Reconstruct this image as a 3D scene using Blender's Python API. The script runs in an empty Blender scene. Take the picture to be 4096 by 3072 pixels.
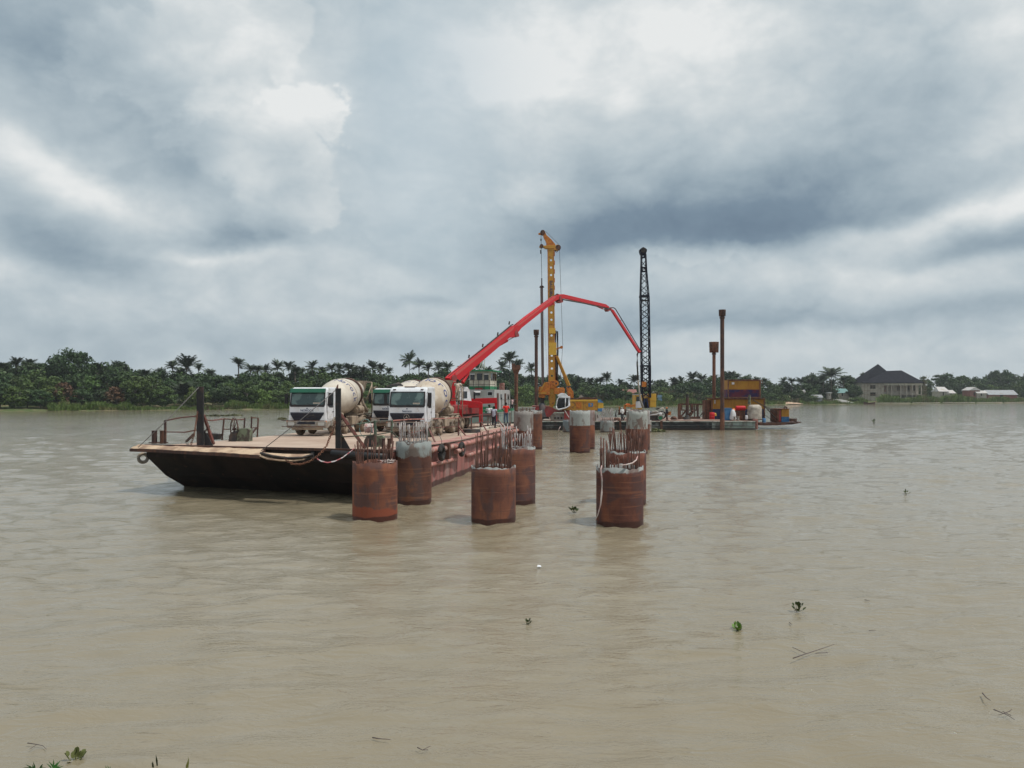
import bpy, bmesh, math, random
from mathutils import Vector, Matrix
import numpy as np
R = math.radians
rnd = random.Random(7)
# ------------------------------------------------------------------ camera, world, sun, exposure
F, CX, HZ, CH = 3150.0, 2048.0, 1582.0, 4.47
scn = bpy.context.scene
COL = scn.collection
cam_d = bpy.data.cameras.new('camera'); cam = bpy.data.objects.new('camera', cam_d); COL.objects.link(cam)
cam.location = (0, 0, CH); cam.rotation_euler = (R(90), 0, 0)
cam_d.sensor_width = 36; cam_d.lens = F/4096*36; cam_d.shift_y = (HZ-1536)/4096
cam_d.clip_start = 0.3; cam_d.clip_end = 6000
scn.camera = cam
scn.view_settings.view_transform = 'Standard'; scn.view_settings.look = 'None'
scn.view_settings.exposure = 0.0; scn.view_settings.gamma = 1
SUN_EL, SUN_AZ = R(62), R(104)      # azimuth from +Y towards +X
sd = Vector((math.sin(SUN_AZ)*math.cos(SUN_EL), math.cos(SUN_AZ)*math.cos(SUN_EL), math.sin(SUN_EL)))
sl = bpy.data.lights.new('sun', 'SUN'); sl.energy = 2.7; sl.angle = R(3.0); sl.color = (1.0, .955, .89)
so = bpy.data.objects.new('sun', sl); COL.objects.link(so)
so.rotation_euler = sd.to_track_quat('Z', 'Y').to_euler(); so.location = (0, 0, 60)

class NT:
    """tiny node-tree helper"""
    def __init__(s, tree): s.t = tree; s.n = tree.nodes; s.l = tree.links
    def new(s, typ, **kw):
        n = s.n.new(typ)
        for k, v in kw.items(): setattr(n, k, v)
        return n
    def put(s, sock, v):
        if isinstance(v, bpy.types.NodeSocket): s.l.new(v, sock)
        elif v is not None: sock.default_value = v
    def m(s, op, a, b=None, c=None, clamp=False):
        n = s.new('ShaderNodeMath', operation=op, use_clamp=clamp)
        s.put(n.inputs[0], a)
        if b is not None: s.put(n.inputs[1], b)
        if c is not None: s.put(n.inputs[2], c)
        return n.outputs[0]
    def mix(s, f, a, b, blend='MIX'):
        n = s.new('ShaderNodeMix', data_type='RGBA', blend_type=blend)
        s.put(n.inputs[0], f); s.put(n.inputs[6], a); s.put(n.inputs[7], b)
        return n.outputs[2]
    def noise(s, vec, scale, detail=4, rough=.55, dist=0, dim='3D'):
        n = s.new('ShaderNodeTexNoise', noise_dimensions=dim)
        s.put(n.inputs['Vector'], vec); n.inputs['Scale'].default_value = scale
        n.inputs['Detail'].default_value = detail; n.inputs['Roughness'].default_value = rough
        n.inputs['Distortion'].default_value = dist
        return n.outputs['Fac']
    def ramp(s, f, stops):
        n = s.new('ShaderNodeValToRGB'); s.put(n.inputs[0], f); e = n.color_ramp.elements
        while len(e) < len(stops): e.new(.5)
        for i, (p, c) in enumerate(stops):
            e[i].position = p; e[i].color = (c[0], c[1], c[2], 1)
        return n.outputs[0]
    def smooth(s, v, a, b):
        n = s.new('ShaderNodeMapRange', interpolation_type='SMOOTHSTEP')
        s.put(n.inputs[0], v); n.inputs[1].default_value = a; n.inputs[2].default_value = b
        return n.outputs[0]
    def mapv(s, vec, scale=(1, 1, 1), loc=(0, 0, 0), rot=(0, 0, 0)):
        n = s.new('ShaderNodeMapping'); s.put(n.inputs[0], vec)
        n.inputs['Scale'].default_value = scale; n.inputs['Location'].default_value = loc; n.inputs['Rotation'].default_value = rot
        return n.outputs[0]

world = bpy.data.worlds.new('World'); scn.world = world; world.use_nodes = True
W = NT(world.node_tree); W.n.clear()
wo = W.new('ShaderNodeOutputWorld'); bg = W.new('ShaderNodeBackground')
sky = W.new('ShaderNodeTexSky', sky_type='NISHITA'); sky.sun_disc = False
sky.sun_elevation = SUN_EL; sky.sun_rotation = SUN_AZ; sky.dust_density = 2.5
tc = W.new('ShaderNodeTexCoord'); dirv = tc.outputs['Generated']
sx = W.new('ShaderNodeSeparateXYZ'); W.put(sx.inputs[0], dirv)
az = W.m('ARCTAN2', sx.outputs[0], sx.outputs[1])
el = W.m('ARCSINE', W.m('MINIMUM', W.m('MAXIMUM', sx.outputs[2], -1.0), 1.0))
# the cloud field: soft masses by azimuth and elevation, edges broken up by noise
cb = W.new('ShaderNodeCombineXYZ'); W.put(cb.inputs[0], az); W.put(cb.inputs[1], W.m('MULTIPLY', el, 1.25)); W.put(cb.inputs[2], W.m('MULTIPLY', W.m('SUBTRACT', sx.outputs[1], .8), .6)); sv = cb.outputs[0]
n1 = W.noise(sv, 3.0, 9, .58); n2 = W.noise(W.mapv(sv, loc=(5, 3, 1)), 3.0, 9, .58); n3 = W.noise(W.mapv(sv, (1, 1.35, 1), (2, 7, 4)), 6.5, 12, .6, .15); n4 = W.noise(W.mapv(sv, loc=(9, 2, 6)), 17, 9, .58)
n5 = W.m('ABSOLUTE', W.m('SUBTRACT', W.noise(W.mapv(sv, (1, 1.3, 1), (4, 4, 4)), 7.5, 7, .55, .3), .5))
wa = W.m('ADD', az, W.m('MULTIPLY', W.m('SUBTRACT', n1, .5), .17))
we = W.m('ADD', el, W.m('MULTIPLY', W.m('SUBTRACT', n2, .5), .11))
def blob(x, y, rx, ry, amp, rot=0.0, p=2.0, low=None):
    """a cloud mass centred where the photograph shows it (source pixels turned into angles); low = softer or harder underside"""
    a0 = math.atan((x-CX)/F); e0 = math.atan((HZ-y)/F*math.cos(a0))
    da = W.m('SUBTRACT', wa, a0); de = W.m('SUBTRACT', we, e0)
    if rot:
        c, s_ = math.cos(rot), math.sin(rot)
        da, de = W.m('ADD', W.m('MULTIPLY', da, c), W.m('MULTIPLY', de, s_)), W.m('SUBTRACT', W.m('MULTIPLY', de, c), W.m('MULTIPLY', da, s_))
    if low: de = W.m('ADD', W.m('DIVIDE', W.m('MAXIMUM', de, 0.0), ry/F), W.m('DIVIDE', W.m('MINIMUM', de, 0.0), low/F))
    else: de = W.m('DIVIDE', de, ry/F)
    q = W.m('ADD', W.m('POWER', W.m('ABSOLUTE', W.m('DIVIDE', da, rx/F)), p), W.m('POWER', W.m('ABSOLUTE', de), p))
    return W.m('MULTIPLY', W.m('EXPONENT', W.m('MULTIPLY', q, -1.0)), amp)
S = [  # x, y, rx, ry, amplitude, tilt, power, underside
 (2700, 940, 560, 215, -.42, .02, 2, 95), (3350, 850, 620, 250, -.34, .22, 2, 90), (2300, 1010, 230, 130, -.20, 0, 2, 60), (3450, 420, 560, 230, -.13, .75, 2), (2350, 880, 200, 160, -.14, 0, 2, 90),
 (3950, 990, 420, 60, -.34, .03, 2, 45), (2750, 1310, 560, 90, -.24, .03, 2, 50), (3500, 1290, 520, 40, -.17, 0), (3900, 1230, 300, 40, -.12, 0),
 (120, 130, 380, 200, -.32, -.1), (500, 420, 300, 120, -.11, -.2), (700, 600, 210, 200, -.20, 0), (250, 520, 300, 60, -.12, -.2), (300, 1000, 260, 110, -.34, -.3, 2, 70), (1000, 950, 270, 80, -.36, 0, 2, 38), (1170, 740, 150, 130, -.14, 0),
 (1650, 1215, 200, 25, -.16, 0), (1950, 1110, 140, 45, -.12, 0), (1500, 1390, 380, 40, -.14, 0), (600, 1380, 900, 160, -.13, 0), (2050, 1200, 500, 200, -.06, 0), (150, 1130, 300, 40, -.10, 0),
 (1180, 430, 300, 90, .20, .05), (820, 100, 260, 160, .12, 0), (200, 640, 330, 90, .20, -.45), (520, 800, 260, 60, .18, -.35), (1980, 330, 230, 190, .19, 0), (2380, 240, 520, 260, .20, .1), (2850, 170, 260, 150, .14, 0),
 (3900, 560, 300, 90, .20, .3), (2900, 1030, 300, 50, .13, 0), (3650, 880, 380, 45, .20, .12), (3300, 1090, 560, 60, .12, 0), (3990, 100, 160, 220, .16, .6), (4050, 830, 130, 60, .15, .4), (2200, 1150, 400, 50, .06, 0), (860, 1018, 280, 22, .14, 0), (3000, 1440, 900, 40, .05, 0), (700, 1180, 600, 50, .05, 0)]
val = W.m('ADD', W.m('ADD', .755, W.m('MULTIPLY', W.m('SUBTRACT', n3, .5), .50)), W.m('ADD', W.m('MULTIPLY', W.m('SUBTRACT', n4, .5), .20), W.m('MULTIPLY', W.m('SUBTRACT', n5, .08), .60)))
for b in S: val = W.m('ADD', val, blob(*b))
# the pale blue opening between the two cloud masses
clear = W.m('MULTIPLY', W.m('ADD', blob(1680, 330, 380, 420, .9), blob(1700, 900, 300, 260, .45)), 1.0, clamp=True)
# crisp lit edges of the cumulus towers
wa0, we0 = wa, we
wa = W.m('ADD', W.m('ADD', az, W.m('MULTIPLY', W.m('SUBTRACT', n4, .5), .085)), W.m('MULTIPLY', W.m('SUBTRACT', n1, .5), .05)); we = W.m('ADD', W.m('ADD', el, W.m('MULTIPLY', W.m('SUBTRACT', W.noise(W.mapv(sv, loc=(1, 8, 3)), 17, 9, .58), .5), .085)), W.m('MULTIPLY', W.m('SUBTRACT', n2, .5), .04))
def union(L):
    u = None
    for b in L:
        g_ = blob(*b, 1.0); u = g_ if u is None else W.m('MAXIMUM', u, g_)
    return u
def tower(L, amp, lo=.44, hi=.56):
    global val
    mk = W.smooth(union(L), lo, hi); val = W.m('ADD', val, W.m('MULTIPLY', mk, amp)); return mk
k1 = tower([(980, 520, 330, 190), (1200, 450, 210, 120), (1340, 480, 95, 105), (1130, 700, 230, 260), (1270, 800, 85, 150), (1230, 640, 120, 100)], .10, .38, .60)
k2 = tower([(880, 60, 330, 250), (1090, 60, 150, 260), (620, 260, 330, 180)], .09, .40, .58)
tower([(1380, 420, 60, 50), (1180, 385, 110, 45), (1040, 400, 70, 40)], .06, .3, .7)
tower([(2170, 740, 150, 80), (2060, 800, 120, 90)], .05, .3, .7)
tower([(2060, 300, 220, 150), (2350, 330, 260, 120), (2500, 120, 200, 120)], .05, .3, .75)
tower([(2800, 1000, 150, 50), (2950, 1020, 120, 40), (2680, 1030, 140, 40)], .07, .25, .7)
clear = W.m('MULTIPLY', clear, W.m('SUBTRACT', 1.0, W.m('MAXIMUM', k1, k2)))
wa, we = wa0, we0
# overhead the cover is brighter
up = W.smooth(el, .55, 1.2); val = W.m('ADD', val, W.m('MULTIPLY', up, .22))
cl = W.ramp(val, [(0.0, (.14, .20, .27)), (.22, (.19, .262, .335)), (.45, (.325, .405, .465)), (.66, (.465, .54, .585)), (.85, (.63, .68, .70)), (1.0, (.80, .82, .82))])
skc = W.mix(1.0, sky.outputs[0], (.10, .10, .10, 1), 'MULTIPLY')
blue = W.mix(.72, skc, (.50, .63, .69, 1))
fin = W.mix(W.m('MULTIPLY', clear, .55), cl, blue)
W.put(bg.inputs[0], fin); bg.inputs[1].default_value = 1.0
W.put(wo.inputs[0], bg.outputs[0])
world.cycles.sampling_method = 'MANUAL'; world.cycles.sample_map_resolution = 512
scn.cycles.max_bounces = 6; scn.cycles.diffuse_bounces = 2; scn.cycles.glossy_bounces = 3; scn.cycles.transparent_max_bounces = 8
scn.cycles.use_denoising = True

# ------------------------------------------------------------------ helpers
def P(x, y, Y): return Vector(((x-CX)*Y/F, Y, CH+(HZ-y)*Y/F))
def G(x, y, z=0.0):
    Y = (CH-z)*F/(y-HZ); return Vector(((x-CX)*Y/F, Y, z))
def wx(x, Y): return (x-CX)*Y/F
def wz(y, Y): return CH+(HZ-y)*Y/F

class MB:
    def __init__(s): s.v = []; s.f = []; s.mi = []; s.sm = []
    def add(s, vs, fs, mi=0, sm=False):
        o = len(s.v); s.v += [Vector(v) for v in vs]; s.f += [tuple(i+o for i in f) for f in fs]
        s.mi += [mi]*len(fs); s.sm += [sm]*len(fs); return s
    def box(s, c, d, rot=0.0, mi=0, M=None):
        hx, hy, hz = d[0]/2, d[1]/2, d[2]/2
        vs = [Vector((x, y, z)) for z in (-hz, hz) for y in (-hy, hy) for x in (-hx, hx)]
        m = M if M is not None else Matrix.Rotation(rot, 3, 'Z')
        return s.add([m @ v+Vector(c) for v in vs], [(0, 2, 3, 1), (4, 5, 7, 6), (0, 1, 5, 4), (2, 6, 7, 3), (0, 4, 6, 2), (1, 3, 7, 5)], mi)
    def bb(s, x0, x1, y0, y1, z0, z1, mi=0): return s.box(((x0+x1)/2, (y0+y1)/2, (z0+z1)/2), (abs(x1-x0), abs(y1-y0), abs(z1-z0)), 0, mi)
    def beam(s, a, b, w, h=None, mi=0):
        a, b = Vector(a), Vector(b); d = b-a; h = h or w
        q = d.to_track_quat('Y', 'Z').to_matrix()
        return s.box((a+b)/2, (w, d.length, h), 0, mi, q)
    def cyl(s, a, b, r0, r1=None, n=16, mi=0, cap=True, sm=True):
        a, b = Vector(a), Vector(b); r1 = r0 if r1 is None else r1
        q = (b-a).to_track_quat('Z', 'Y').to_matrix()
        vs = []
        for p, r in ((a, r0), (b, r1)):
            vs += [p+q @ Vector((math.cos(2*math.pi*i/n)*r, math.sin(2*math.pi*i/n)*r, 0)) for i in range(n)]
        s.add(vs, [(i, (i+1) % n, n+(i+1) % n, n+i) for i in range(n)], mi, sm)
        if cap: s.add(vs, [tuple(range(n-1, -1, -1)), tuple(range(n, 2*n))], mi)
        return s
    def tube(s, pts, r, n=6, mi=0, closed=False):
        pts = [Vector(p) for p in pts]; m = len(pts); vs = []
        for i, p in enumerate(pts):
            if closed: d = pts[(i+1) % m]-pts[i-1]
            else: d = pts[min(i+1, m-1)]-pts[max(i-1, 0)]
            q = d.to_track_quat('Z', 'Y').to_matrix() if abs(d.normalized().z) < .95 or True else Matrix.Identity(3)
            rr = r[i] if isinstance(r, (list, tuple)) else r
            vs += [p+q @ Vector((math.cos(2*math.pi*k/n)*rr, math.sin(2*math.pi*k/n)*rr, 0)) for k in range(n)]
        fs = []
        for i in range(m if closed else m-1):
            j = (i+1) % m
            fs += [(i*n+k, i*n+(k+1) % n, j*n+(k+1) % n, j*n+k) for k in range(n)]
        if not closed: fs += [tuple(range(n-1, -1, -1)), tuple(range((m-1)*n, m*n))]
        return s.add(vs, fs, mi, True)
    def lathe(s, prof, n=24, M=None, mi=0, sm=True):
        """prof = [(r, z)] about local z, placed by 4x4 matrix M"""
        M = M or Matrix.Identity(4); vs = []
        for r, z in prof: vs += [M @ Vector((math.cos(2*math.pi*k/n)*r, math.sin(2*math.pi*k/n)*r, z)) for k in range(n)]
        fs = []
        for i in range(len(prof)-1): fs += [(i*n+k, i*n+(k+1) % n, (i+1)*n+(k+1) % n, (i+1)*n+k) for k in range(n)]
        return s.add(vs, fs, mi, sm)
    def prism(s, pts, ext, mi=0):
        """closed planar polygon extruded along vector ext"""
        pts = [Vector(p) for p in pts]; e = Vector(ext); n = len(pts)
        nn = Vector((0, 0, 0))
        for i in range(n): nn += pts[i].cross(pts[(i+1) % n])
        if nn.dot(e) > 0: pts = pts[::-1]
        return s.add(pts+[p+e for p in pts], [tuple(range(n))]+[tuple(range(2*n-1, n-1, -1))]+[(i, n+i, n+(i+1) % n, (i+1) % n) for i in range(n)], mi)
    def px(s, pts, Y, t, mi=0): return s.prism([P(x, y, Y) for x, y in pts], (0, t, 0), mi)
    def torus(s, c, R0, r, axis='Y', n=24, m=8, mi=0, M=None):
        pts = []
        for i in range(n):
            a = 2*math.pi*i/n; u, v = math.cos(a)*R0, math.sin(a)*R0
            p = {'Y': Vector((u, 0, v)), 'X': Vector((0, u, v)), 'Z': Vector((u, v, 0))}[axis]
            if M is not None: p = M @ p
            pts.append(p+Vector(c))
        return s.tube(pts, r, m, mi, closed=True)
    def sphere(s, c, r, n=12, m=8, mi=0, sc=(1, 1, 1)):
        prof = [(math.sin(math.pi*i/m)*r, -math.cos(math.pi*i/m)*r) for i in range(m+1)]
        prof[0] = (r*.02, -r); prof[-1] = (r*.02, r)
        return s.lathe(prof, n, Matrix.Translation(c) @ Matrix.Diagonal((sc[0], sc[1], sc[2], 1)), mi)
    def build(s, name, mats, parent=None, world=True, bevel=0.0, **tags):
        if not isinstance(mats, (list, tuple)): mats = [mats]
        off = Vector((0, 0, 0))
        if parent is not None and world:
            o = parent
            while o: off += o.location; o = o.parent
        me = bpy.data.meshes.new(name); me.from_pydata([v-off for v in s.v], [], s.f)
        for m in mats: me.materials.append(m)
        me.polygons.foreach_set('material_index', s.mi); me.polygons.foreach_set('use_smooth', s.sm)
        me.update()
        ob = bpy.data.objects.new(name, me); COL.objects.link(ob)
        if parent is not None: ob.parent = parent
        if bevel:
            b = ob.modifiers.new('bevel', 'BEVEL'); b.width = bevel; b.segments = 2; b.limit_method = 'ANGLE'
        for k, v in tags.items(): ob[k] = v
        return ob

def thing(name, label, cat, loc=(0, 0, 0), rz=0.0, group=None):
    o = bpy.data.objects.new(name, None); COL.objects.link(o); o.empty_display_size = .3
    o.location = loc; o.rotation_euler = (0, 0, rz); o['label'] = label; o['category'] = cat
    if group: o['group'] = group
    return o
def tag(o, label, cat, group=None):
    o['label'] = label; o['category'] = cat
    if group: o['group'] = group
    return o
def text_mesh(txt, size, depth=.01):
    cu = bpy.data.curves.new('t', 'FONT'); cu.body = txt; cu.size = size; cu.extrude = depth; cu.align_x = 'CENTER'; cu.align_y = 'CENTER'
    ob = bpy.data.objects.new('t', cu); COL.objects.link(ob)
    dg = bpy.context.evaluated_depsgraph_get(); me = ob.evaluated_get(dg).to_mesh()
    vs = [v.co.copy() for v in me.vertices]; fs = [tuple(p.vertices) for p in me.polygons]
    bpy.data.objects.remove(ob); bpy.data.curves.remove(cu)
    return vs, fs

# ------------------------------------------------------------------ materials
def mat(name, base, rough=.6, metal=0.0, alt=None, scale=2.0, stretch=(1, 1, 1), lo=.42, hi=.62, dirt=None, dscale=1.2, dlo=.5, dhi=.68, dstretch=(1, 1, 1), bump=0.0, bscale=20, spec=.35, coat=0, var=.12, wet=0):
    m = bpy.data.materials.new(name); m.use_nodes = True; N = NT(m.node_tree); b = N.n['Principled BSDF']
    co = N.new('ShaderNodeTexCoord').outputs['Object']
    c = (*base, 1)
    f0 = N.noise(co, scale*2.7, 5, .6)
    col = N.mix(f0, tuple(x*(1-var) for x in base)+(1,), tuple(min(1, x*(1+var)) for x in base)+(1,))
    if alt:
        f = N.smooth(N.noise(N.mapv(co, stretch), scale, 6, .6), lo, hi); col = N.mix(f, col, (*alt, 1))
    if dirt:
        f = N.smooth(N.noise(N.mapv(co, dstretch, (3, 1, 7)), dscale, 8, .65), dlo, dhi); col = N.mix(f, col, (*dirt, 1))
    if wet:
        sp_ = N.new('ShaderNodeSeparateXYZ'); N.put(sp_.inputs[0], co)
        wl = N.m('SUBTRACT', 1.0, N.smooth(N.m('ADD', sp_.outputs[2], N.m('MULTIPLY', N.m('SUBTRACT', N.noise(N.mapv(co, (1, 1, .3)), .9, 4), .5), wet*.9)), wet*.8, wet*1.1)); col = N.mix(N.m('MULTIPLY', wl, .8), col, (.035, .02, .016, 1))
    N.put(b.inputs['Base Color'], col)
    b.inputs['Metallic'].default_value = metal; b.inputs['Specular IOR Level'].default_value = spec
    N.put(b.inputs['Roughness'], N.m('ADD', rough-.08, N.m('MULTIPLY', f0, .16)))
    if coat: b.inputs['Coat Weight'].default_value = coat
    if bump:
        bn = N.new('ShaderNodeBump'); bn.inputs['Strength'].default_value = .6; bn.inputs['Distance'].default_value = bump
        N.put(bn.inputs['Height'], N.noise(co, bscale, 5, .6)); N.put(b.inputs['Normal'], bn.outputs[0])
    return m
RUST = (.15, .062, .036); DRUST = (.055, .03, .024)
m_rust = mat('rusty_steel', (.17, .07, .042), .8, alt=(.07, .035, .026), scale=2.5, stretch=(1, 1, .4), dirt=(.24, .12, .07), dscale=5, bump=.004)
m_drust = mat('dark_rusty_steel', (.06, .034, .03), .75, alt=(.12, .055, .035), scale=3, stretch=(1, 1, .3), bump=.004)
m_black = mat('black_painted_steel', (.018, .018, .02), .5, alt=(.06, .035, .028), scale=2, lo=.5, hi=.7)
m_dark = mat('dark_greasy_steel', (.03, .03, .032), .6, alt=(.07, .05, .04), scale=4)
m_steel = mat('bare_steel', (.38, .37, .35), .4, .6, dirt=(.2, .13, .09), dscale=3)
m_chrome = mat('bright_rod', (.6, .62, .63), .18, .95)
m_white = mat('white_cab_paint', (.72, .74, .77), .32, alt=(.62, .62, .62), scale=1.2, lo=.5, hi=.75, dirt=(.40, .33, .25), dscale=1.8, dlo=.50, dhi=.78, coat=.3)
m_dirtywhite = mat('dusty_grey_plastic', (.30, .28, .26), .7, alt=(.22, .18, .14), scale=2.5, dirt=(.36, .29, .21), dscale=3)
m_dust = mat('dust_caked_steel', (.36, .29, .215), .85, alt=(.24, .19, .15), scale=3, dirt=(.16, .10, .07), dscale=4, dlo=.55, bump=.004)
m_tyre = mat('dusty_tyre_rubber', (.26, .205, .155), .92, alt=(.11, .09, .075), scale=4, bump=.01, bscale=12)
m_tyreb = mat('black_tyre_rubber', (.02, .02, .022), .85, alt=(.05, .045, .04), scale=5)
m_glass = mat('dark_green_glass', (.02, .05, .05), .07, 0, alt=(.10, .16, .15), scale=.9, lo=.5, hi=.6, var=.05, spec=.8)  # lighter patches paint in reflections and rear-window glimpses
m_dglass = mat('dark_side_glass', (.012, .014, .018), .08, 0, spec=.6)
m_visor = mat('green_sun_visor', (.010, .095, .055), .3, dirt=(.01, .07, .045), dscale=3)
m_drum = mat('cream_drum_paint', (.60, .545, .46), .42, alt=(.53, .47, .39), scale=1.5, dirt=(.38, .29, .21), dscale=1.3, dlo=.55, dhi=.78, dstretch=(1, .4, .4), coat=.15)
m_drum2 = mat('stained_drum_paint', (.56, .50, .42), .45, alt=(.47, .39, .30), scale=1.2, lo=.4, hi=.6, dirt=(.34, .23, .14), dscale=2.0, dlo=.55, dhi=.7, dstretch=(1, .35, .8))
m_letter = mat('faded_blue_lettering', (.07, .085, .22), .5, alt=(.20, .20, .28), scale=6, lo=.5, hi=.7)
m_letterd = mat('dark_blue_lettering', (.02, .04, .12), .5)
m_grille = mat('dark_blue_grille', (.02, .022, .035), .4, dirt=(.07, .06, .055), dscale=3)
m_lamp = mat('clear_lamp_glass', (.55, .55, .52), .15, 0, spec=.7)
m_red = mat('pump_red_paint', (.50, .018, .026), .5, alt=(.48, .02, .025), scale=2, dirt=(.30, .03, .03), dscale=3, dlo=.58, spec=.2)
m_reddull = mat('dull_red_paint', (.30, .035, .035), .55, alt=(.20, .05, .045), scale=2.5, dirt=(.12, .05, .04), dscale=2)
m_redtop = mat('painted_light_boom_top', (.52, .09, .085), .6, spec=.2)  # paler red paints in the sunlight caught along the boom's upper chamfer
m_yel = mat('machine_yellow_paint', (.44, .225, .028), .42, alt=(.46, .21, .03), scale=1.5, dirt=(.15, .07, .03), dscale=2.0, dlo=.53, dhi=.72)
m_yelc = mat('crane_yellow_paint', (.62, .36, .045), .45, dirt=(.35, .19, .05), dscale=3, dlo=.6)
m_org = mat('machine_orange_paint', (.50, .17, .02), .5, alt=(.38, .11, .02), scale=3, dirt=(.14, .06, .03), dscale=4, dlo=.55)
m_bluep = mat('blue_panel_paint', (.05, .17, .36), .4, alt=(.09, .24, .42), scale=2, dirt=(.12, .10, .09), dscale=3, dlo=.6)
m_navy = mat('navy_container_paint', (.02, .045, .13), .5, alt=(.05, .05, .11), scale=2, dirt=(.12, .05, .04), dscale=3, dlo=.55)
m_conty = mat('yellow_container_paint', (.50, .265, .04), .55, alt=(.42, .20, .035), scale=1.6, stretch=(1, 1, .25), dirt=(.22, .09, .04), dscale=4, dlo=.6, dhi=.75)
m_contr = mat('purple_red_container_paint', (.14, .03, .055), .6, alt=(.045, .03, .10), scale=1.0, lo=.45, hi=.55, dirt=(.30, .06, .05), dscale=1.5, dlo=.55)
m_hullb = mat('shade_black_bow_plate', (.014, .010, .009), .75, alt=(.030, .017, .014), scale=.6, stretch=(1, 1, .5), dirt=(.06, .03, .02), dscale=2, dlo=.6, bump=.01, bscale=3)  # near-black colour includes the shade on the down-facing bow rake
m_hullr = mat('faded_red_hull_plate', (.31, .115, .10), .75, alt=(.36, .235, .215), scale=1.1, stretch=(1, 1, .25), lo=.45, hi=.7, dirt=(.13, .065, .05), dscale=1.8, dlo=.48, dhi=.66, dstretch=(1, 1, .16), bump=.012, bscale=4, wet=.28)
m_rub = mat('worn_red_rubbing_pipe', (.42, .17, .14), .6, alt=(.20, .09, .07), scale=2, dirt=(.5, .36, .31), dscale=3)
m_deck = mat('sandy_deck', (.47, .37, .295), .95, alt=(.37, .27, .21), scale=.35, lo=.35, hi=.65, dirt=(.26, .17, .13), dscale=.9, dlo=.53, dhi=.72, dstretch=(1, 2.2, 1), bump=.012, bscale=5)
m_sand = mat('spilled_sand', (.52, .39, .27), .95, alt=(.30, .20, .14), scale=1.6, lo=.4, hi=.6, bump=.03, bscale=6)
m_deckr = mat('red_deck_margin', (.36, .16, .14), .8, alt=(.42, .28, .23), scale=1.2, dirt=(.22, .12, .09), dscale=3)
m_conc = mat('grey_concrete', (.33, .33, .31), .9, alt=(.25, .25, .24), scale=3, bump=.01)
m_bar = mat('rusted_reinforcing_bar', (.15, .07, .052), .85, alt=(.09, .05, .04), scale=5)
m_barw = mat('cement_coated_bar', (.40, .37, .36), .85, alt=(.20, .11, .09), scale=4, lo=.5, hi=.6)
m_rope = mat('grey_wire_rope', (.16, .15, .15), .7)
m_ropew = mat('white_rope', (.62, .55, .52), .8, alt=(.5, .3, .28), scale=5)
m_tape = mat('red_white_tape', (.60, .55, .55), .6, alt=(.42, .12, .13), scale=5, lo=.48, hi=.52)
m_greenp = mat('green_paint', (.02, .20, .085), .5, dirt=(.03, .10, .06), dscale=3)
m_winch = mat('weathered_green_winch', (.15, .18, .12), .7, alt=(.07, .06, .05), scale=3, lo=.45, hi=.6)
m_railg = mat('green_rail_paint', (.08, .12, .085), .6, alt=(.12, .06, .05), scale=3)
m_railr = mat('rusty_red_rail', (.19, .07, .06), .7, alt=(.09, .05, .04), scale=3)
m_cream = mat('cream_wheelhouse_paint', (.55, .53, .44), .55, alt=(.45, .42, .34), scale=2, dirt=(.3, .22, .15), dscale=3, dlo=.6, dstretch=(1, 1, .3))
m_grey = mat('grey_house_paint', (.36, .36, .35), .6, alt=(.42, .42, .42), scale=1.5)
m_pont = mat('black_white_pontoon_plate', (.028, .03, .032), .6, alt=(.20, .21, .20), scale=.45, lo=.52, hi=.68, stretch=(1, 1, .6), dirt=(.09, .055, .045), dscale=1.0, dlo=.52, wet=.25)
m_pontg = mat('sea_green_pontoon_plate', (.22, .29, .26), .65, alt=(.34, .38, .35), scale=.8, stretch=(1, 1, .5), dirt=(.10, .09, .08), dscale=.8, dlo=.46, dhi=.62, dstretch=(1, 1, .4), wet=.30)
m_tarp = mat('pale_tarpaulin', (.46, .42, .36), .8, alt=(.36, .32, .27), scale=2, bump=.05, bscale=2.5)
m_bagw = mat('white_woven_bag', (.62, .62, .63), .8, bump=.03, bscale=5)
m_orange = mat('orange_plastic', (.70, .16, .03), .5)
m_skin = mat('dark_skin', (.075, .04, .027), .55, var=.05)
m_hair = mat('black_hair', (.01, .009, .008), .8)
m_latt = mat('dark_blue_lattice_paint', (.010, .013, .028), .6, alt=(.022, .022, .032), scale=2, spec=.15)

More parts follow.
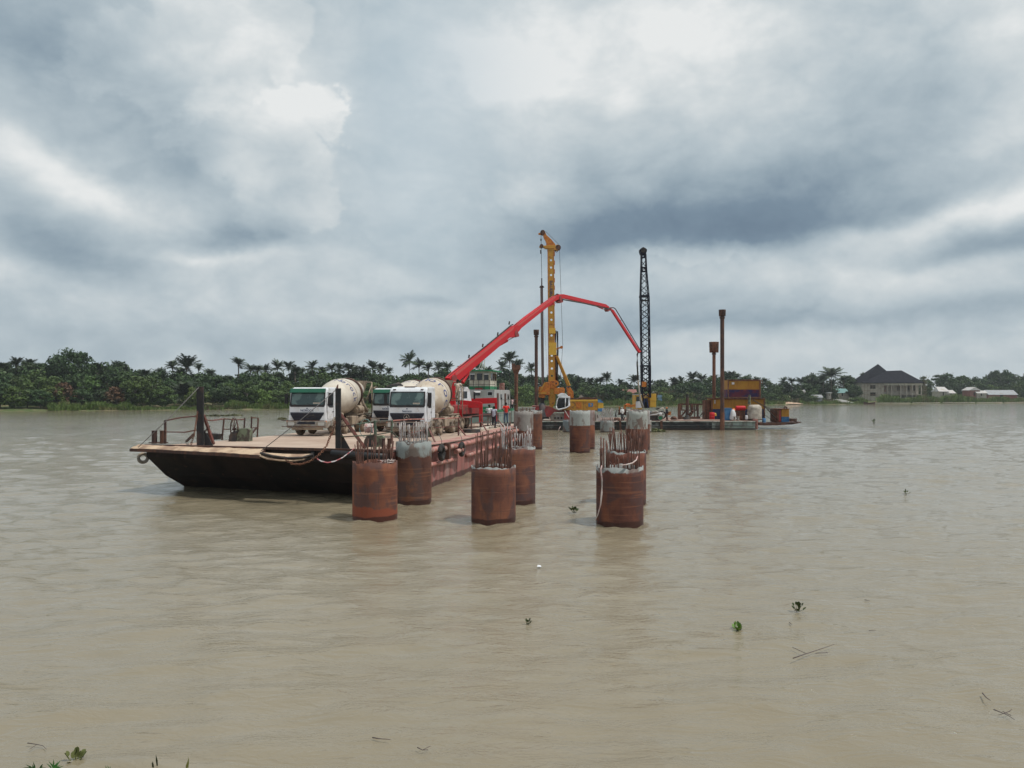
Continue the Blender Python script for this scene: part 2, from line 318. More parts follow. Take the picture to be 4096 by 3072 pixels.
def pile_mat(i, ztop, grey, tint=(1, 1, 1), gcol=(.36, .38, .37), bands=1.0, rag=.5):
    m = bpy.data.materials.new('rusty_casing_%d' % i); m.use_nodes = True; N = NT(m.node_tree); b = N.n['Principled BSDF']
    co = N.new('ShaderNodeTexCoord').outputs['Object']; s = (i*3.1, i*1.7, i*2.3)
    sp = N.new('ShaderNodeSeparateXYZ'); N.put(sp.inputs[0], co); z = sp.outputs[2]
    T = lambda c: tuple(c[k]*tint[k]*(1.12, 1.2, 1.2)[k] for k in range(3))+(1,)
    big = N.noise(N.mapv(co, (1, 1, .7), s), .9, 5, .6)
    col = N.ramp(big, [(.30, T((.060, .026, .023))[:3]), (.44, T((.110, .044, .034))[:3]), (.56, T((.165, .062, .040))[:3]), (.70, T((.225, .085, .048))[:3])])
    pu = N.smooth(N.noise(N.mapv(co, (1.4, 1.4, 1), (s[1], s[0], 2)), 1.1, 4, .5), .5, .6)
    col = N.mix(N.m('MULTIPLY', pu, .85), col, T((.085, .047, .045)))
    hb = N.smooth(N.noise(N.mapv(co, (.35, .35, 9), s), 1.3, 5, .6), .56, .66)
    col = N.mix(N.m('MULTIPLY', hb, .5*bands), col, T((.24, .098, .055)))
    dk = N.smooth(N.noise(N.mapv(co, (5, 5, .4), s), 1.5, 5, .6), .6, .7)
    col = N.mix(N.m('MULTIPLY', dk, .5), col, T((.07, .04, .035)))
    # weld seams every 1.2 m
    fr = N.m('FRACT', N.m('DIVIDE', N.m('ADD', z, 5.1+i*.37), 1.25))
    seam = N.m('MULTIPLY', N.m('LESS_THAN', fr, .018), .6); col = N.mix(seam, col, T((.10, .05, .04)))
    if grey > 0:
        nz = N.noise(N.mapv(co, (1.3, 1.3, .8), s), 1.6, 7, .6)
        g = N.smooth(N.m('ADD', N.m('SUBTRACT', z, ztop-grey), N.m('MULTIPLY', N.m('SUBTRACT', nz, .5), rag)), -.02, .03)
        gc = N.mix(N.noise(N.mapv(co, (2, 2, 1), s), 2.5, 6, .6), tuple(x*.6 for x in gcol)+(1,), (*gcol, 1))
        st = N.smooth(N.noise(N.mapv(co, (1.3, 1.3, .8), (s[2], 4, s[0])), 1.2, 5, .6), .50, .60)
        gc = N.mix(N.m('MULTIPLY', st, .8), gc, T((.13, .075, .062)))
        col = N.mix(g, col, gc)
    if i == 1:
        col = N.mix(N.m('SUBTRACT', 1.0, N.smooth(N.m('ADD', z, N.m('MULTIPLY', N.noise(N.mapv(co, (1.2, 1.2, .4)), 1.4, 3), .6)), .74, .80)), col, (.24, .068, .038, 1))
    wn = N.noise(co, 1.6, 2); wet = N.smooth(N.m('SUBTRACT', z, N.m('MULTIPLY', N.m('SUBTRACT', wn, .5), .18)), .20, .12)
    wet = N.m('SUBTRACT', 1.0, N.smooth(N.m('SUBTRACT', z, N.m('MULTIPLY', N.m('SUBTRACT', wn, .5), .18)), .13, .17))
    col = N.mix(N.m('MULTIPLY', wet, .85), col, (.05, .022, .018, 1))
    N.put(b.inputs['Base Color'], col); b.inputs['Specular IOR Level'].default_value = .25
    N.put(b.inputs['Roughness'], N.m('SUBTRACT', .82, N.m('MULTIPLY', wet, .4)))
    bn = N.new('ShaderNodeBump'); bn.inputs['Distance'].default_value = .012; bn.inputs['Strength'].default_value = .6
    N.put(bn.inputs['Height'], N.noise(N.mapv(co, (1, 1, 2)), 7, 6, .6)); N.put(b.inputs['Normal'], bn.outputs[0])
    return m
# ------------------------------------------------------------------ the river, its banks
def water_material():
    m = bpy.data.materials.new('muddy_river_water'); m.use_nodes = True; N = NT(m.node_tree); b = N.n['Principled BSDF']
    co = N.new('ShaderNodeTexCoord').outputs['Object']
    silt = N.noise(N.mapv(co, (.03, .05, 1)), 1.0, 4, .6)
    col = N.mix(silt, (.216, .184, .124, 1), (.243, .208, .143, 1))
    N.put(b.inputs['Base Color'], col)
    b.inputs['Roughness'].default_value = .05; b.inputs['IOR'].default_value = 1.48; b.inputs['Specular IOR Level'].default_value = .5
    patch = N.smooth(N.noise(N.mapv(co, (.035, .05, 1)), 1.0, 3, .5), .3, .7)
    h1 = N.noise(N.mapv(co, (.62, 1.7, 1), rot=(0, 0, .30)), 1.7, 5, .58, .6)
    h2 = N.noise(N.mapv(co, (.8, 1.7, 1), rot=(0, 0, -.5)), 7.0, 4, .6, .3)
    rg = N.m('POWER', N.m('SUBTRACT', 1.0, N.m('ABSOLUTE', N.m('SUBTRACT', N.m('MULTIPLY', h1, 2.4), 1.2)), clamp=True), 1.4)
    h = N.m('ADD', N.m('MULTIPLY', rg, N.m('ADD', .6, N.m('MULTIPLY', patch, .9))), N.m('MULTIPLY', h2, .35))
    bn = N.new('ShaderNodeBump'); bn.inputs['Strength'].default_value = 1.0; bn.inputs['Distance'].default_value = .024
    N.put(bn.inputs['Height'], h); N.put(b.inputs['Normal'], bn.outputs[0])
    return m
def build_water():
    ys = [-120, -70, -40, -20, -8, 0, 4]; y = 6.0
    while y < 190: ys.append(y); y *= 1.0055
    while y < 900: ys.append(y); y *= 1.09
    ys.append(1100)
    ys = np.array(ys); nc = 620; t = np.linspace(-1, 1, nc); t = np.sign(t)*np.abs(t)**1.15
    Wd = .74*np.maximum(ys, 0)+26
    X = Wd[:, None]*t[None, :]; Y = np.repeat(ys[:, None], nc, 1); Z = np.zeros_like(X)
    r = np.random.RandomState(3)
    for k in range(90):
        lam = np.exp(r.uniform(np.log(.55), np.log(3.6))); th = r.normal(math.radians(75), .55)
        kx, ky = 2*math.pi/lam*math.cos(th), 2*math.pi/lam*math.sin(th); ph = r.uniform(0, 6.28)
        ok = np.clip((lam/(ys*.0055)-2.2)/4, 0, 1)[:, None]
        env = .55+.45*np.sin(X*r.uniform(.02, .09)+Y*r.uniform(.02, .08)+r.uniform(0, 6))
        Z += .0034*lam**.75*np.sin(kx*X+ky*Y+ph)*env*ok
    Z *= np.clip((ys-4)/4, 0, 1)[:, None]*np.clip((190-ys)/60, 0, 1)[:, None]
    for (px_, Yp, R0) in ((1500, 28.7, .81), (1974, 28.2, .8), (2479, 27.6, .82), (1654, 33, .75), (2065, 32.9, .8), (2503, 32.9, .84), (2094, 62, .8), (2131, 66.3, .8), (2319, 62, .8), (2548, 61, .8)):
        dx = X-wx(px_, Yp); dy = Y-Yp; dd = np.maximum(np.sqrt(dx*dx+dy*dy)-R0, 0); an = np.arctan2(dy, dx)
        Z += np.exp(-dd/.7)*(.022*np.sin(an*5+px_)+.016*np.sin(an*9+px_*2)+.018*np.sin(dd*9+an*2))+.014*np.exp(-dd/3.5)*np.sin(dd*6.5+an)
    n = len(ys); V = np.stack([X, Y, Z], -1).reshape(-1, 3)
    idx = np.arange(n*nc).reshape(n, nc); a = idx[:-1, :-1].ravel(); b_ = idx[:-1, 1:].ravel(); c = idx[1:, 1:].ravel(); d = idx[1:, :-1].ravel()
    Fc = np.stack([a, b_, c, d], -1)
    me = bpy.data.meshes.new('river_water'); me.vertices.add(len(V)); me.vertices.foreach_set('co', V.ravel())
    me.loops.add(Fc.size); me.loops.foreach_set('vertex_index', Fc.ravel().astype(np.int32))
    me.polygons.add(len(Fc)); me.polygons.foreach_set('loop_start', np.arange(0, Fc.size, 4, dtype=np.int32)); me.polygons.foreach_set('loop_total', np.full(len(Fc), 4, np.int32))
    me.polygons.foreach_set('use_smooth', np.ones(len(Fc), bool)); me.update(calc_edges=True)
    me.materials.append(water_material())
    o = bpy.data.objects.new('river_water', me); COL.objects.link(o); o['kind'] = 'structure'
build_water()

SH = [(-900, 200), (0, 219), (500, 238), (1100, 256), (2050, 318), (2650, 338), (3200, 388), (3600, 425), (4096, 470), (5000, 540)]
def shoreY(px):
    for (a, A), (b, B) in zip(SH, SH[1:]):
        if px <= b: return A+(B-A)*(px-a)/(b-a)
    return SH[-1][1]
def gz(d):   # ground height d metres behind the waterline
    return -0.5 if d < -3 else (-.5+.95*(d+3)/6 if d < 3 else (.45+1.6*(d-3)/25 if d < 28 else 2.05+.02*(d-28)))
def Pb(px, d): Y = shoreY(px)+d; return Vector((wx(px, Y), Y, gz(d)))
m_soil = mat('bank_soil', (.17, .14, .075), .95, alt=(.07, .10, .03), scale=.15, lo=.4, hi=.55, dirt=(.30, .22, .15), dscale=.08, dlo=.58, dhi=.66, bump=.1, bscale=1)
m_mud = mat('near_mud_bank', (.13, .10, .065), .9, alt=(.05, .08, .02), scale=1, bump=.03)
g = MB(); pxs = [-900+50*i for i in range(120)]; ds = [-6, -3, 0, 1.5, 3, 8, 16, 28, 60, 120, 260, 420]
for d in ds:
    for x in pxs: p = Pb(x, d); g.v.append(p+Vector((0, 0, (.12*math.sin(x*.021)+.1*math.sin(x*.057)) if 0 <= d < 30 else 0)))
nx = len(pxs)
for j in range(len(ds)-1):
    for i in range(nx-1): g.f.append((j*nx+i, j*nx+i+1, (j+1)*nx+i+1, (j+1)*nx+i)); g.mi.append(0); g.sm.append(True)
g.build('far_bank_ground', m_soil, kind='structure')
g = MB(); pr = [(8.3, -.3), (7.6, .05), (6, .75), (4.2, 1.7), (2.4, 2.5), (0, 2.75), (-40, 3.0)]
for j, (y, z) in enumerate(pr):
    for i in range(41): g.v.append(Vector((-40+2*i, y+.25*math.sin(i*1.3)*(1 if j < 5 else 0), z)))
for j in range(len(pr)-1):
    for i in range(40): g.f.append((j*41+i, (j+1)*41+i, (j+1)*41+i+1, j*41+i+1)); g.mi.append(0); g.sm.append(True)
g.build('near_bank_ground', m_mud, kind='structure')

# ------------------------------------------------------------------ vegetation
def leaf_mat(name, a, b_, c=None, rgh=.55, vary=.5):
    m = bpy.data.materials.new(name); m.use_nodes = True; N = NT(m.node_tree); b = N.n['Principled BSDF']
    co = N.new('ShaderNodeTexCoord').outputs['Object']; oi = N.new('ShaderNodeObjectInfo').outputs['Random']
    f = N.smooth(N.noise(co, .45, 4, .6), .35, .65)
    col = N.mix(f, (*a, 1), (*b_, 1))
    col = N.mix(N.m('MULTIPLY', N.smooth(N.noise(co, 2.6, 3, .6), .45, .65), .5), col, tuple(x*1.5 for x in b_)+(1,))
    if c: col = N.mix(N.smooth(N.noise(co, .22, 3, .5), .54, .62), col, (*c, 1))
    col = N.mix(N.m('MULTIPLY', oi, vary), col, tuple((x+y)*.5*k for x, y, k in zip(a, b_, (.55, .62, .75)))+(1,))
    hs = N.new('ShaderNodeHueSaturation'); N.put(hs.inputs['Color'], col)
    N.put(hs.inputs['Value'], N.m('ADD', .54, N.m('MULTIPLY', N.m('FRACT', N.m('MULTIPLY', oi, 7.31)), .56)))
    N.put(hs.inputs['Hue'], N.m('ADD', .487, N.m('MULTIPLY', N.m('FRACT', N.m('MULTIPLY', oi, 3.7)), .026)))
    N.put(b.inputs['Base Color'], hs.outputs[0]); b.inputs['Roughness'].default_value = rgh; b.inputs['Specular IOR Level'].default_value = .25
    return m
m_leafd = leaf_mat('dark_tree_foliage', (.025, .052, .016), (.05, .092, .024))
m_leafm = leaf_mat('green_tree_foliage', (.042, .082, .018), (.085, .135, .028))
m_leafl = leaf_mat('light_shrub_foliage', (.075, .125, .022), (.135, .19, .04))
m_leafr = leaf_mat('reddish_tree_foliage', (.10, .07, .03), (.17, .085, .04), (.06, .08, .025))
m_palm = leaf_mat('palm_foliage', (.028, .05, .022), (.065, .095, .042), vary=.3)
m_reed = leaf_mat('reed_foliage', (.075, .135, .028), (.12, .18, .04), (.15, .16, .055))
m_scrub = leaf_mat('dry_scrub_foliage', (.13, .13, .045), (.18, .145, .08), (.10, .14, .035))
m_trunk = mat('tree_bark', (.14, .115, .09), .9, alt=(.07, .055, .045), scale=2)

def leafquads(V, Fc, c, rad, n, size, rs, up=.25):
    u = rs.normal(size=(n, 3)); u[:, 2] += up; u /= np.linalg.norm(u, axis=1)[:, None]
    p = np.array(c)+u*np.array(rad)*rs.uniform(.55, 1.08, (n, 1))
    nr = u+rs.normal(scale=.55, size=(n, 3)); nr /= np.linalg.norm(nr, axis=1)[:, None]
    t = np.cross(nr, rs.normal(size=(n, 3))); t /= np.linalg.norm(t, axis=1)[:, None]; s = np.cross(nr, t)
    a = rs.uniform(.6, 1.2, (n, 1))*size; b_ = a*rs.uniform(.5, .9, (n, 1))
    o = len(V)*4
    V.append((p-t*a, p+s*b_, p+t*a, p-s*b_))
    return
def quads_mesh(name, V, mats, mi=0):
    A = np.concatenate([np.stack(q, 1) for q in V]).reshape(-1, 3); n = len(A)//4
    me = bpy.data.meshes.new(name); me.vertices.add(len(A)); me.vertices.foreach_set('co', A.ravel().astype(np.float32))
    me.loops.add(n*4); me.loops.foreach_set('vertex_index', np.arange(n*4, dtype=np.int32))
    me.polygons.add(n); me.polygons.foreach_set('loop_start', np.arange(0, n*4, 4, dtype=np.int32)); me.polygons.foreach_set('loop_total', np.full(n, 4, np.int32))
    me.update(calc_edges=True)
    for m in mats: me.materials.append(m)
    return me
def crown_mesh(seed, H, Rr, low=.12, ncl=46, nl=62, size=.42, shape='round', m=None):
    rs = np.random.RandomState(seed); V = []
    for k in range(ncl):
        for _ in range(40):
            q = rs.uniform(-1, 1, 3)
            if np.linalg.norm(q) < 1 and np.linalg.norm(q) > .45: break
        if shape == 'umbrella':
            c = (q[0]*Rr, q[1]*Rr, H*(.80+.12*q[2])-.1*H*(q[0]**2+q[1]**2)); rc = np.array((1.5, 1.5, .8))*rs.uniform(.7, 1.2)
        else:
            w = 1-.25*max(q[2], 0); c = (q[0]*Rr*w, q[1]*Rr*w, H*(low+(1-low)*.5*(1+q[2]*.9))); rc = np.array((1.35, 1.35, 1.05))*rs.uniform(.6, 1.35)*Rr/4.5
        leafquads(V, None, c, rc, int(nl*rs.uniform(.6, 1.3)), size, rs)
    return quads_mesh('crown', V, [m])
def trunk_mb(H, r, seed, limbs=5, frac=.55):
    q = random.Random(seed); b = MB(); top = Vector((q.uniform(-.5, .5), q.uniform(-.5, .5), H*frac))
    b.tube([(0, 0, -.5), (q.uniform(-.2, .2), q.uniform(-.2, .2), H*frac*.5), top], [r, r*.8, r*.55], 7)
    for k in range(limbs):
        a = k*2*math.pi/limbs+q.uniform(-.4, .4); e = top+Vector((math.cos(a)*H*.2, math.sin(a)*H*.2, H*q.uniform(.15, .28)))
        st = Vector((0, 0, H*frac*q.uniform(.6, 1))); st.x = top.x*st.z/top.z; st.y = top.y*st.z/top.z
        b.tube([st, (st+e)/2+Vector((0, 0, -.2)), e], [r*.5, r*.32, r*.12], 5)
    return b
_tm = {}
def tree_kind(kind):
    if kind in _tm: return _tm[kind]
    sd = sum(map(ord, kind)); K = kind[:-1]
    if K == 'dark': cm = crown_mesh(sd, 12, 4.6, m=m_leafd)
    elif K == 'green': cm = crown_mesh(sd, 11, 4.8, low=.05, m=m_leafm)
    elif K == 'light': cm = crown_mesh(sd, 7, 4.4, low=.0, ncl=38, nl=70, size=.34, m=m_leafl)
    elif K == 'red': cm = crown_mesh(sd, 9, 4.0, low=.05, m=m_leafr)
    elif K == 'wide': cm = crown_mesh(sd, 16, 6.4, low=.42, ncl=75, nl=55, size=.42, m=m_leafd)
    else: cm = crown_mesh(sd, 15, 4.2, ncl=18, nl=50, size=.36, shape='umbrella', m=m_leafd)
    H = {'dark': 12, 'green': 11, 'light': 7, 'red': 9, 'wide': 16}.get(K, 15)
    tb = trunk_mb(H, .28 if H > 8 else .12, sd, frac=.72 if K == 'umb' else .5)
    o = tb.build('trunk', m_trunk); tm = o.data; bpy.data.objects.remove(o)
    _tm[kind] = (cm, tm, H); return _tm[kind]
def palm_mesh(seed):
    rs = random.Random(seed); V = []; Fs = []
    def tri(a, b_, c): o = len(V); V.extend([a, b_, c]); Fs.append((o, o+1, o+2))
    nf = rs.randint(26, 34)
    for k in range(nf):
        a = k*2.39996+rs.uniform(-.2, .2); e0 = rs.uniform(-.2, 1.5) if k > 12 else rs.uniform(.7, 1.5); L = rs.uniform(3.0, 4.2)
        pts = []; p = Vector((0, 0, 0)); e = e0
        for s in range(9):
            pts.append(p.copy()); d = Vector((math.cos(a)*math.cos(e), math.sin(a)*math.cos(e), math.sin(e)))
            p = p+d*(L/8); e -= rs.uniform(.05, .17)
        sd_ = Vector((-math.sin(a), math.cos(a), 0))
        for s in range(8):
            q0, q1 = pts[s], pts[s+1]; d = (q1-q0).normalized()
            tri(q0-sd_*.05, q0+sd_*.05, q1)
            w = .95*math.sin(math.pi*(s+1.2)/9.6)+.12
            for sg in (-1, 1):
                for h in (0, .33, .66):
                    b0 = q0.lerp(q1, h); tip = b0+sd_*sg*w*rs.uniform(.8, 1.1)+d*w*.55+Vector((0, 0, -w*rs.uniform(.15, .7)))
                    tri(b0, b0+d*.20, tip)
    me = bpy.data.meshes.new('crown'); me.from_pydata(V, [], Fs); me.materials.append(m_palm); me.update(); return me
PALM = [palm_mesh(s) for s in range(6)]
def palm_trunk(H, seed):
    q = random.Random(seed); b = MB(); lx, ly = q.uniform(-.5, .5), q.uniform(-.5, .5)
    b.tube([(0, 0, -H), (lx*.5, ly*.5, -H*.5), (0, 0, .1)], [.27, .20, .22], 8)
    b.tube([(0, 0, -.9), (0, 0, -.3), (0, 0, .2)], [.24, .42, .3], 8)
    o = b.build('trunk', m_trunk); me = o.data; bpy.data.objects.remove(o); return me
PTR = {}
ZONES = [(-999, 205, 'at the far left end of the left bank'), (205, 420, 'around the big spreading tree on the left bank'), (420, 640, 'between the big spreading tree and the left barge post'),
 (640, 880, 'behind the left barge post'), (880, 1130, 'between the left barge post and the nearest mixer truck'), (1130, 1300, "above the left mixer truck's cab"),
 (1300, 1480, 'behind the left mixer drum'), (1480, 1700, 'behind the pair of mixer trucks'), (1700, 1880, 'behind the foot of the red boom'), (1880, 2055, 'around the tugboat mast'),
 (2055, 2200, 'beside the short spud pile'), (2200, 2380, 'above the yellow drilling rig body'), (2380, 2560, 'between the drilling rig and the lattice crane'), (2560, 2720, 'just right of the lattice crane'),
 (2720, 2880, 'behind the twin-capped spud piles'), (2880, 3060, 'behind the stacked yellow containers'), (3060, 3260, 'between the containers and the tall coconut palm'), (3260, 3460, 'left of the big grey roofed house'),
 (3460, 3720, 'around the big grey roofed house'), (3720, 3900, 'behind the small white roofs'), (3900, 9999, 'at the far right end of the bank')]
def zone(px):
    for a, b_, s in ZONES:
        if a <= px < b_: return s
TREES = []     # (px, root, adjective, noun)
ORD = ['leftmost', 'second', 'third', 'fourth', 'fifth', 'sixth', 'seventh', 'eighth', 'ninth', 'tenth', 'eleventh', 'twelfth', 'thirteenth', 'fourteenth', 'fifteenth', 'sixteenth']
TN = {'dark': ('dark green', 'broadleaf tree', 'tree'), 'green': ('mid green', 'bushy tree', 'tree'), 'light': ('light green', 'shrub', 'shrub'), 'red': ('reddish brown', 'tree', 'tree'), 'wide': ('wide dark', 'spreading tree', 'tree'), 'umb': ('thin flat-topped', 'tree', 'tree')}
def put_tree(px, d, ytop, kind, wide=1.0, rr=None, label=None):
    cm, tm, H = tree_kind(kind); p = Pb(px, d); h = max(2.0, wz(ytop, p.y)-p.z); k = h/H; kw = (k*.55+.45)*wide
    K = kind[:-1]; nm = {'light': 'shrub'}.get(K, 'broadleaf_tree')
    r = thing(nm, '', TN[K][2], p, rnd.uniform(0, 6.28), 'trees along the far bank' if K != 'light' else 'shrubs along the far bank'); r.scale = (kw, kw, k)
    for n_, me in (('crown', cm), ('trunk', tm)):
        o = bpy.data.objects.new(n_, me); COL.objects.link(o); o.parent = r
    if label: r['label'] = label
    else: TREES.append((px, r, TN[K][0], TN[K][1]))
    return r
def put_palm(px, d, ytop, s=1.0, label=None, seed=None):
    s *= .84 if label is None else .95
    seed = rnd.randint(0, 5) if seed is None else seed; p = Pb(px, d); zt = wz(ytop, p.y)-2.9*s
    H = max(3.0, zt-p.z); r = thing('oil_palm', '', 'palm tree', (p.x, p.y, p.z), rnd.uniform(0, 6.28), 'palms along the far bank')
    c = bpy.data.objects.new('crown', PALM[seed]); COL.objects.link(c); c.parent = r; c.location = (0, 0, H); c.scale = (s, s, s*rnd.uniform(.85, 1.1)); c.rotation_euler = (rnd.uniform(-.15, .15), rnd.uniform(-.15, .15), 0)
    key = round(H/1.5); 
    if key not in PTR: PTR[key] = palm_trunk(key*1.5+.6, key)
    t = bpy.data.objects.new('trunk', PTR[key]); COL.objects.link(t); t.parent = r; t.location = (0, 0, H)
    if label: r['label'] = label
    else: TREES.append((px, r, '', 'oil palm'))
    return r
SKY = [(-300, 1455), (0, 1458), (150, 1452), (210, 1450), (360, 1450), (430, 1440), (480, 1448), (560, 1476), (700, 1480), (850, 1484), (930, 1503), (1000, 1488), (1100, 1486), (1300, 1478), (1500, 1480), (1600, 1495), (1700, 1478), (1820, 1474), (1900, 1480), (2020, 1482), (2100, 1492), (2200, 1500),
 (2290, 1500), (2340, 1512), (2400, 1522), (2600, 1530), (2720, 1512), (2800, 1504), (2900, 1490), (3000, 1510), (3080, 1520), (3140, 1522), (3240, 1524), (3400, 1512), (3500, 1505), (3680, 1512), (3800, 1500), (3900, 1506), (3980, 1490), (4096, 1482), (4500, 1470)]
def skyl(px):
    for (a, A), (b, B) in zip(SKY, SKY[1:]):
        if px <= b: return A+(B-A)*(px-a)/(b-a)
    return 1480
# named trees
put_tree(282, 30, 1402, 'wide1', 1.0, label='biggest tree on the left bank, wide domed crown above all others')
for px, y, s in [(65, 1432, 1), (122, 1436, 1), (10, 1450, .9), (582, 1474, 1), (690, 1443, 1), (795, 1453, .8), (838, 1474, .9), (954, 1430, 1.15), (1003, 1456, 1), (1030, 1460, .9), (1062, 1460, 1), (1109, 1446, 1.1), (1155, 1444, 1.1),
 (1209, 1470, .8), (1250, 1444, 1.1), (1328, 1453, 1), (1357, 1457, 1), (1394, 1450, 1.15), (1450, 1461, 1), (1491, 1448, 1.1), (1524, 1455, 1), (1556, 1472, .8), (1676, 1438, 1.2), (1714, 1450, 1.1), (1754, 1449, 1.1), (1790, 1450, 1.1),
 (1914, 1452, 1.1), (2007, 1446, 1.2), (2072, 1441, 1.2), (2126, 1453, 1.2), (2428, 1495, 1.1), (2403, 1509, 1), (2387, 1514, .9), (2362, 1514, 1), (2332, 1514, 1), (2314, 1508, .9), (2536, 1501, 1.2), (2694, 1512, 1), (2724, 1508, 1), (2771, 1491, 1.4), (2805, 1497, 1.2),
 (2925, 1484, 1.3), (2943, 1494, 1.1), (3025, 1508, 1), (3134, 1511, 1.1), (3166, 1511, 1), (3204, 1511, 1.2), (3293, 1498, 1.6), (3240, 1513, 1.1), (3374, 1504, 1.2), (3459, 1494, 1.3), (2650, 1518, 1), (2600, 1520, 1), (2480, 1518, .9),
 (720, 1470, 1.1), (640, 1476, 1), (760, 1505, 1.2), (1180, 1466, 1), (1290, 1466, 1), (1420, 1468, 1), (1850, 1462, 1), (1950, 1466, 1.1), (390, 1452, 1), (470, 1446, 1), (250, 1478, 1), (3060, 1514, 1), (2860, 1500, 1.1), (3330, 1520, 1.2)]:
    put_palm(px, rnd.uniform(26, 46), y-3, s)
put_palm(747, 24, 1424, 1.45, label='tall shaggy palm standing highest just left of the left barge post', seed=2)
put_palm(1638, 26, 1411, 1.25, label='tall leaning palm rising highest behind the two mixer trucks side by side', seed=1)
put_palm(2038, 22, 1405, 1.35, label='slender tall palm, highest crown between tugboat and drilling rig', seed=4)
put_palm(3325, 14, 1459, 2.1, label='big coconut palm alone against the sky left of the grey roofed house', seed=3)
put_palm(735, 12, 1520, 1.6, label='low broad palm with arching fronds at the water edge by the left barge post', seed=5)
# skyline broadleaf trees
px = -260
while px < 4450:
    y = skyl(px)
    if not (225 < px < 330): put_tree(px, rnd.uniform(30, 44) if px < 3450 else rnd.uniform(70, 110), y+rnd.uniform(-9, 9), rnd.choice(['dark1', 'dark2', 'dark3', 'green1']), 1.12)
    px += rnd.uniform(58, 92)
for px, y in [(2310, 1505), (2900, 1484), (3245, 1490), (3262, 1498), (3980, 1478), (4030, 1476), (3400, 1500)]:
    put_tree(px, 40 if px < 3300 else 80, y, 'green2' if px in (2310,) else 'dark2', .9)
for px, y in [(3700, 1497), (3757, 1490), (3793, 1486), (3860, 1500)]: put_tree(px, 75, y, 'umb1')
# middle row
px = -240
while px < 3420:
    y = skyl(px)+rnd.uniform(30, 50)*(1 if px < 2300 else .7)
    put_tree(px, rnd.uniform(15, 24), y, rnd.choice(['dark1', 'dark3', 'green1', 'green2', 'green2', 'dark2']), 1.0)
    px += rnd.uniform(62, 95)
# front row, left of the tug, hanging over the water
F_ = [(-60, 1530, 'dark1'), (0, 1520, 'dark2'), (60, 1540, 'green1'), (110, 1555, 'dark2'), (160, 1560, 'dark1'), (215, 1545, 'light1'), (262, 1530, 'red1'), (330, 1555, 'dark3'), (400, 1560, 'dark1'), (452, 1548, 'red1'), (545, 1498, 'green1'), (600, 1505, 'green2'), (650, 1540, 'green1'),
 (790, 1550, 'light1'), (850, 1560, 'dark3'), (905, 1545, 'dark1'), (990, 1525, 'green2'), (1050, 1555, 'light2'), (1105, 1560, 'green1'), (1160, 1550, 'green2'), (1225, 1565, 'light1'), (1340, 1560, 'green2'), (1420, 1560, 'light2'), (1470, 1560, 'green1'),
 (1560, 1560, 'green1'), (1650, 1560, 'green2'), (1760, 1550, 'light1'), (1835, 1550, 'light2'), (1900, 1560, 'green1'), (2010, 1550, 'green2'), (2075, 1545, 'light1'), (2105, 1540, 'light2'), (2160, 1555, 'green1'), (2240, 1560, 'light1'), (2330, 1550, 'green2'), (2380, 1545, 'green1'), (2430, 1535, 'dark2'), (2465, 1540, 'dark3')]
for px, y, k in F_: put_tree(px, rnd.uniform(5.5, 10), y, k, 1.0)
for px, y, k in [(2660, 1570, 'light1'), (2700, 1566, 'green1'), (2745, 1568, 'light2'), (2800, 1575, 'green1'), (2840, 1580, 'light1'), (3040, 1575, 'green2'), (3085, 1570, 'green1'), (3130, 1578, 'light1'), (3225, 1583, 'green1'), (3250, 1580, 'green2'), (3210, 1590, 'light2'), (3440, 1590, 'light1'), (3425, 1588, 'green2'),
                 (3730, 1555, 'green1'), (3870, 1560, 'green2'), (3650, 1545, 'green2'), (3700, 1540, 'green1'), (3850, 1535, 'dark1'), (3780, 1530, 'dark3'), (3960, 1535, 'green1'), (4060, 1530, 'green2'), (4096, 1520, 'green1'), (3920, 1530, 'dark2'), (4010, 1540, 'green1'), (3480, 1545, 'dark1'), (4150, 1520, 'green1')]:
    put_tree(px, 8 if px > 3600 and False else (rnd.uniform(42, 60) if px > 3470 else rnd.uniform(6, 12)), y, k, 1.0)
by = {}
for t in TREES: by.setdefault((zone(t[0]), t[2], t[3]), []).append(t)
for (z_, adj, noun), L in by.items():
    L.sort(key=lambda t: t[0])
    for i, (px, r, a, n_) in enumerate(L):
        o_ = '' if len(L) == 1 else ('leftmost ' if i == 0 else 'rightmost ' if i == len(L)-1 else ORD[min(i, 15)]+' from left ')
        h = (o_+(adj+' ' if adj else '')+noun+' '+z_)
        r['label'] = ' '.join(h.split()[:16])

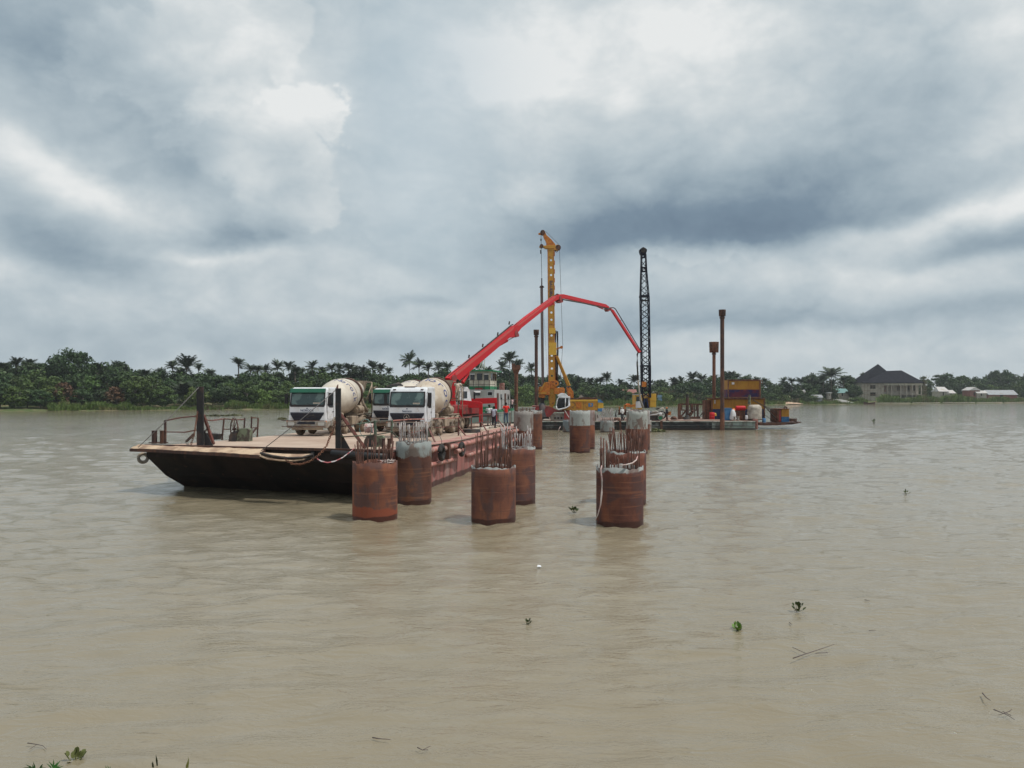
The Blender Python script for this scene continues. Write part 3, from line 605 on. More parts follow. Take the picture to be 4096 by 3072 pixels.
# masses nobody could count: the wood's undergrowth, reeds and grass along the waterline
rs = np.random.RandomState(11); V = []
for k in range(1500):
    px = rs.uniform(-300, 4500); d = rs.uniform(20, 60) if px < 3450 else rs.uniform(60, 130)
    p = Pb(px, d); top = wz(skyl(px)+22, p.y)-p.z
    z = p.z+rs.uniform(.0, 1)*max(top, 2)
    leafquads(V, None, (p.x, p.y, z), (2.4, 2.4, 1.8), 60, .5, rs)
me = quads_mesh('woodland_undergrowth', V, [m_leafd]); o = bpy.data.objects.new('woodland_undergrowth', me); COL.objects.link(o); o['kind'] = 'stuff'
def grass_band(name, segs, m_, n, seed):
    """clumps of upright blades; segs = (px0, px1, d0, d1, height, density)"""
    rs = np.random.RandomState(seed); V = []
    for x0, x1, d0, d1, h, dens in segs:
        cnt = int(n*dens*(x1-x0)/100)
        px = rs.uniform(x0, x1, cnt); d = rs.uniform(d0, d1, cnt)
        Ys = np.array([shoreY(a) for a in px])+d; X = (px-CX)*Ys/F; Z = np.array([gz(a) for a in d])
        hh = h*rs.uniform(.3, 1.0, cnt)*(.62+.16*np.sin(px*.045+h)+.10*np.sin(px*.13)+.05*np.sin(px*.41)); w = rs.uniform(.10, .28, cnt); a = rs.uniform(0, 3.14, cnt); ln = rs.normal(0, .28, (cnt, 2))*hh[:, None]
        b0 = np.stack([X-np.cos(a)*w, Ys-np.sin(a)*w, Z], 1); b1 = np.stack([X+np.cos(a)*w, Ys+np.sin(a)*w, Z], 1)
        t1 = np.stack([X+ln[:, 0]+np.cos(a)*w*.5, Ys+ln[:, 1], Z+hh], 1); t0 = np.stack([X+ln[:, 0]-np.cos(a)*w*.5, Ys+ln[:, 1], Z+hh*.95], 1)
        V.append((b0, b1, t1, t0))
    me = quads_mesh(name, V, [m_]); o = bpy.data.objects.new(name, me); COL.objects.link(o); o['kind'] = 'stuff'
grass_band('reeds', [(195, 520, .5, 7, 3.0, 1), (520, 830, .3, 4, 1.2, .5), (830, 900, .2, 4, 1.3, 1), (900, 1300, 1, 8, 3.2, 1.1), (1300, 1900, .5, 6, 2.0, .8), (1900, 2330, .5, 8, 2.6, 1), (2330, 2640, .5, 10, 3.6, 1), (2630, 2860, .5, 9, 3.8, 1.3), (2860, 3060, .5, 9, 4, 1), (3060, 3140, .5, 9, 3, .8), (3440, 3470, .5, 9, 3, .8),
                     (3510, 3700, 1, 14, 5.2, 2.2), (3700, 3900, 1, 14, 5.6, 2.2), (3900, 4200, 1, 14, 4.0, 2.2), (3200, 3460, .5, 9, 2.2, .8)], m_reed, 1500, 1)
grass_band('dry_scrub', [(2395, 2490, 5, 16, 6.5, 1.5), (2620, 2790, 8, 20, 7.5, 1.4), (3060, 3200, 6, 14, 3, .6), (3240, 3440, 4, 16, 2.5, .5), (820, 960, .2, 3, 1.6, .7)], m_scrub, 700, 2)
m_float = leaf_mat('floating_weed_foliage', (.12, .15, .05), (.22, .21, .10))
def weed_patch(px, py, L, w, label):
    p = G(px, py); rs = np.random.RandomState(int(px)); V = []
    for k in range(26):
        t = rs.uniform(-.5, .5); leafquads(V, None, (p.x+t*L, p.y+rs.uniform(-.5, .5)*w, .05), (L*.06, w*.2, .32*(1-1.6*abs(t))), 22, .22, rs, .6)
    me = quads_mesh('floating_weed', [tuple(q-np.array(p) for q in v) for v in V], [m_float]); o = bpy.data.objects.new('floating_weed', me); COL.objects.link(o); o.location = p; tag(o, label, 'water plant')
weed_patch(862, 1665, 5.2, 1.4, 'long floating weed mat behind the left barge rail, left one of two')
weed_patch(935, 1663, 3.6, 1.0, 'shorter floating weed mat right beside the long one behind the barge rail')
weed_patch(1128, 1678, 1.4, .7, 'small clump of floating weed at the left bumper of the left mixer')
weed_patch(2620, 1727, 2.2, .8, 'thin green weed at the waterline of the dark work pontoon')

# ------------------------------------------------------------------ buildings across the river
m_block = mat('bare_block_wall', (.44, .40, .34), .9, alt=(.36, .33, .28), scale=.6, stretch=(1, 1, 3), dirt=(.26, .23, .19), dscale=.5)
m_roofd = mat('charcoal_tile_roof', (.014, .015, .022), .9, alt=(.022, .022, .03), scale=.8, bump=.03, bscale=3, spec=.08)
m_int = mat('dark_interior', (.03, .026, .022), .9)
m_wood = mat('scaffold_wood', (.20, .14, .09), .9)
m_metalr = mat('pale_sheet_roof', (.50, .49, .48), .45, dirt=(.4, .33, .27), dscale=.6)
m_greyr = mat('grey_sheet_roof', (.30, .32, .34), .45, dirt=(.22, .18, .15), dscale=.7)
m_teal = mat('teal_sheet_roof', (.13, .26, .25), .5)
m_redr = mat('red_brown_sheet_roof', (.24, .10, .085), .6, dirt=(.33, .19, .16), dscale=.5)
def big_house():
    Y = shoreY(3560)+16; r = thing('unfinished_house', 'large unfinished block house with steep charcoal hipped roof and scaffolding', 'house', (wx(3570, Y), Y, 2.0))
    X = lambda p: wx(p, Y)
    Z = lambda p: wz(p, Y)
    ze, zb = Z(1531), .8
    w = MB()   # left solid block with window openings built as strips
    x0, x1, x2 = X(3447), X(3537), X(3687)
    wins = [(X(3481), X(3503), Z(1555), Z(1541)), (X(3482), X(3503), Z(1583), Z(1570))]
    zs = [zb, wins[1][2], wins[1][3], wins[0][2], wins[0][3], ze]
    for i in range(5):
        if i in (1, 3): w.bb(x0, wins[0][0], Y, Y+.4, zs[i], zs[i+1]); w.bb(wins[0][1], x1, Y, Y+.4, zs[i], zs[i+1])
        else: w.bb(x0, x1, Y, Y+.4, zs[i], zs[i+1])
    w.bb(x0, x0+.4, Y+.4, Y+13, zb, ze); w.bb(x1-.4, x1, Y+.4, Y+3.5, zb, ze)
    w.bb(x1, x2, Y+3.5, Y+3.9, zb, Z(1565)); w.bb(x1, x2, Y+3.5, Y+3.9, Z(1541), ze)
    for a, b_ in ((3537, 3543), (3553, 3570), (3582, 3600), (3612, 3640), (3652, 3664), (3676, 3687)): w.bb(X(a), X(b_), Y+3.5, Y+3.9, Z(1565), Z(1541))
    w.bb(x2-.4, x2, Y+3.9, Y+13, zb, ze); w.bb(x0+.4, x2-.4, Y+12.6, Y+13, zb, ze)
    w.build('wall', m_block, r)
    b = MB(); b.bb(x1+.02, x2+.3, Y-.3, Y+3.4, Z(1541), ze-.02); b.build('balcony_beam', m_cream, r)
    f = MB()
    for a in (3550, 3566, 3603, 3627, 3650, 3664, 3686): f.bb(X(a)-.28, X(a)+.28, Y-.1, Y+.45, zb, Z(1541)-.01)
    f.build('column', m_block, r)
    f = MB(); f.bb(x1, x2, Y-.2, Y+3.4, Z(1580), Z(1577)); f.build('floor_slab', m_block, r)
    for i, q in enumerate(wins):
        o = MB().bb(q[0]+.02, q[1]-.02, Y+.3, Y+.36, q[2]+.02, q[3]-.02).build('window', m_int, r)
        MB().bb(q[0]-.3, q[1]+.3, Y-.5, Y-.01, q[3]+.05, q[3]+.3).build('window_hood', m_block, o)
        MB().bb((q[0]+q[1])/2-.08, (q[0]+q[1])/2+.08, Y+.2, Y+.29, q[2], q[3]).build('mullion', m_wood, o)
    o = MB().bb(X(3541), X(3554), Y+3.3, Y+3.45, Z(1567), Z(1542)).build('window', m_redr, r)
    o = MB().bb(X(3545), X(3550), Y+3.2, Y+3.28, Z(1563), Z(1545)).build('pane', m_int, o)
    # roof: tall hip left, lower hip right
    e = Z(1531)+.05
    rf = MB(); L, Rr, yf, yb = X(3441), X(3694), Y-1.3, Y+14.5
    pk = Vector((X(3534), Y+6.6, Z(1454))); r1, r2 = Vector((X(3569), Y+6.6, Z(1482))), Vector((X(3629), Y+6.6, Z(1480)))
    A, B_, C_, D = Vector((L, yf, e)), Vector((Rr, yf, e)), Vector((Rr, yb, e)), Vector((L, yb, e)); Mf, Mb = Vector((X(3575), yf, e)), Vector((X(3575), yb, e))
    rf.add([A, B_, C_, D, pk, r1, r2, Mf, Mb], [(0, 7, 5, 4), (7, 1, 6, 5), (1, 2, 6), (2, 8, 5, 6), (8, 3, 4, 5), (3, 0, 4), (0, 3, 8, 2, 1, 7)])
    rf.build('roof', m_roofd, r)
    MB().bb(L+.2, Rr-.2, yf+.1, yf+.25, e-.35, e-.02).build('fascia', m_roofd, r)
    s = MB()
    for a in (3444, 3455, 3466, 3477, 3508, 3520, 3531, 3545, 3560, 3590, 3615, 3640, 3660, 3690, 3694, 3698, 3703): s.cyl((X(a), Y-.9, zb), (X(a)+.1, Y-.9, Z(1535 if a < 3688 else 1500+a % 7*4)), .07, n=5)
    for zz in (1547, 1562, 1578): s.cyl((X(3443), Y-.95, Z(zz)), (X(3700), Y-.95, Z(zz)-.2), .06, n=5)
    s.build('scaffold', m_wood, r)
    return Y
big_house()
def hut(px0, px1, ye, yr, yb_, d, mr, mw, label, ridge='x', depth=8.0):
    pc = (px0+px1)/2; Y = shoreY(pc)+d; X0, X1 = wx(px0, Y), wx(px1, Y); ze, zr = wz(ye, Y), wz(yr, Y); zb = min(wz(yb_, Y), ze-1.5)
    r = thing('riverside_house', label, 'house', ((X0+X1)/2, Y, zb))
    MB().bb(X0+.5, X1-.5, Y+.6, Y+depth-.6, zb-1.5, ze-.02).build('wall', mw, r)
    b = MB(); m_ = Y+depth/2
    if ridge == 'x': b.add([(X0, Y, ze), (X1, Y, ze), (X1, Y+depth, ze), (X0, Y+depth, ze), (X0+.3*(X1-X0)*.4, m_, zr), (X1-.3*(X1-X0)*.4, m_, zr)], [(0, 1, 5, 4), (1, 2, 5), (2, 3, 4, 5), (3, 0, 4), (0, 3, 2, 1)])
    elif ridge == 'gable': b.add([(X0, Y, ze), (X1, Y, ze), (X1, Y+depth, ze), (X0, Y+depth, ze), (X0, m_, zr), (X1, m_, zr)], [(0, 1, 5, 4), (1, 2, 5), (2, 3, 4, 5), (3, 0, 4), (0, 3, 2, 1)])
    else: xm = (X0+X1)/2; b.add([(X0, Y, ze), (X1, Y, ze), (X1, Y+depth, ze), (X0, Y+depth, ze), (xm, Y, zr), (xm, Y+depth, zr)], [(0, 1, 4), (1, 2, 5, 4), (2, 3, 5), (3, 0, 4, 5), (0, 3, 2, 1)])
    b.build('roof', mr, r)
    o = MB().bb(X0+(X1-X0)*.4, X0+(X1-X0)*.5, Y+.5, Y+.58, zb, min(zb+2, ze-.1)).build('door', m_int, r)
    return r
hut(2474, 2550, 1573, 1557, 1585, 22, m_redr, m_block, 'long low house with red brown roof behind dry scrub left of the crane', 'gable')
hut(3346, 3402, 1572, 1554, 1584, 26, m_teal, m_block, 'house with teal hipped roof under the coconut palm')
hut(3755, 3800, 1566, 1547, 1582, 20, m_metalr, m_block, 'small house with bright pale hipped roof right of the unfinished house', 'x', 9)
hut(3790, 3826, 1573, 1560, 1584, 17, m_metalr, m_block, 'lower pale roofed annex joined right of the bright hipped house', 'x', 6)
hut(3878, 3925, 1561, 1548, 1582, 24, m_metalr, m_redr, 'pale roofed house with rusty walls, peaked roof', 'y', 9)
hut(3908, 3952, 1573, 1562, 1584, 20, m_metalr, m_block, 'house with long sloping pale roof left of the grey sheet roof', 'gable', 6)
hut(3955, 4074, 1579, 1560, 1590, 22, m_greyr, m_redr, 'long shed with grey corrugated sheet roof near the right edge', 'gable', 10)
hut(3187, 3226, 1569, 1560, 1583, 24, m_metalr, m_block, 'white roofed hut among trees between containers and coconut palm', 'gable', 6)
hut(3198, 3220, 1567.5, 1561, 1583, 45, m_metalr, m_block, 'far white roof glimpsed just left of the riverside bushes', 'gable', 6)
hut(3251, 3294, 1590, 1579, 1597, 9, m_greyr, m_greyr, 'open grey tin shelter near the water left of the teal roof', 'gable', 5)
hut(3312, 3330, 1573, 1569, 1580, 12, m_metalr, m_block, 'tiny pale lean-to roof at the coconut palm trunk', 'gable', 4)
# small things on the far bank
def mound(px, py, w, h, m_, nm, label, cat, d=4):
    Y = shoreY(px)+d; b = MB(); rs_ = random.Random(px); X0 = wx(px, Y)
    for j in range(7):
        for i in range(24):
            a = i/24*2*math.pi; t = j/6; rr = (1-t)*(1+.12*math.sin(a*3+px)); b.v.append(Vector((X0+math.cos(a)*w*rr, Y+math.sin(a)*w*.5*rr, gz(d)-.2+h*math.sin(t*math.pi/2)*(1+.06*rs_.random()))))
    for j in range(6):
        for i in range(24): b.f.append((j*24+i, j*24+(i+1) % 24, (j+1)*24+(i+1) % 24, (j+1)*24+i)); b.mi.append(0); b.sm.append(True)
    o = b.build(nm, m_); tag(o, label, cat)
mound(3153, 1604, 5.5, 1.0, m_sand, 'sand_heap', 'tan sand heap on the bank just right of the containers', 'sand heap')
mound(3180, 1604, 4.0, .7, m_sand, 'sand_heap', 'low sand heap at the right of the tan one, nearer the bushes', 'sand heap', 3)
mound(3350, 1590, 8.0, 1.9, m_conc, 'gravel_heap', 'grey gravel heap on grass left of the unfinished house', 'gravel heap', 8)
bt = thing('river_boat', 'brown wooden boat moored at the bank before the unfinished house', 'boat', G(3478, 1617))
b = MB(); p = G(3478, 1616.5); secs = []
for t in [i/8 for i in range(9)]:
    w_ = .9*math.sin(math.pi*min(1, t*.9+.1))+.1; h_ = .7+.5*(2*t-1)**2; xx = p.x+(t-.5)*6.0
    secs.append([(xx, p.y-w_, h_), (xx, p.y-w_*.5, -.1), (xx, p.y+w_*.5, -.1), (xx, p.y+w_, h_)])
vs = [v for s_ in secs for v in s_]; b.add(vs, [(i*4+k, (i+1)*4+k, (i+1)*4+k+1, i*4+k+1) for i in range(8) for k in range(3)]); b.build('hull', m_drust, bt)
MB().bb(p.x-2.2, p.x+1.2, p.y-.6, p.y+.6, .55, .72).build('thwart', m_wood, bt)
b = MB(); b.bb(p.x-2.4, p.x+.6, p.y-.7, p.y+.7, 2.0, 2.1); [b.cyl((p.x+a, p.y+c, .5), (p.x+a, p.y+c, 2.0), .05, n=5) for a in (-2.3, .5) for c in (-.6, .6)]; b.build('canopy', m_drust, bt)
for k, (a, c) in enumerate([(3500, 3640), (3650, 3760), (3770, 3900), (3905, 4010), (4015, 4140)]):
    b = MB(); pts = [Pb(a+(c-a)*i/6, -1.2)+Vector((0, 0, .62+.05*math.sin(i+k))) for i in range(7)]; b.tube(pts, .17, 6)
    tag(b.build('log_boom', m_tarp), ORD[k].replace('leftmost', 'leftmost length')+' pale floating log from left along the right bank waterline', 'log', 'floating logs along the right bank')
sg = thing('signboard', 'small blue two panel signboard on the bank just right of the crane', 'sign', Pb(2639, 4))
Y = shoreY(2639)+4
for y0, y1 in ((1580, 1591), (1593.5, 1604)): MB().bb(wx(2630, Y), wx(2648, Y), Y-.05, Y+.05, wz(y1, Y), wz(y0, Y)).build('panel', mat('pale_blue_sign', (.16, .27, .38), .6), sg)
b = MB(); [b.cyl((wx(q, Y), Y+.15, 0), (wx(q, Y), Y+.15, wz(1579, Y)), .09, n=6) for q in (2633, 2645)]; b.build('post', m_dark, sg)
hw = MB(); Yh = shoreY(2622)+20; hw.px([(2617, 1566), (2622, 1564), (2629, 1570), (2612, 1570)], Yh, 3); tag(hw.build('tent', m_metalr), 'tiny white tent peak above scrub right of the crane', 'tent')
# ------------------------------------------------------------------ bored pile casings in the river
def rebar_part(rng, n, r, z0, ztops, bend=.02, rad=.02, white=False):
    out = []
    for k in range(n):
        a = 2*math.pi*(k+rng.uniform(-.32, .32))/n; rr = r*rng.uniform(.95, 1.03)
        zt = rng.choice(ztops)+rng.uniform(-.09, .09); dx, dy = rng.gauss(0, bend), rng.gauss(0, bend)
        b = MB(); p0 = Vector((math.cos(a)*rr, math.sin(a)*rr, z0)); L = zt-z0
        pts = [p0+Vector((dx*t*t*L, dy*t*t*L, L*t)) for t in (0, .35, .7, 1)]
        if rng.random() < .12: pts[-1] += Vector((rng.uniform(-.1, .1), rng.uniform(-.05, .05), -.05))
        b.tube(pts, rad, 6); out.append(b)
    return out
def pile(i, cx, Y, dia, ztop, grey, bars=0, ztops=(1,), label='', tint=(1, 1, 1), barm=None, gcol=(.36, .38, .37), rad=.0205, tilt=0, ragged=.03, solid=False, ringr=.8, bend=.03, rag=.5):
    X = wx(cx, Y); r = thing('pile_casing', label, 'pile', (X, Y, 0), 0, 'bored pile casings standing in the river')
    rng = random.Random(i*17+3); R0 = dia/2; n = 72; b = MB()
    prof = [(R0, -2.5), (R0, ztop-.25)]; vs = []
    zs = [-2.5, 0, ztop*.5, ztop-.3]
    top = [ztop+ragged*(math.sin(k*.35+i)+.6*math.sin(k*1.3+i*2)+rng.uniform(-.5, .5)) for k in range(n)]
    rows = [[Vector((math.cos(2*math.pi*k/n)*R0, math.sin(2*math.pi*k/n)*R0, z)) for k in range(n)] for z in zs]
    rows.append([Vector((math.cos(2*math.pi*k/n)*R0, math.sin(2*math.pi*k/n)*R0, top[k])) for k in range(n)])
    Ri = R0-.035
    rows.append([Vector((math.cos(2*math.pi*k/n)*Ri, math.sin(2*math.pi*k/n)*Ri, top[k])) for k in range(n)])
    zi = ztop-(.10 if solid else .35)
    rows.append([Vector((math.cos(2*math.pi*k/n)*Ri, math.sin(2*math.pi*k/n)*Ri, zi)) for k in range(n)])
    for rr in rows: vs += rr
    b.add(vs, [(j*n+k, j*n+(k+1) % n, (j+1)*n+(k+1) % n, (j+1)*n+k) for j in range(len(rows)-1) for k in range(n)], 0, True)
    m = pile_mat(i, ztop, grey, tint, gcol, rag=rag)
    b.build('casing', m, r, world=False)
    c = MB(); c.lathe([(Ri+.004, zi-.3), (Ri+.004, zi-.02), (.02, zi)], 40); c.build('concrete_core', m_conc, r, world=False)
    if bars:
        for q in rebar_part(rng, bars, R0*ringr, zi-.05, ztops, bend, rad): q.build('reinforcing_bar', barm or m_bar, r, world=False)
    if bars and rad > .014:
        h = MB(); h.torus((0, 0, zi+.22), R0*ringr*.97, .010, 'Z', 30, 5); h.build('hoop', m_bar, r, world=False)
    r.rotation_euler = (0, tilt, 0)
    return r
H_ = lambda y, Y: wz(y, Y)
A1 = pile(1, 1500, 28.7, 1.62, 2.06, .0, 28, (2.86, 2.9, 2.7, 2.6), 'front left pile casing, rusty with bright orange base, dark bars, no cement rim', (1.05, 1.0, .95), rad=.017)
A2 = pile(2, 1974, 28.2, 1.59, 1.94, .05, 36, (3.17, 3.1, 3.2, 2.6, 2.3), 'front middle pile casing with thin ragged cement rim and tall bars', (1, 1, 1), rag=.22)
A3 = pile(3, 2479, 27.6, 1.64, 1.98, .17, 30, (2.2, 2.35, 2.9, 2.3, 2.2, 2.6), 'front right pile casing with broken cement rim and white hose hanging down its side', (.92, .86, .85))
B1 = pile(4, 1654.5, 33.0, 1.49, 2.54, .62, 30, (3.33, 3.3, 3.36), 'tall pile casing behind the front left one, grey stained upper part', (.95, 1, .95), barm=m_barw, gcol=(.33, .36, .35))
B2 = pile(5, 2065, 32.9, 1.60, 2.33, .06, 34, (3.12, 3.0, 3.2, 2.9), 'tall pile casing behind the front middle one, smooth brown with pale chipped rim', (1.02, 1.05, 1.1), barm=m_barw, rag=.28)
B3 = pile(6, 2503, 32.9, 1.68, 2.16, .04, 36, (3.05, 2.95, 3.1, 2.85), 'second row pile casing mostly hidden behind the front right one', (.95, .92, .98), bend=.07)
C1 = pile(7, 2094, 62.0, 1.55, 3.22, 1.5, 16, (3.45, 3.5, 3.3), 'grey brown pile casing just left of the red rig pontoon, nearest of that pair', (1, 1, 1), gcol=(.33, .31, .29), rad=.02, barm=m_bar, solid=True)
C1b = pile(8, 2131, 66.3, 1.6, 3.2, .25, 0, (1,), 'rust brown pile casing peeking out right of the grey brown one by the red pontoon', (1.05, 1.08, 1.0))
C2 = pile(9, 2319.5, 61.9, 1.6, 3.27, 1.15, 0, (1,), 'pile casing with grey cement top half directly below the yellow rig body', (1.0, .95, .9), gcol=(.42, .44, .42), solid=True, rag=.12)
C2b = pile(10, 2341, 66.3, 1.6, 3.2, 1.2, 0, (1,), 'reddish pile casing half hidden right behind the one below the yellow rig body', (1.1, 1.05, 1.0), gcol=(.30, .24, .23))
C3 = pile(11, 2548, 61.0, 1.62, 3.25, 1.35, 22, (3.42, 3.38, 3.3), 'pile casing with jagged cement cap and pale band below the crane', (1.0, .95, .92), gcol=(.42, .44, .41), rad=.018, barm=m_barw, ragged=.06, solid=True, rag=.2)
C3b = pile(12, 2561, 66.0, 1.6, 3.2, 1.1, 0, (1,), 'rust pile casing showing as a strip right of the one below the crane', (1.05, 1.05, 1.0), gcol=(.36, .34, .33))
D2 = pile(13, 2279, 96, 1.7, 1.5, 3.0, 10, (1.7, 1.65), 'short all grey pile casing against the dark pontoon left of the big pile', (1, 1, 1), gcol=(.24, .27, .29), rad=.02, solid=True)
D3 = pile(14, 2578, 96, 1.66, 1.47, 3.0, 0, (1,), 'short grey pile casing behind the pair below the crane', (1, 1, 1), gcol=(.44, .44, .41), solid=True)
D4 = pile(15, 2429, 96, 1.7, 1.42, 1.4, 20, (2.85, 2.8, 2.9), 'short grey pile casing with long upright bars against the dark pontoon', (1, 1, 1), gcol=(.31, .32, .31), rad=.025, barm=m_barw, solid=True)
# two thick bars standing at the left of the front right pile, white hoses
for k, (xx, zt) in enumerate([(2405, 3.02), (2416, 2.98), (2426, 2.9)]):
    b = MB(); b.tube([(wx(xx, 27.5), 27.5, 1.7), (wx(xx, 27.5)-.01, 27.5, zt)], .026, 7); b.build('reinforcing_bar', m_bar, A3)
b = MB(); pts = [P(2407, 1862, 26.75), P(2403, 1880, 26.72), P(2408, 1920, 26.68), P(2407, 1970, 26.68), P(2402, 2020, 26.72), P(2391, 2060, 26.85), P(2380, 2085, 26.9)]
b.tube(pts, [.02, .022, .028, .03, .024, .016, .006], 6); tag(b.build('hanging_hose', m_ropew), 'white hose hanging down the left side of the front right pile', 'hose')
b = MB(); pts = [P(2550, 1825, 27.3), P(2545, 1840, 27.1), P(2530, 1852, 26.9), P(2508, 1858, 26.75), P(2480, 1862, 26.7)]
b.tube(pts, .022, 6); tag(b.build('hose_end', m_ropew), 'white hose looped over the top right rim of the front right pile', 'hose')
b = MB(); c0 = P(1546, 1846, 28.3)
for k in range(5):
    q = random.Random(k); b.tube([c0+Vector((q.uniform(-.2, .2)+.14*math.cos(t), .06*math.sin(t*1.3), q.uniform(-.04, .06)+.05*math.sin(t))) for t in range(0, 8)], .014, 5)
tag(b.build('rope_tangle', m_ropew), 'tangled white rope caught on the bars of the front left pile', 'rope')
b = MB(); b.tube([P(2242, 1706, 95), P(2236, 1716, 95), P(2234, 1727, 95)], .05, 6)
tag(b.build('white_hose', m_ropew), 'short white hose dangling into the water before the dark pontoon', 'hose')
b = MB(); b.torus(P(1634, 1773, 32.2), .07, .012, 'Y'); b.tube([P(1622, 1770, 32.2), P(1634, 1778, 32.15), P(1640, 1770, 32.2)], .012, 5)
tag(b.build('wire_loop', m_drust), 'rusty wire loop on the rim of the tall pile behind the front left one', 'wire')

# ------------------------------------------------------------------ the deck barge carrying the mixers
AX = Vector((math.sin(R(10.2)), math.cos(R(10.2)), 0)); NX = Vector((AX.y, -AX.x, 0))
FL, FR = Vector((-17.24, 37.15, 0)), Vector((-4.9, 32.3, 0))
def dz(Y): return 1.97+.2*max(0, min(1, (42-Y)/8))
barge = thing('deck_barge', 'long flat deck barge with black raked bow and faded red side carrying the concrete mixers', 'barge', (-8, 36, 0))
stations = [0, 3, 6, 10, 16, 24, 38.2]
def edge(P0, t): p = P0+AX*t; return p
RL = [FL+AX*t for t in (0, 2.5, 5, 9, 16, 24, 34)]
RR = [FR+AX*t for t in (0, 4, 7.5, 11, 18, 26, 38)]
h = MB(); n = len(RL)
def drop(p, z): return Vector((p.x, p.y, z))
TL = [drop(p, dz(p.y)-.05) for p in RL]; TR = [drop(p, dz(p.y)-.05) for p in RR]
# bow: deck edge, vertical headlog, rake down to the waterline and under it
hl_L, hl_R = drop(FL, dz(FL.y)-.50), drop(FR, dz(FR.y)-.55)
wl_L, wl_R = Vector((-15.95, 38.9, -.15)), Vector((-5.55, 35.4, -.15)); un_L, un_R = wl_L+AX*1.5+Vector((.3, 0, -.9)), wl_R+AX*1.5+Vector((-.1, 0, -.9))
segs = 14
def lerp(a, b_, t): return a+(b_-a)*t
rows = [(TL[0], TR[0]), (hl_L, hl_R), (lerp(hl_L, wl_L, .55)+Vector((-.12, -.25, 0)), lerp(hl_R, wl_R, .55)+Vector((0, -.25, 0))), (wl_L, wl_R), (un_L, un_R)]
vs = [lerp(a, b_, i/segs) for a, b_ in rows for i in range(segs+1)]
h.add(vs, [(j*(segs+1)+i, (j+1)*(segs+1)+i, (j+1)*(segs+1)+i+1, j*(segs+1)+i+1) for j in range(4) for i in range(segs)])
h.build('bow_plating', m_hullb, barge)
# side plating: starboard with framing dents, port, stern
s = MB(); cols = 60; rowz = [1, .72, .45, .2, -.02, -.35]; vs = []
def side_pt(Pa, t, f):
    p = Pa+AX*t; zt = dz(p.y)-.05; return p, zt
for j, f in enumerate(rowz):
    for i in range(cols+1):
        t = 38*i/cols; p, zt = side_pt(FR, t, f); z = zt*f if f > 0 else f*2
        rk = max(0, (1-f))*max(0, 1-t/3.2)  # the bow rake cuts the side back
        q = p+AX*(rk*2.6*(1-t/3.2))-NX*(.05*max(0, 1-f)*1.0*(1 if t > 3 else 0)+(.45*(1-f)*max(0, 1-t/6)))
        q = q+NX*(.035*math.sin(i*1.9)*(1 if j in (1, 2, 3) else 0)); vs.append(Vector((q.x, q.y, z)))
s.add(vs, [(j*(cols+1)+i, (j+1)*(cols+1)+i, (j+1)*(cols+1)+i+1, j*(cols+1)+i+1) for j in range(len(rowz)-1) for i in range(cols)], 0, True)
s.build('side_plating', m_hullr, barge)
s = MB(); vs = []
for f in (1, 0.1, -.4):
    for t in (0, 3.0, 34): p = FL+AX*t; zt = (dz(p.y)-.05); q = p+(AX*2.2+NX*1.0)*(1-max(f, 0))*(1 if t == 0 else .3 if t < 4 else 0); vs.append(Vector((q.x, q.y, zt*f if f > 0 else f)))
s.add(vs, [(0, 1, 4, 3), (1, 2, 5, 4), (3, 4, 7, 6), (4, 5, 8, 7)]); SL, SR = FL+AX*34, FR+AX*38
s.add([drop(SL, 1.92), drop(SR, 1.92), drop(SR, -.4), drop(SL, -.4)], [(0, 1, 2, 3)]); s.build('stern_plating', m_hullb, barge)
d = MB(); vs = []; K = 16
for a, b_ in zip(RL, RR):
    for i in range(K+1):
        p = lerp(a, b_, i/K); vs.append(Vector((p.x, p.y, dz(p.y)+.015*math.sin(p.x*1.3)*math.sin(p.y*.7))))
d.add(vs, [(j*(K+1)+i, j*(K+1)+i+1, (j+1)*(K+1)+i+1, (j+1)*(K+1)+i) for j in range(n-1) for i in range(K)], 0, True); d.build('deck', m_deck, barge)
d = MB()   # red painted margin along the right edge and rim round the bow
for a, b_ in zip(RR, RR[1:]):
    q = [a-NX*.05, b_-NX*.05, b_-NX*1.0, a-NX*.95]; d.add([Vector((p.x, p.y, dz(p.y)+.024)) for p in q], [(0, 1, 2, 3)])
d.build('deck_margin', m_deckr, barge)
d = MB(); d.beam(drop(FL, dz(FL.y)+.03)-AX*.05, drop(FR, dz(FR.y)+.02)-AX*.05, .16, .11); d.build('headlog_rim', m_drust, barge)
# rubbing pipes along the starboard side
for zoff, ofs, rad, brk in ((-.22, .10, .13, []), (-.92, .08, .11, [(10.2, 12.6), (17.2, 18.8)])):
    t = .6 if zoff > -.5 else 1.6
    cuts = sorted([t]+[c for q in brk for c in q]+[37.6])
    for a, b_ in zip(cuts[::2], cuts[1::2]):
        b = MB(); pts = []
        for i in range(int((b_-a)/1.2)+2):
            tt = a+(b_-a)*i/(int((b_-a)/1.2)+1); p = FR+AX*tt+NX*ofs; pts.append(Vector((p.x, p.y, dz(p.y)+zoff+.02*math.sin(tt*2.2))))
        b.tube(pts, rad, 10); b.build('rubbing_pipe', m_rub, barge)
b = MB(); b.tube([P(1330, 1812, 33.2), P(1440, 1822, 32.4), P(1548, 1828, 31.9)], .14, 12); b.build('bow_fender_pipe', m_black, barge)
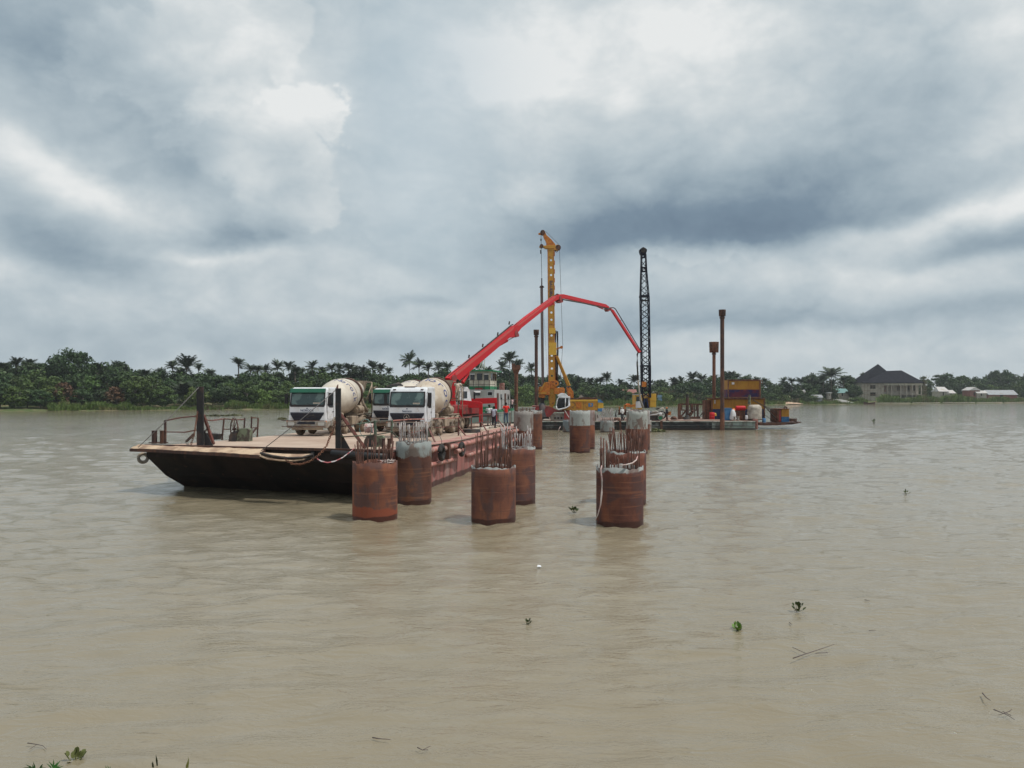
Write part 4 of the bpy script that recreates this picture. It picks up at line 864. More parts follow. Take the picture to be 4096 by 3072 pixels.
# bow lip: a bent steel plate with sand on it, its right end torn and hanging
lipo = [P(518, 1795, 36.6), P(600, 1797, 36.0), P(760, 1806, 34.8), P(900, 1813, 33.9), P(1040, 1822, 33.1)]
lipi = [P(586, 1779, 37.15)]+[lerp(drop(FL, dz(FL.y)), drop(FR, dz(FR.y)), f) for f in (.10, .25, .38, .52)]
l = MB(); vs = lipo+lipi+[v-Vector((0, 0, .13)) for v in lipo]+[v-Vector((0, 0, .3)) for v in lipi]; m5 = 5
fs = []
for i in range(4): fs += [(i, i+1, m5+i+1, m5+i), (2*m5+i, 3*m5+i, 3*m5+i+1, 2*m5+i+1), (i, 2*m5+i, 2*m5+i+1, i+1)]
fs += [(0, m5, 3*m5, 2*m5), (4, 2*m5+4, 3*m5+4, m5+4)]
l.add(vs, fs); l.build('bow_lip', m_drust, barge)
sn = MB(); rs_ = random.Random(5); N1, N2 = 40, 6; vs = []
for i in range(N1+1):
    f = i/N1*4; k = min(3, int(f)); a = lerp(lipo[k], lipo[k+1], f-k); c = lerp(lipi[k], lipi[k+1], f-k)
    for j in range(N2+1):
        g_ = j/N2; p = lerp(a, c, .04+g_*.9); bump = math.sin(g_*math.pi)*(.05+.05*rs_.random())+.02*rs_.random(); vs.append(p+Vector((rs_.uniform(-.02, .02), 0, bump)))
sn.add(vs, [(i*(N2+1)+j, (i+1)*(N2+1)+j, (i+1)*(N2+1)+j+1, i*(N2+1)+j+1) for i in range(N1) for j in range(N2)], 0, True)
sn.build('sand_on_lip', m_sand, barge)
w = MB(); pw = [P(1042, 1812, 33.0), P(1090, 1824, 32.7), P(1150, 1832, 32.5), P(1210, 1830, 32.6), P(1250, 1818, 32.9)]
w.tube(pw, .05, 6)
for a, b_ in zip(pw, pw[1:]): w.prism([a, b_, b_+Vector((0, .1, -.12)), a+Vector((0, .1, -.12))], (0, .04, 0))
w.build('torn_plate', m_dark, barge)
w = MB(); w.tube([P(1040, 1824, 32.8), P(1070, 1836, 32.6), P(1120, 1842, 32.5), P(1170, 1843, 32.45)], .035, 6); w.build('torn_lip_edge', m_sand, barge)
te = [P(1040, 1822, 32.95), P(1075, 1834, 32.7), P(1120, 1841, 32.55), P(1172, 1842, 32.5), P(1215, 1836, 32.6)]; ti = [P(1046, 1809, 33.5), P(1090, 1812, 33.3), P(1140, 1815, 33.2), P(1190, 1816, 33.1), P(1248, 1815, 33.0)]
w = MB(); w.add(te+ti+[v-Vector((0, 0, .04)) for v in te+ti], [(i, i+1, 6+i, 5+i) for i in range(4)]+[(10+i, 15+i, 16+i, 11+i) for i in range(4)]+[(i, 10+i, 11+i, i+1) for i in range(4)]); w.build('sagging_sanded_plate', m_sand, barge)
w = MB(); w.prism([P(1244, 1808, 33.6), P(1256, 1808, 33.6), P(1256, 1832, 33.5), P(1244, 1832, 33.5)], (0, .5, 0)); w.build('bracket', m_dark, barge)
# the two stout bow posts with gusset and raking brace
def bow_post(x0, x1, yt, yb, Y, bx, by, brx):
    zb = wz(yb, Y); X0, X1 = wx(x0, Y), wx(x1, Y)
    p = MB(); p.bb(X0, X1, Y, Y+.14, zb-.05, wz(yt, Y)); o = p.build('bow_post', m_black, barge, bevel=.01)
    q = MB(); q.prism([(X1, Y+.14, zb), (X1+.42, Y+.14, zb), (X1, Y+.14, zb+.75)], (0, .03, 0)); q.build('gusset', m_black, o, world=True)
    q = MB(); q.beam(Vector((X1-.05, Y+.2, zb+1.35+bx)), Vector((wx(brx, Y+.6), Y+1.0, zb+.02)), .11, .11); q.build('brace', m_railr, o, world=True)
    return Vector(((X0+X1)/2, Y, wz(yt, Y)))
def build_parented(mb, nm, m, par): return mb.build(nm, m, par)
tpL = bow_post(786, 812, 1546, 1783, 37.3, .1, 0, 842)
tpR = bow_post(1341, 1362, 1553, 1803, 33.4, .2, 0, 1455)
q = MB(); q.cyl(P(1348, 1553, 33.5), P(1352, 1538, 33.5), .05, .02, 6); q.build('hook', m_railr, barge)
for k, (a, b_, lb) in enumerate([(P(795, 1550, 37.3), P(552, 1790, 36.3), 'thin wire stay from the left bow post down to the bow lip'), (P(1341, 1562, 33.4), P(1045, 1803, 33.2), 'thin wire stay from the right bow post down across the left mixer')]):
    c = MB(); mid = (a+b_)/2-Vector((0, 0, .06)); c.tube([a, mid, b_], .017, 5); tag(c.build('wire_stay', m_rope), lb, 'cable')
def chain(pts, lk, r, label, m_=m_rust):
    pts = [Vector(p) for p in pts]; out = []; d = 0
    seg = [(b_-a).length for a, b_ in zip(pts, pts[1:])]; tot = sum(seg); t = 0; b = MB(); k = 0
    while t < tot:
        u = t; i = 0
        while i < len(seg)-1 and u > seg[i]: u -= seg[i]; i += 1
        c = lerp(pts[i], pts[i+1], u/seg[i]); dr = (pts[i+1]-pts[i]).normalized(); q_ = dr.to_track_quat('X', 'Z').to_matrix() @ Matrix.Rotation(math.pi/2*(k % 2)+.5, 3, 'X')
        ring = [q_ @ Vector((math.cos(a)*lk*.62, 0, math.sin(a)*lk*.36))+c for a in [2*math.pi*j/10 for j in range(10)]]
        b.tube(ring, r, 5, closed=True); t += lk*.86; k += 1
    return tag(b.build('rusty_chain', m_), label, 'chain')
chain([P(1338, 1690, 33.3), P(1331, 1728, 33.2), P(1318, 1752, 33.0), P(1308, 1780, 32.8), P(1290, 1805, 32.6), P(1268, 1826, 32.4), P(1240, 1845, 32.3), P(1205, 1857, 32.25), P(1170, 1856, 32.3), P(1148, 1843, 32.4), P(1136, 1829, 32.6)], .105, .016, 'rusty chain sagging from the right bow post over the black bow')
chain([P(790, 1650, 37.2), P(784, 1690, 37.0), P(776, 1740, 36.7), P(762, 1785, 36.6)], .10, .014, 'rusty chain hanging straight down beside the left bow post', m_rust)
b = MB(); tp = [P(1268, 1832, 32.2), P(1285, 1842, 32.15), P(1310, 1848, 32.1), P(1340, 1842, 32.1), P(1370, 1828, 32.2), P(1402, 1804, 32.4), P(1420, 1788, 32.8)]
for a, b_ in zip(tp, tp[1:]): b.prism([a, b_, b_-Vector((0, .02, .045)), a-Vector((0, .02, .045))], (0, .004, 0))
tag(b.build('barrier_tape', m_tape), 'red and white barrier tape draped over the black bow edge', 'tape')
# tyres
def tyre(c, Rr, r, label, ax='X', grp='old tyre fenders on the barge', M=None):
    b = MB(); b.torus(c, Rr, r, ax, 28, 10, M=M); return tag(b.build('tyre_fender', m_tyreb), label, 'tyre', grp)
MZ = Matrix.Rotation(-R(10.2), 3, 'Z')
def onside(px, py, off):      # point on the starboard side plane seen at a pixel
    for i in range(400):
        t = i*.1; p = FR+AX*t+NX*off
        if CX+F*p.x/p.y > px: break
    return Vector((p.x, p.y, wz(py, p.y)))
t1 = onside(1765, 1811, .33); tyre(t1, .31, .115, 'black tyre hanging lower on the red barge side beside a dark post', 'X', M=MZ)
t2 = onside(1846, 1797, .33); tyre(t2, .30, .115, 'black tyre hanging on the red barge side next to the broken pipe end', 'X', M=MZ)
for k, t_ in enumerate((t1, t2)):
    b = MB(); p = t_+Vector((-.15, 0, .95)); b.tube([t_+Vector((0, 0, .30)), t_+Vector((0, 0, .6)), p], .015, 5); tag(b.build('fender_rope', m_rope), ('rope holding the lower tyre' if k == 0 else 'rope holding the right tyre')+' on the red barge side', 'rope')
b = MB(); c = onside(1789, 1804, .16); b.box(c, (.28, .3, .82), -R(10.2)); b.build('side_bracket', m_drust, barge)
b = MB(); c = onside(1822, 1807, .3); b.cyl(c, c+AX*1.5+NX*.0, .12, n=12); b.build('broken_pipe_end', m_rub, barge)
b = MB(); c = P(572, 1832, 37.3); b.torus(c, .20, .08, 'X', 24, 8, M=Matrix.Rotation(-.9, 3, 'Z')); tag(b.build('tyre_fender', m_dirtywhite), 'grey tyre ring hanging under the far left tip of the bow', 'tyre', 'old tyre fenders on the barge')
# railings: posts (world points) and rails
def railing(name, posts, rails, m_, prad=.045, rrad=.03, braces=()):
    r = MB()
    fence = []
    for a, b_ in posts: fence.append(MB().cyl(a, b_, prad, n=8))
    return fence, rails
def dpt(px, py): 
    z = 2.0
    for _ in range(4): p = G(px, py, z); z = dz(p.y)
    return G(px, py, z)
rail = thing('guard_rail', 'long bent pipe railing along the right edge of the barge deck', 'railing', dpt(1714, 1749))
right_posts = [(1501, 1796, 1.22, m_railg, .065), (1567, 1775, 1.2, m_railg, .065), (1714, 1749, 1.12, m_railg, .06), (1834, 1742, 1.13, m_railr, .05), (1885, 1723, 1.0, m_railr, .05), (1925, 1719, 1.12, m_railr, .05), (1992, 1707, 1.12, m_railr, .05), (2040, 1699, 1.05, m_railr, .045)]
tops = []; mids = []
for (px_, py_, hh, m_, rr) in right_posts:
    p = dpt(px_, py_); MB().cyl(p-Vector((0, 0, .03)), p+Vector((0, 0, hh)), rr, n=8).build('post', m_, rail); tops.append(p+Vector((0, 0, hh-.03))); mids.append(p+Vector((0, 0, hh*.5)))
pR = P(1362, 1707, 33.5); pRm = P(1362, 1748, 33.5)
MB().tube([pR, tops[0], tops[1]], .032, 6).build('top_rail', m_railg, rail)
MB().tube([tops[1], lerp(tops[1], tops[2], .5)+Vector((0, 0, .03)), tops[2]], .036, 6).build('top_rail', m_rub, rail)
MB().tube(tops[2:5], .036, 6).build('top_rail', m_rub, rail)
MB().tube([tops[3]]+[tops[5], lerp(tops[5], tops[6], .5)-Vector((0, 0, .05)), tops[6], tops[7]], .028, 6).build('top_rail', m_railr, rail)
MB().tube([pRm, mids[0]], .03, 6).build('mid_rail', m_railg, rail)
MB().tube([mids[0], mids[1], P(1600, 1758, 37.5), dpt(1606, 1778)], .03, 6).build('mid_rail', m_railg, rail)
MB().tube([P(1646, 1731, 40), P(1690, 1722, 41), ], .03, 6).build('mid_rail', m_rub, rail)
MB().tube(mids[2:4], .024, 6).build('mid_rail', m_railr, rail)
MB().tube([mids[4], mids[5], lerp(mids[5], mids[6], .5)-Vector((0, 0, .08)), mids[6]], .024, 6).build('mid_rail', m_railr, rail)
for i, (ex, ey) in ((2, (1742, 1772)), (3, (1864, 1744)), (5, (1949, 1727)), (6, (2017, 1710))):
    MB().beam(mids[i], dpt(ex, ey), .07, .07).build('brace', m_railr, rail)
lr = thing('guard_rail', 'rusty bent pipe railing at the left front corner of the barge', 'railing', dpt(661, 1776))
pa = dpt(661, 1775); MB().cyl(pa, pa+Vector((0, 0, 1.2)), .065, n=8).build('post', m_drust, lr)
p2 = P(788, 1664, 37.4); MB().tube([pa+Vector((0, 0, 1.17)), lerp(pa+Vector((0, 0, 1.17)), p2, .5)+Vector((0, 0, .04)), p2], .035, 6).build('top_rail', m_railr, lr)
MB().tube([pa+Vector((0, 0, .60)), P(740, 1729, 37.9), P(790, 1719, 37.4)], .03, 6).build('mid_rail', m_railr, lr)
MB().beam(P(775, 1738, 37.6), dpt(745, 1766), .10, .10).build('brace', m_drust, lr)
lr2 = thing('guard_rail', 'sagging railing between the left bow post and the hand wheel', 'railing', dpt(888, 1760))
for a, b_, t_ in ((888, 1760, 1676), (975, 1748, 1671), (1003, 1750, 1666), (1029, 1748, 1671)):
    p = dpt(a, b_); MB().beam(p, Vector((wx(a+(8 if a == 888 else 4), p.y), p.y, wz(t_, p.y))), .075, .075).build('post', m_drust, lr2)
MB().tube([P(812, 1679, 38), P(850, 1682, 40), P(896, 1675, 42), P(940, 1679, 43), P(978, 1677, 44)], .035, 6).build('top_rail', m_railr, lr2)
MB().tube([P(896, 1717, 42.3), P(920, 1717, 43)], .028, 6).build('mid_rail', m_drust, lr2)
MB().tube([P(1003, 1671, 44.4), P(1030, 1672, 44.6)], .035, 6).build('top_rail', m_drust, lr2)
MB().tube([P(1002, 1712, 44.4), P(1029, 1710, 44.6)], .03, 6).build('mid_rail', m_drust, lr2)
MB().beam(P(998, 1746, 44), P(1027, 1710, 44.5), .09, .07).build('brace', m_drust, lr2)
# bollards
def bollard(px_, py_, w, hh, label, m_=m_drust):
    p = dpt(px_, py_); r = thing('bollard', label, 'bollard', p, 0, 'double mooring bollards'); 
    for k in (-1, 1): MB().cyl(p+Vector((k*w, 0, -.02)), p+Vector((k*w, 0, hh)), w*.62, n=14).cyl(p+Vector((k*w, 0, hh)), p+Vector((k*w, 0, hh+.04)), w*.72, n=14).build('post', m_, r)
    MB().box(p+Vector((0, 0, .03)), (w*4, w*2, .05)).build('base_plate', m_, r)
bollard(634, 1773, .21, .62, 'rusty double bollard at the far left corner of the barge')
bollard(1545, 1800, .12, .45, 'dark stub bollard on the right bow corner behind the front left pile bars')
# winch with box and spoked hand wheel (left), second one on the right edge
def winch(px_, py_, label, spoked, Mb):
    p = dpt(px_, py_); r = thing('deck_winch', label, 'winch', p)
    k_ = 1.0 if spoked else .72
    MB().prism([p+Vector((x_*k_, -.3, z_*k_)) for x_, z_ in ((-.1, 0), (.62, 0), (.62, .62), (.52, .72), (-.05, .70), (-.1, .5))], (0, .6*k_, 0)).build('housing', Mb, r)
    MB().prism([p+Vector((-.45, -.45, 0)), p+Vector((-.05, -.45, 0)), p+Vector((-.02, -.45, .4)), p+Vector((.1, -.45, .62)), p+Vector((-.32, -.45, .5)), p+Vector((-.42, -.45, .3))], (0, .5, 0)).build('drum_box', m_dark, r)
    if spoked:
        c = P(937, 1716, 43.2); Rw = .60; q = Matrix.Rotation(R(-52), 3, 'Z')
        w = MB(); w.torus(c, Rw, .036, 'Y', 36, 6, M=q)
        for k in range(5):
            a = math.pi*k/5+.2; d_ = q @ Vector((math.cos(a)*Rw, 0, math.sin(a)*Rw)); w.tube([c-d_, c+d_], .02, 5)
        w.cyl(c-q @ Vector((0, .1, 0)), c+q @ Vector((0, .1, 0)), .06); w.build('hand_wheel', m_drust, r)
    else:
        c = p+Vector((-.30, .1, .85)); w = MB()
        for k in range(7): w.torus(c+Vector((-.15+.055*k, 0, .02*math.sin(k*2))), .20, .03, 'X', 18, 5)
        w.build('rope_drum', m_ropew, r)
        w = MB(); w.torus(c+Vector((-.12, -.2, .0)), .42, .015, 'X', 26, 5, M=Matrix.Rotation(.9, 3, 'Z')); w.build('hand_wheel', m_teal, r)
        MB().prism([p+Vector((-.3, -.25, 0)), p+Vector((.02, -.25, 0)), p+Vector((.02, -.25, .5)), p+Vector((-.3, -.25, .5))], (0, .5, 0)).build('gear_case', m_dark, r)
winch(958, 1765, 'weathered green deck winch with spoked hand wheel at the left edge', True, m_winch)
winch(1500, 1786, 'green deck winch with white rope drum behind the right railing', False, m_winch)
b = MB(); p = dpt(838, 1762); b.prism([p+Vector((-.3, 0, .0)), p+Vector((.45, 0, .05)), p+Vector((.5, 0, .35)), p+Vector((-.2, 0, .42))], (0, .5, 0)); b.beam(p+Vector((-.7, 0, 0)), p+Vector((-.1, .3, .8)), .09)
tag(b.build('steel_scrap', m_dark), 'dark steel scrap lying behind the left bow post', 'scrap')
for k, (px_, py_, w_, lb) in enumerate([(1885, 1730, .95, 'round grey plate base under a railing post near the pump outrigger'), (2018, 1704, .8, 'flat grey deck hatch near the barge stern rail')]):
    p = dpt(px_, py_); b = MB(); b.cyl(p, p+Vector((0, 0, .22)), w_/1.5, w_/1.6, 20); tag(b.build('deck_hatch', m_dark), lb, 'hatch')
b = MB(); p = dpt(1955, 1712); b.tube([P(1895, 1722, 56), P(1940, 1716, 58), P(1985, 1705, 62), P(2010, 1700, 64)], .16, 8); tag(b.build('steel_pipe', m_tarp), 'dusty pipe lying on deck by the standing workers', 'pipe')
b = MB(); 
for k in range(8):
    q = random.Random(k+50); a = dpt(1880+q.uniform(-18, 60), 1712+q.uniform(-4, 6)); b.beam(a+Vector((0, 0, .05+.03*k)), a+Vector((q.uniform(.6, 1.6), q.uniform(-.5, .9), .05+.03*k)), .12, .04)
tag(b.build('timber_pile', m_drust), 'dark loose planks on deck under the pump outrigger', 'planks')
# ------------------------------------------------------------------ concrete mixer trucks (local frame: forward is -y, origin on the ground under the bumper centre)
def wheel(par, x, y, r=.52, w=.32, rimm=None, name='wheel'):
    o = thing_part(name, par, (x, y, r))
    s = 1 if x > 0 else -1
    t = MB(); t.lathe([(r*.62, -w/2), (r*.9, -w/2), (r, -w/2+.05), (r, w/2-.05), (r*.9, w/2), (r*.62, w/2)], 28, Matrix.Rotation(R(90), 4, 'Y')); t.build('tyre', m_tyre, o, world=False)
    m = MB(); m.lathe([(.01, s*w*.18), (r*.28, s*w*.2), (r*.3, s*w*.12), (r*.56, s*w*.08), (r*.63, s*w*.46)] if s > 0 else [(r*.63, s*w*.46), (r*.56, s*w*.08), (r*.3, s*w*.12), (r*.28, s*w*.2), (.01, s*w*.18)], 20, Matrix.Rotation(R(90), 4, 'Y'))
    m.cyl((s*w*.1, 0, 0), (s*w*.42, 0, 0), r*.2, r*.17, 12)
    m.build('rim', rimm or m_dust, o, world=False)
    return o
def thing_part(name, par, loc):
    o = bpy.data.objects.new(name, None); COL.objects.link(o); o.parent = par; o.location = loc; return o
def rrect(x0, x1, z0, z1, r, y):
    pts = []
    for cx_, cz_, a0 in ((x1-r, z1-r, 0), (x0+r, z1-r, 90), (x0+r, z0+r, 180), (x1-r, z0+r, 270)):
        for k in range(4): a = R(a0+k*30); pts.append((cx_+math.cos(a)*r, y, cz_+math.sin(a)*r))
    return pts
def cab(r, visor, front_text, star, ltr=m_letterd):
    # body: side profile extruded across, corners bevelled
    prof = [(.02, .90), (-.02, 1.15), (0, 1.78), (.18, 2.70), (.30, 2.90), (.60, 3.0), (2.02, 3.0), (2.06, 2.7), (2.06, .90)]
    b = MB(); b.prism([(-1.14, y, z) for y, z in prof], (2.28, 0, 0)); b.build('cab_body', m_white, r, world=False, bevel=.07)
    ws = MB(); f = lambda z, o_=.0: (0+(z-1.78)*.18/.92)-.012-o_
    pts = [(-1.05, f(1.80), 1.80), (1.05, f(1.80), 1.80), (1.10, f(1.90), 1.90), (1.06, f(2.73), 2.73), (-1.06, f(2.73), 2.73), (-1.10, f(1.90), 1.90)]
    ws.prism(pts, (0, -.012, 0)); ws.build('windscreen_frame', m_black, r, world=False)
    g = MB(); pts = [(-.93, f(1.93, .013), 1.93), (.93, f(1.93, .013), 1.93), (1.0, f(2.0, .013), 2.0), (1.0, f(2.60, .013), 2.60), (.95, f(2.66, .013), 2.66), (-.95, f(2.66, .013), 2.66), (-1.0, f(2.60, .013), 2.60), (-1.0, f(2.0, .013), 2.0)]
    g.prism(pts, (0, -.006, 0)); wo_ = g.build('windscreen', m_glass, r, world=False)
    for k in (-.55, .35):
        w = MB(); w.tube([(k, f(1.9, .03), 1.9), (k-.45, f(2.02, .03), 2.0)], .008, 4); w.build('wiper', m_black, wo_, world=False)
    w = MB(); w.prism(rrect(.35, .78, 1.98, 2.07, .03, f(2.02, .022)), (0, -.004, 0)); w.build('dashboard_paper', m_tarp, wo_, world=False)
    if visor:
        v = MB(); v.prism([(-1.08, y, z) for y, z in [(.02, 2.66), (-.08, 2.68), (.08, 2.92), (.2, 2.93), (.16, 2.70)]], (2.16, 0, 0)); v.build('sun_visor', m_visor, r, world=False, bevel=.015)
    else:
        v = MB(); v.bb(-.32, .32, .5, .9, 3.0, 3.04); v.bb(-.3, .3, .52, .55, 2.97, 3.0); v.build('roof_hatch', m_drust, r, world=False)
        for k in (-.85, .85): MB().bb(k-.08, k+.08, .20, .30, 2.84, 2.88).build('marker_lamp', m_drust, r, world=False)
    # grille: dark trapezoid with slats
    g = MB(); g.prism([(-1.05, -.015, 1.46), (1.05, -.015, 1.46), (1.02, -.03, 1.32), (.78, -.05, .97), (-.78, -.05, .97), (-1.02, -.03, 1.32)], (0, -.03, 0)); gr = g.build('grille', m_grille, r, world=False)
    s = MB()
    for k, z in enumerate((1.38, 1.27, 1.16, 1.05)): hw = 1.0-.06*k; s.box((0, -.085-.006*k, z), (hw*2-.08, .03, .045), 0, 0, Matrix.Rotation(R(25), 3, 'X'))
    s.build('grille_slat', m_grille, gr, world=False)
    if star:
        s = MB(); s.torus((0, -.13, 1.22), .165, .014, 'Y', 28, 6)
        for k in range(3): a = R(90+120*k); s.cyl((0, -.13, 1.22), (math.cos(a)*.155, -.13, 1.22+math.sin(a)*.155), .026, .005, 6)
        s.build('round_star_emblem', m_steel, gr, world=False)
    for sx_ in (-1, 1):
        c = MB(); c.prism([(sx_*1.12, -.04, 1.28), (sx_*1.0, -.05, 1.28), (sx_*.82, -.06, .98), (sx_*1.13, -.05, .98)], (0, -.03, 0)); c.build('corner_panel', m_white, r, world=False)
    # writing above the grille
    vs, fs = text_mesh(front_text, .19, .003); b = MB(); b.add([(v.x, -.03-v.z, v.y+1.57) for v in vs], fs); b.build('front_lettering', ltr, r, world=False)
    e = MB(); e.prism([(0, -.03, 1.75), (.05, -.03, 1.71), (0, -.03, 1.67), (-.05, -.03, 1.71)], (0, -.008, 0)); e.build('small_emblem', ltr, r, world=False)
    # bumper
    b = MB(); b.prism([(-1.24, y, z) for y, z in [(-.10, .50), (-.16, .60), (-.15, .93), (.0, .95), (.55, .93), (.55, .72), (.2, .50)]], (2.48, 0, 0)); b.build('bumper', m_dirtywhite, r, world=False, bevel=.05)
    b = MB(); b.prism(rrect(-.55, .55, .74, .90, .03, -.165), (0, -.01, 0)); b.build('bumper_inset', m_grille, r, world=False)
    b = MB(); b.prism(rrect(-.28, .28, .60, .73, .02, -.17), (0, -.02, 0)); b.build('number_plate', m_dust, r, world=False)
    b = MB(); b.box((0, .0, .45), (1.9, .2, .12)); b.build('underguard', m_dust, r, world=False, bevel=.03)
    b = MB(); 
    for z in (.96, .60): b.tube([(-1.5, -.22, z), (1.15, -.22, z)], .022, 6)
    b.build('bumper_bar', m_drust, r, world=False)
    for sx_ in (-1, 1):
        l = MB(); l.prism(rrect(min(sx_*.74, sx_*1.12), max(sx_*.74, sx_*1.12), .66, .86, .05, -.17), (0, -.025, 0)); l.build('headlight', m_lamp, r, world=False)
        l = MB(); l.box((sx_*1.2, -.1, .9), (.07, .06, .10)); l.build('indicator', m_orange, r, world=False)
        # door and side glass, mirrors, steps
        d = MB(); d.prism([(sx_*1.146, y, z) for y, z in [(.26, 1.9), (.42, 2.66), (1.12, 2.66), (1.12, 1.76), (.6, 1.76)]], (sx_*.012, 0, 0)); d.build('side_window', m_dglass, r, world=False)
        d = MB(); d.tube([(sx_*1.15, .28, 1.88), (sx_*1.15, .28, 1.05), (sx_*1.15, 1.2, 1.05), (sx_*1.15, 1.2, 2.66), (sx_*1.15, .44, 2.66), (sx_*1.15, .28, 1.88)], .008, 4); d.box((sx_*1.17, 1.08, 1.5), (.03, .16, .035)); d.build('door_seam', m_grille, r, world=False)
        mm = MB(); mm.box((sx_*1.36, .12, 2.30), (.17, .12, .58)); mm.tube([(sx_*1.14, .3, 2.68), (sx_*1.36, .14, 2.62)], .018, 5); mm.tube([(sx_*1.14, .25, 1.95), (sx_*1.36, .14, 2.0)], .018, 5); mm.build('wing_mirror', m_black, r, world=False, bevel=.02)
        f_ = MB(); yy = [(1.45+math.cos(a)*.66, .52+math.sin(a)*.66) for a in [R(10+16*k) for k in range(11)]]
        f_.prism([(sx_*1.24, y, z) for y, z in yy+[(1.45+math.cos(a)*.60, .52+math.sin(a)*.60) for a in [R(170-16*k) for k in range(11)]]], (-sx_*.42, 0, 0)); f_.build('wheel_arch', m_dirtywhite, r, world=False)
    for k, (z, t) in enumerate(((1.55, 'BBC'), (1.42, 'Mixer'))): pass
def mixer(name_label, front, rz, visor, text, star, drumm, dtext, full=True, stepside=True):
    r = thing('concrete_mixer_truck', name_label, 'mixer truck', front, rz, 'concrete mixer trucks parked on the barge')
    cab(r, visor, text, star)
    ch = MB()
    for k in (-.42, .42): ch.bb(k-.05, k+.05, .5, 8.6, .78, 1.02)
    for y in (2.3, 4.0, 5.2, 7.0, 8.4): ch.bb(-.37, .37, y-.05, y+.05, .8, .98)
    for y in (1.45, 3.2, 6.35, 7.75): ch.cyl((-1.0, y, .52), (1.0, y, .52), .08, n=8)
    ch.build('chassis', m_dark, r, world=False)
    for y in (1.45, 3.2):
        for s in (-1, 1): wheel(r, s*1.06, y)
    for y in (6.35, 7.75):
        for s in (-1, 1): wheel(r, s*.95, y, .52, .58)
    for s in (-1, 1):
        b = MB(); b.box((s*.98, 4.75, .82), (.44, 1.1, .62)); b.build('tank_box', m_dust, r, world=False, bevel=.04)
        for y in (6.35, 7.75):
            pr = [(y+math.cos(a)*.64, .52+math.sin(a)*.64) for a in [R(20+14*k) for k in range(11)]]; pi_ = [(y+math.cos(a)*.60, .52+math.sin(a)*.60) for a in [R(160-14*k) for k in range(11)]]
            b = MB(); b.prism([(s*1.24, q[0], q[1]) for q in pr+pi_], (-s*.6, 0, 0)); b.build('mudguard', m_dust, r, world=False)
        b = MB(); b.bb(s*.5, s*1.1, 5.35, 8.6, 1.2, 1.26); b.build('side_deck', m_dust, r, world=False)
    b = MB(); b.box((.85, 2.75, 1.2), (.5, .5, .35)); b.build('air_filter', m_dust, r, world=False, bevel=.05)
    # drum pedestals
    b = MB(); b.prism([(-.5, 2.45, 1.05), (.5, 2.45, 1.05), (.3, 2.45, 2.2), (-.3, 2.45, 2.2)], (0, .35, 0)); b.prism([(-.9, 7.2, 1.05), (.9, 7.2, 1.05), (.55, 7.2, 2.1), (-.55, 7.2, 2.1)], (0, .35, 0))
    b.build('pedestal', m_dust, r, world=False)
    b = MB(); b.cyl((.95, 5.45, 1.55), (.95, 6.35, 1.55), .27, n=20); b.cyl((.95, 5.35, 1.55), (.95, 5.45, 1.55), .12, n=12); b.build('water_tank', m_dust, r, world=False)
    # drum
    A, B_ = Vector((0, 2.75, 2.02)), Vector((0, 8.1, 2.95)); L = (B_-A).length; q = (B_-A).to_track_quat('Z', 'Y').to_matrix().to_4x4(); Mx = Matrix.Translation(A) @ q
    prof = [(.02, 0), (.5, .03), (.78, .22), (.98, .75), (1.11, 1.35), (1.18, 1.85), (1.20, 2.3), (1.19, 2.65), (1.12, 3.1), (.98, 3.65), (.82, 4.25), (.66, 4.85), (.55, L), (.46, L), (.46, L-.6)]
    d = MB(); d.lathe(prof, 48, Mx); dr = d.build('drum', drumm, r, world=False)
    g = MB(); g.lathe([(1.0, 3.62), (1.07, 3.62), (1.07, 3.82), (.95, 3.82)], 48, Mx); g.build('roller_ring', m_drust, dr, world=False)
    g = MB(); g.torus((0, 0, 0), 1.205, .012, 'Z', 48, 4); gg = MB(); gg.add([Mx @ (v+Vector((0, 0, 2.35))) for v in g.v], g.f); gg.build('weld_seam', m_dust, dr, world=False)
    # lettering wrapped round the drum
    def rad(z):
        for (ra, za), (rb, zb) in zip(prof, prof[1:]):
            if za <= z <= zb: return ra+(rb-ra)*(z-za)/(zb-za), (rb-ra)/(zb-za)
    lt = MB(); L_ = dtext
    for i, chx in enumerate(L_):
        vs, fs = text_mesh(chx, .44, .0); zc = 1.15+i*.04; ang0 = R(88-i*17.0)
        o = []
        zc = 1.75+.27*math.sin(i*.5)*0+i*.13
        for v in vs:
            # text runs round the drum: letter x -> angle, letter y -> axis
            zz = zc+v.y; rr, sl_ = rad(zz); a = ang0-v.x/rr; o.append(Mx @ Vector((math.cos(a)*(rr+.012), -math.sin(a)*(rr+.012) if False else math.sin(a)*(rr+.012), zz)))
        lt.add(o, fs)
    return r, dr, Mx, rad
def drum_letters(dr, Mx, rad, text, a_start, a_step, z_start, z_step, size, turn):
    lt = MB()
    for i, chx in enumerate(text):
        vs, fs = text_mesh(chx, size, .0); c, s = math.cos(turn), math.sin(turn); ang0 = a_start+i*a_step; zc = z_start+i*z_step; o = []
        for v in vs:
            x, y = v.x*c-v.y*s, v.x*s+v.y*c
            zz = zc+y; rr, _ = rad(zz); a = ang0+x/rr; o.append(Mx @ Vector((math.cos(a)*(rr+.015), math.sin(a)*(rr+.015), zz)))
        lt.add(o, fs)
    lt.build('drum_lettering', m_letter, dr, world=False)
